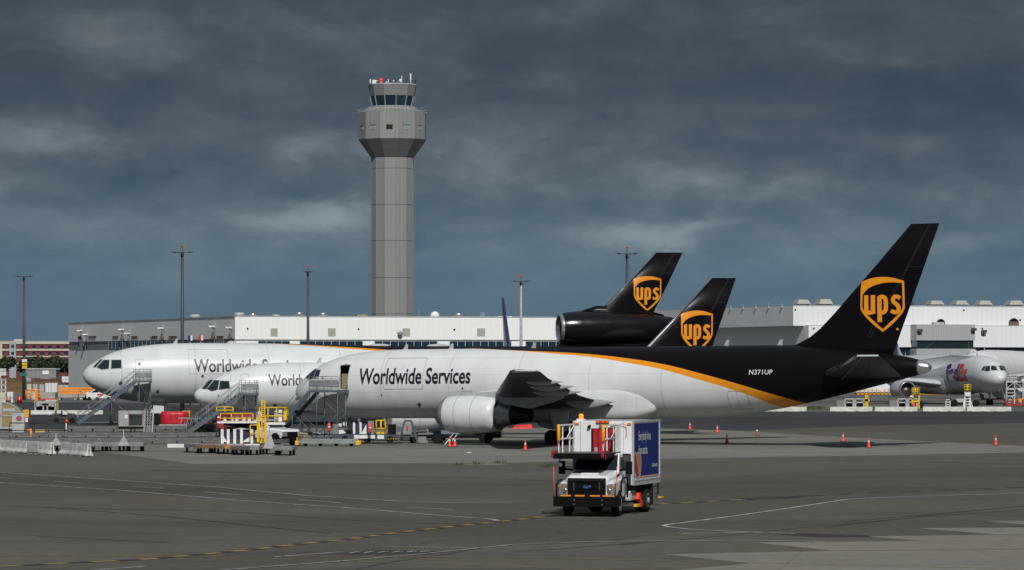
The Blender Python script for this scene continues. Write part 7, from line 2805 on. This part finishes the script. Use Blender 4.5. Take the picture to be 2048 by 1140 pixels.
    # ---- small gear scattered round the decks and under the noses
    def tug(label, px, D, mat, rz=0.0):
        x = (px - 1024) / F * D
        r = thing('baggage_tug', label, 'tug', (x, D, 0), rz, 'baggage tugs on the ramp')
        m = MB()
        m.side([(-1.2, 0.3), (-1.2, 0.95), (-0.3, 0.98), (-0.25, 0.62), (0.35, 0.62), (0.4, 1.02), (1.15, 0.92), (1.25, 0.35)], -0.6, 0.6)
        m.build('body', mat, r, 0.04)
        m = MB()
        m.box(-0.22, 0.16, -0.5, 0.5, 0.63, 0.78)
        m.box(-0.28, -0.16, -0.5, 0.5, 0.78, 1.25)
        m.build('seat', BLACK, r)
        m = MB()
        m.tube((0.42, -0.2, 0.98), (0.2, -0.2, 1.3), 0.025)
        m.lathe([(0, 0.17), (0.03, 0.17)], (0.19, -0.2, 1.3), (-0.5, 0, 0.8), 12)
        m.build('steering_wheel', BLACK, r)
        for x_ in (-0.8, 0.82):
            for y_ in (-0.55, 0.55):
                t = MB()
                wheel(t, (x_, y_, 0.28), 0.28, 0.2, (0, 1, 0), n=14)
                t.build('wheel', [RUBBER, STEEL], r)
    DKT = M('tug_dark', (0.03, 0.034, 0.04), 0.5, dirt=0.3)
    tug('dark baggage tug on the apron under the slim freighter nose', 402, 316, DKT, R(175))
    tug('dull red baggage tug left of the yellow loader under the slim freighter', 424, 322, M('dull_red', (0.30, 0.03, 0.025), 0.6), R(170))
    tug('dark baggage tug beyond the decks left of the trijet stair', 128, 380, DKT, R(5))
    # grey trestles and chocks beneath the slim freighter
    for px, D, lb in ((388, 330, 'left grey work trestle under the slim freighter nose'), (369, 334, 'right hand grey trestle beside the red pallet'), (612, 300, 'grey trestle at the foot of the nearest stair')):
        bx, X, z = frame_px(px, D)
        r = thing('work_trestle', lb, 'trestle', (bx, D, 0), R(random.uniform(-15, 15)), 'grey work trestles')
        m = MB()
        for y in (0, 0.9):
            m.bar((-0.6, y, 0), (-0.2, y, 1.15), 0.07)
            m.bar((0.6, y, 0), (0.2, y, 1.15), 0.07)
            m.bar((-0.42, y, 0.5), (0.42, y, 0.5), 0.05)
        m.box(-0.55, 0.55, -0.05, 0.95, 1.15, 1.24)
        m.build('trestle_frame', STEEL, r)
    # tow bars lying on the apron
    for p0, p1, lb in (((600, 868), (640, 872), 'pale tow bar lying beneath the nearest stair'), ((446, 893), (520, 896), 'grey tow bar lying behind the right group of dollies'), ((150, 893), (205, 893), 'dark tow bar lying behind the left group of dollies')):
        a, b = gp(*p0), gp(*p1)
        a, b = V(a[0], a[1], 0.22), V(b[0], b[1], 0.22)
        r = thing('tow_bar', lb, 'tow bar', (a.x, a.y, 0), math.atan2(b.y - a.y, b.x - a.x), 'tow bars on the apron')
        L = (b - a).length
        m = MB()
        m.tube((0.3, 0, 0.25), (L, 0, 0.22), 0.06, n=8)
        m.lathe([(0, 0.12), (0.06, 0.12)], (0.2, 0, 0.22), (0, 0, 1), 10)
        m.build('bar', LSTEEL if 'pale' in lb else MGREY, r)
        for y in (-0.3, 0.3):
            t = MB()
            wheel(t, (L * 0.6, y, 0.16), 0.16, 0.1, (0, 1, 0), n=12)
            t.build('wheel', [RUBBER, STEEL], r)
        MB().tube((L * 0.6, -0.3, 0.16), (L * 0.6, 0.3, 0.16), 0.03).build('axle', STEEL, r)
    # power cable from the power unit to the nose gear, looped on the concrete
    pts = [gp(*p) for p in ((690, 886), (716, 888.5), (748, 887.8), (780, 889), (800, 887))]
    P = arc_path(pts, 6)
    m = MB()
    m.path([(x, y, 0.04) for x, y in P], 0.035, 5)
    tag(m.build('power_cable', RUBBER), 'black power cable lying on the concrete before the yellow cage', 'cable')

    # ---- small signal cone-like posts on the decks
    bx, X, z = frame_px(133, 322.0)
    r = thing('marker_post', 'short red and white marker post on the middle roller deck', 'post', (bx, 322.0, 0), 0)
    MB().tube((0, 0, 0), (0, 0, z(843)), 0.09, n=8).build('post', WHITE, r)
    MB().lathe([(0, 0.12), (0.22, 0.12), (0.34, 0.04)], (0, 0, z(846)), (0, 0, 1), 8).build('cap', CONE, r)


def make_far_ramp():
    """equipment far behind, on the left"""
    rnd = random.Random(11)
    D = 470.0
    bx, X, z = frame_px(88, D)
    r = thing('cargo_loader', 'far cargo loader with yellow frame and red edged load at the left', 'cargo loader', (bx, D, 0), 0)
    m = MB()
    rails(m, [(X(52), 0, z(799)), (X(80), 0, z(799))], z(780) - z(799), 0.7, 0.09, (0.3, 0.6))
    m.box(X(70), X(76), -0.1, 0.3, z(803), z(780))
    m.build('yellow_frame', ORANGE, r)
    m = MB()
    for i in range(6):
        m.box(X(63), X(70), -0.1, 0.1, z(797 - 2.7 * i), z(798.4 - 2.7 * i))
    m.build('white_step', WHITE, r)
    MB().box(X(82), X(110), 0, 2.6, z(797), z(784.5)).build('load', M('load_grey', (0.36, 0.35, 0.31), 0.6, dirt=0.4), r)
    MB().box(X(81), X(111), -0.1, 2.6, z(799.5), z(797) - 0.004).build('red_base', RED, r)
    m = MB()
    m.box(X(68), X(112), 0, 2.6, z(806), z(802))
    m.bar((X(70), 0.1, z(812)), (X(110), 0.1, z(807)), 0.2)
    m.bar((X(70), 0.1, z(807)), (X(110), 0.1, z(812)), 0.2)
    for q in (69, 85, 93, 109):
        m.box(X(q), X(q) + 0.2, 0, 0.2, 0, z(806) - 0.004)
    m.build('scissor', LSTEEL, r)
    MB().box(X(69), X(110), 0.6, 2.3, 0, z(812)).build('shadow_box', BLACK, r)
    MB().box(X(113), X(117), 0, 0.3, 0, z(796)).build('control_post', M('olive_yellow', (0.30, 0.24, 0.03), 0.6), r)

    g = 'orange railed racks along the far apron'
    for a, b, lb in ((115, 155, 'left orange railed rack before the grey warehouse wall'), (159, 190, 'middle orange railed rack before the grey warehouse wall'), (194, 232, 'right orange railed rack partly behind the trijet nose')):
        D = 600.0
        bx, X, z = frame_px(a, D)
        r = thing('railed_rack', lb, 'rack', (bx, D, 0), 0, g)
        w = X(b)
        m = MB()
        for y in (0, 1.8):
            for zz in (1.15, 1.55, 1.98):
                m.box(0, w, y - 0.05, y + 0.05, zz - 0.14, zz + 0.12)
            x = 0.0
            while x <= w:
                m.box(x - 0.06, x + 0.06, y - 0.06, y + 0.06, 0.95, 2.1)
                x += 0.44
        m.build('orange_rail', ORANGE, r)
        m = MB()
        m.box(-0.2, w + 0.2, -0.3, 2.2, 0.45, 0.93)
        for x in (0.3, w - 0.3):
            m.tube((x, -0.2, 0.25), (x, 2.0, 0.25), 0.25)
        m.build('rack_base', M('rack_base_grey', (0.38, 0.37, 0.33), 0.6, dirt=0.4), r)
    # vehicles
    g = 'white vehicles along the far apron'
    PW = M('pickup_white', (0.70, 0.71, 0.71))
    t = pickup('small white pickup far off left of the trijet nose', (*gp(170, 800),), R(-62), PW, g)
    for px, py, lb in ((190, 801, 'white van far off below the trijet nose'), (206, 801, 'white van with a red mark below the trijet nose')):
        x, y = gp(px, py)
        r = thing('van', lb, 'van', (x, y, 0), R(5), g)
        m = MB()
        m.loft([[V(x_, sd, z_) for x_, z_ in ((-1.35, 0.35), (-1.35, 1.15), (-0.75, 1.30), (-0.2, 1.75), (0.9, 1.85), (1.35, 1.2), (1.4, 0.35))] for sd in (-0.75, 0.75)], 0, False)
        m.build('body', PW, r, 0.04)
        m = MB()
        m.add([(-0.62, -0.765, 1.28), (-0.18, -0.765, 1.65), (0.8, -0.765, 1.70), (1.0, -0.765, 1.28)], [(0, 1, 2, 3)])
        m.build('window', GLASS, r)
        if px == 206:
            MB().box(-0.9, 0.1, -0.775, -0.755, 0.8, 1.1).build('red_mark', RED, r)
        for q in (-0.9, 0.9):
            for y_ in (-0.66, 0.66):
                t = MB()
                wheel(t, (q, y_, 0.32), 0.32, 0.2, (0, 1, 0), n=12)
                t.build('wheel', [RUBBER, STEEL], r)
    # white crates and containers
    g = 'white boxes stacked on the far apron'
    for a, b, t_, bt, D, lb in ((91, 102, 766, 784, 560, 'left of two tall white containers before the earth bank'), (103, 114, 766, 784, 560.5, 'right of two tall white containers before the earth bank'),
                                (124, 137.5, 753, 765, 760, 'white container up on the earth bank'), (53, 62, 757, 764, 700, 'small pale box on the earth bank right of the lamp mast'),
                                (14, 26, 784, 799, 560, 'small white shed left of the far lamp mast'), (0, 11, 785, 800, 555, 'pale yellow crate at the left edge of the far apron'), (115, 137, 770, 781, 640, 'low pale container against the warehouse corner'),
                                (55, 62, 768, 781, 620, 'pale steel bin under the left yellow frame'), (66, 75, 768, 781, 622, 'pale steel bin in the middle of the row of bins'), (79, 88, 769, 781, 618, 'pale steel bin right of the row of bins')):
        bx, X, z = frame_px(a, D)
        z0 = max(0.0, z(bt) if D > 690 else 0.0)
        r = thing('white_container', lb, 'container', (bx, D, z0), 0, g)
        w, h = X(b), z(t_) - z0
        mat = M('crate_cream', (0.60, 0.55, 0.36), 0.6) if 'yellow' in lb else (WHITE if 'white' in lb else LSTEEL)
        MB().box(0, w, 0, 1.6, 0.12, h).build('shell', mat, r, 0.03)
        m = MB()
        for x in (0, w * 0.5, w):
            m.box(x - 0.05, x + 0.05, -0.05, 0.02, 0, h)
        m.box(-0.04, w + 0.04, -0.05, 1.64, 0.0, 0.115)
        m.box(0, w, -0.045, 0.0, h * 0.45, h * 0.52)
        m.build('frame', MGREY if mat is LSTEEL else LSTEEL, r)
    bx, X, z = frame_px(3, 590.0)
    r = thing('gantry', 'white open frame gantry at the left edge', 'gantry', (bx, 590.0, 0), 0)
    m = MB()
    for q in (-6, 3, 11):
        m.box(X(q) - 0.1, X(q) + 0.1, 0, 0.3, 0, z(757))
    for py in (759, 769, 779):
        m.box(X(-8), X(12.5), 0, 0.4, z(py + 1.4), z(py))
    m.box(X(-8), X(12), 0, 1.5, z(751), z(743))
    m.box(X(-8), X(11), 0, 1.5, z(742), z(737))
    m.build('frame', M('gantry_white', (0.6, 0.6, 0.57), 0.6, dirt=0.3), r)
    bx, X, z = frame_px(40, 555.0)
    for q, mat, lb in ((39, RED, 'red drum below the far left lamp mast'), (17, M('faded_pink', (0.45, 0.2, 0.18)), 'faded pink drum left of the red drum')):
        r = thing('drum', lb, 'drum', (bx + X(q), 555.0, 0), 0, 'drums on the far apron')
        MB().lathe([(0, 0.36), (0.5, 0.36), (0.52, 0.385), (0.55, 0.36), (1.0, 0.36), (1.03, 0.33)], (0, 0, 0), (0, 0, 1), 14).build('drum_body', mat, r)
    # two tall two tone pylons behind the trijet
    for px, mat, lb in ((380, PURPLE, 'two tone blue and white pylon over the trijet roof'), (401, RED, 'two tone red and white pylon over the trijet roof')):
        bx, X, z = frame_px(px, 520.0)
        r = thing('sign_pylon', lb, 'pylon', (bx, 520.0, 0), 0, 'two tone pylons behind the trijet')
        MB().box(X(px - 4), X(px + 1), 0, 0.6, z(681), z(671)).build('coloured_face', mat, r)
        MB().tube((0, 0.3, 0), (0, 0.3, z(681)), 0.12, n=8).build('pole', MGREY, r)
        MB().box(X(px + 1) + 0.003, X(px + 5), 0.02, 0.58, z(681), z(671)).build('white_face', WHITE, r)


def make_right_ramp():
    # white lifts before the grey freighter
    for a, D, lb, cage in ((1676, 492, 'left white legged lift with a yellow post under the dark tail cone', 1733), (1782, 492, 'right white legged lift with a yellow cage before the grey freighter engine', 1826)):
        bx, X, z = frame_px(a, D)
        r = thing('cargo_lift', lb, 'lift', (bx, D, 0), 0, 'white legged lifts')
        m = MB()
        for q0 in (14, 35):
            for q in (0, 17):
                m.box(X(a + q0 + q) - 0.12, X(a + q0 + q) + 0.12, 0, 0.3, 0, z(797))
            m.box(X(a + q0), X(a + q0 + 17), 0, 0.3, z(806), z(803.5))
            m.box(X(a + q0 - 1), X(a + q0 + 18), -0.1, 2.2, z(799), z(796.5))
        m.build('white_frame', LSTEEL, r)
        m = MB()
        m.box(X(a - 2), X(a + 58), 0, 2.4, z(796), z(793.5))
        m.bar((X(a + 12), 0.5, z(806)), (X(a + 52), 0.5, z(797)), 0.25)
        m.box(X(a + 10), X(a + 54), 0.6, 2.2, 0.2, z(807))
        m.build('dark_bed', DGREY, r)
        m = MB()
        m.box(X(a - 3), X(a + 12), 0, 1.2, 0, z(800))
        m.build('grey_end', MGREY, r)
        m = MB()
        q = cage
        if 'cage' in lb:
            rails(m, [(X(q - 2), -0.1, z(790)), (X(q + 12), -0.1, z(790)), (X(q + 12), 0.8, z(790))], z(776) - z(790), 0.25, 0.05, (0.25, 0.5, 0.75))
            for p_ in (q - 1, q + 12):
                m.box(X(p_) - 0.1, X(p_) + 0.1, -0.1, 0.1, 0, z(790))
            m.box(X(q - 4), X(q + 13), -0.12, 0.3, z(804), z(801))
        else:
            m.box(X(q) - 0.22, X(q) + 0.22, -0.2, 0.2, 0, z(790))
            m.box(X(q - 4), X(q + 6), -0.2, 0.3, z(803), z(798))
        m.build('yellow_part', YELLOW, r)
        if 'cage' in lb:
            MB().lathe([(0, 0.18), (0.7, 0.18), (0.85, 0.08)], (X(1827), -0.4, 0), (0, 0, 1), 10).build('extinguisher', CONE, r)
            m = MB()
            t = MB()
            wheel(t, (X(1840), 0.4, 0.55), 0.55, 0.4, (0, 1, 0))
            t.build('wheel', [RUBBER, STEEL], r)
    # yellow racks far behind
    for a, b, t_, lb in ((1712, 1790, 777, 'long yellow rack far behind the dark tail cone'), (1834, 1898, 784, 'long low yellow rack beyond the grey freighter engine')):
        D = 695.0
        bx, X, z = frame_px(a, D)
        r = thing('yellow_rack', lb, 'rack', (bx, D, 0), 0, 'yellow racks at the right')
        m = MB()
        m.box(0, X(b), 0, 0.4, z(789), z(786.5))
        x = 0.0
        i = 0
        while x < X(b):
            m.box(x, x + 0.16, 0, 0.3, 0, z(t_ if (i % 3) else 781))
            x += 0.75
            i += 1
        m.box(0, X(b) * 0.6, 0.1, 0.3, z(t_ + 4), z(t_ + 2.6))
        m.build('yellow_frame', M('rack_yellow', (0.62, 0.30, 0.01), 0.5, dirt=0.2), r)
        MB().box(0, X(b), 0.5, 2.4, 0.3, z(790)).build('rack_bed', MGREY, r)
    # maintenance stand with a yellow cage
    D = 497.0
    bx, X, z = frame_px(1935, D)
    r = thing('maintenance_stand', 'white maintenance stand with a yellow cage before the grey freighter', 'stand', (bx, D, 0), 0)
    m = MB()
    for q0, q1 in ((1929, 1932), (1941, 1938)):
        m.bar((X(q0), 0, 0), (X(q1 - (1.5 if q1 < 1935 else -1.5)), 0.3, z(784)), 0.16)
        m.bar((X(q0 - (4 if q0 < 1935 else -4)), -0.4, 0), (X(q0 + (1 if q0 < 1935 else -1)), 0.2, z(797)), 0.1)
        m.bar((X(q0), 1.4, 0), (X(q1), 0.6, z(784)), 0.12)
    for i in range(6):
        zz = z(784) * (i + 0.5) / 6
        m.box(X(1931), X(1940), -0.05, 0.3, zz - 0.05, zz + 0.05)
    m.box(X(1930), X(1941), -0.1, 0.8, z(792), z(785))
    m.build('white_frame', WHITE, r)
    m = MB()
    rails(m, [(X(1929), 0, z(784)), (X(1942), 0, z(784)), (X(1942), 0.8, z(784)), (X(1929), 0.8, z(784)), (X(1929), 0, z(784))], z(769.5) - z(784), 0.4, 0.06, (0.35, 0.7))
    m.build('yellow_cage', YELLOW, r)
    bx, X, z = frame_px(1896, D)
    r = thing('step_ladder', 'small white step ladder behind the long white barrier', 'ladder', (bx, D, 0), 0)
    m = MB()
    for q in (1892, 1900):
        m.box(X(q) - 0.06, X(q) + 0.06, 0, 0.1, 0, z(802))
    for i in range(4):
        m.box(X(1892), X(1900), -0.1, 0.2, 0.15 + i * 0.32, 0.24 + i * 0.32)
    m.build('ladder_frame', WHITE, r)
    # tractor in the shade of the freighter
    D = 512.0
    bx, X, z = frame_px(1930, D)
    r = thing('tow_tractor', 'dark tow tractor in the shade under the grey freighter', 'tractor', (bx, D, 0), 0)
    m = MB()
    m.box(X(1902), X(1962), 0, 2.0, 0.5, 1.2)
    m.box(X(1935), X(1960), 0, 2.0, 1.2, 1.7)
    m.build('body', DGREY, r, 0.05)
    m = MB()
    m.box(X(1912), X(1932), -0.03, -0.005, 0.65, 1.15)
    m.build('pale_panel', LSTEEL, r)
    for q in (1909, 1952):
        for y in (0, 2.0):
            t = MB()
            wheel(t, (X(q), y, 0.5), 0.5, 0.35, (0, 1, 0))
            t.build('wheel', [RUBBER, LSTEEL], r)
    # passenger stair at the right edge
    D = 512.0
    bx, X, z = frame_px(2012, D)
    r = thing('boarding_stair', 'white framed covered stair at the right edge beside the grey freighter nose', 'stairs', (bx, D, 0), 0)
    m = MB()
    for q in (2013, 2029, 2046, 2062):
        m.bar((X(q), 0, 0.2), (X(q), 0, z(762)), 0.15)
        m.bar((X(q), 2.0, 0.2), (X(q), 2.0, z(762)), 0.12)
    for py in (764, 777, 800):
        m.bar((X(2013), 0, z(py)), (X(2062), 0, z(py)), 0.13)
    m.bar((X(2013), 0, z(777)), (X(2029), 0, z(764)), 0.09)
    m.bar((X(2029), 0, z(764)), (X(2046), 0, z(777)), 0.09)
    m.bar((X(2046), 0, z(777)), (X(2062), 0, z(764)), 0.09)
    for i in range(5):
        m.box(X(2013), X(2029), -0.1, 0.3, z(805 - 6.5 * i) - 0.05, z(805 - 6.5 * i) + 0.05)
    m.build('white_frame', M('stair_pale', (0.46, 0.48, 0.47), 0.5, dirt=0.3), r)
    m = MB()
    rails(m, [(X(2012), 0, z(762)), (X(2036), 0, z(762))], z(745) - z(762), 0.5, 0.05, (0.3, 0.6))
    m.box(X(2012), X(2036), 0, 2, z(763.5), z(761))
    m.box(X(2014), X(2034), 0.05, 0.1, z(760), z(750))
    m.build('top_landing', LSTEEL, r)
    m = MB()
    m.bar((X(2034), 0.2, z(763)), (X(2085), 0.2, z(792)), 0.1, 0.9)
    m.bar((X(2030), 0.3, z(780)), (X(2075), 0.3, z(808)), 0.1, 0.5)
    m.build('stair_flight', M('slate_steel', (0.06, 0.075, 0.085)), r)
    MB().box(X(2033), X(2048), -0.2, -0.1, z(804), z(797)).build('yellow_panel', M('post_yellow', (0.72, 0.34, 0.012)), r)
    m = MB()
    m.box(X(2010), X(2070), -0.4, 2.2, 0.15, 0.42)
    for q in (2012, 2022, 2032, 2044):
        m.box(X(q), X(q) + 0.3, -0.5, -0.42, 0.2, 1.1)
    m.build('red_base', M('dull_red', (0.30, 0.03, 0.025), 0.6), r)
    # red floor marks / covers beyond the exhaust
    bx, X, z = frame_px(1045, 330.0)
    r = thing('red_cover', 'red engine cover lying on the apron beyond the exhaust nozzle', 'cover', (bx, 345.0, 0), 0)
    m = MB()
    m.loft([[V(-1.0, 0, 0.02), V(1.0, 0, 0.02), V(1.0, 1.6, 0.02), V(-1.0, 1.6, 0.02)], [V(-0.6, 0.3, 0.38), V(0.9, 0.3, 0.45), V(0.9, 1.2, 0.42), V(-0.5, 1.2, 0.3)]], 0, False)
    m.build('cover', RED, r, 0.05)
    # paper scrap and weeds on the joints
    x, y = gp(938, 906.5)
    tag(MB().box(x - 0.16, x + 0.18, y - 0.2, y + 0.2, 0.02, 0.06).build('paper_scrap', WHITE, None, 0.01), 'white scrap of paper lying on the pale concrete below the engine', 'litter')
    rnd = random.Random(4)
    m = MB()
    for px, py, n in ((918, 930, 40), (952, 929, 60), (998, 925.5, 40), (1103, 933, 70), (1095, 934, 40), (1632, 818, 200), (1620, 819, 160)):
        x, y = gp(px, py)
        sc = 1.0 if py > 900 else 2.2
        for i in range(n):
            a, b = x + rnd.gauss(0, 0.22) * sc, y + rnd.gauss(0, 0.5) * sc
            h = rnd.uniform(0.08, 0.26) * sc
            t = rnd.uniform(0, 6.28)
            m.add([(a - 0.03 * sc * math.cos(t), b - 0.03 * sc * math.sin(t), 0), (a + 0.03 * sc * math.cos(t), b + 0.03 * sc * math.sin(t), 0), (a + rnd.uniform(-.1, .1) * sc, b + rnd.uniform(-.1, .1) * sc, h)], [(0, 1, 2)])
    tag(m.build('weeds', M('weed_green', (0.055, 0.075, 0.02), 0.8), fix=False), 'tufts of green weeds in the apron joints', 'weeds', None, 'stuff')


make_truck()
make_all_stairs()
make_cones()
make_barriers()
make_decks()
make_dollies()
make_ramp()
make_far_ramp()
make_right_ramp()
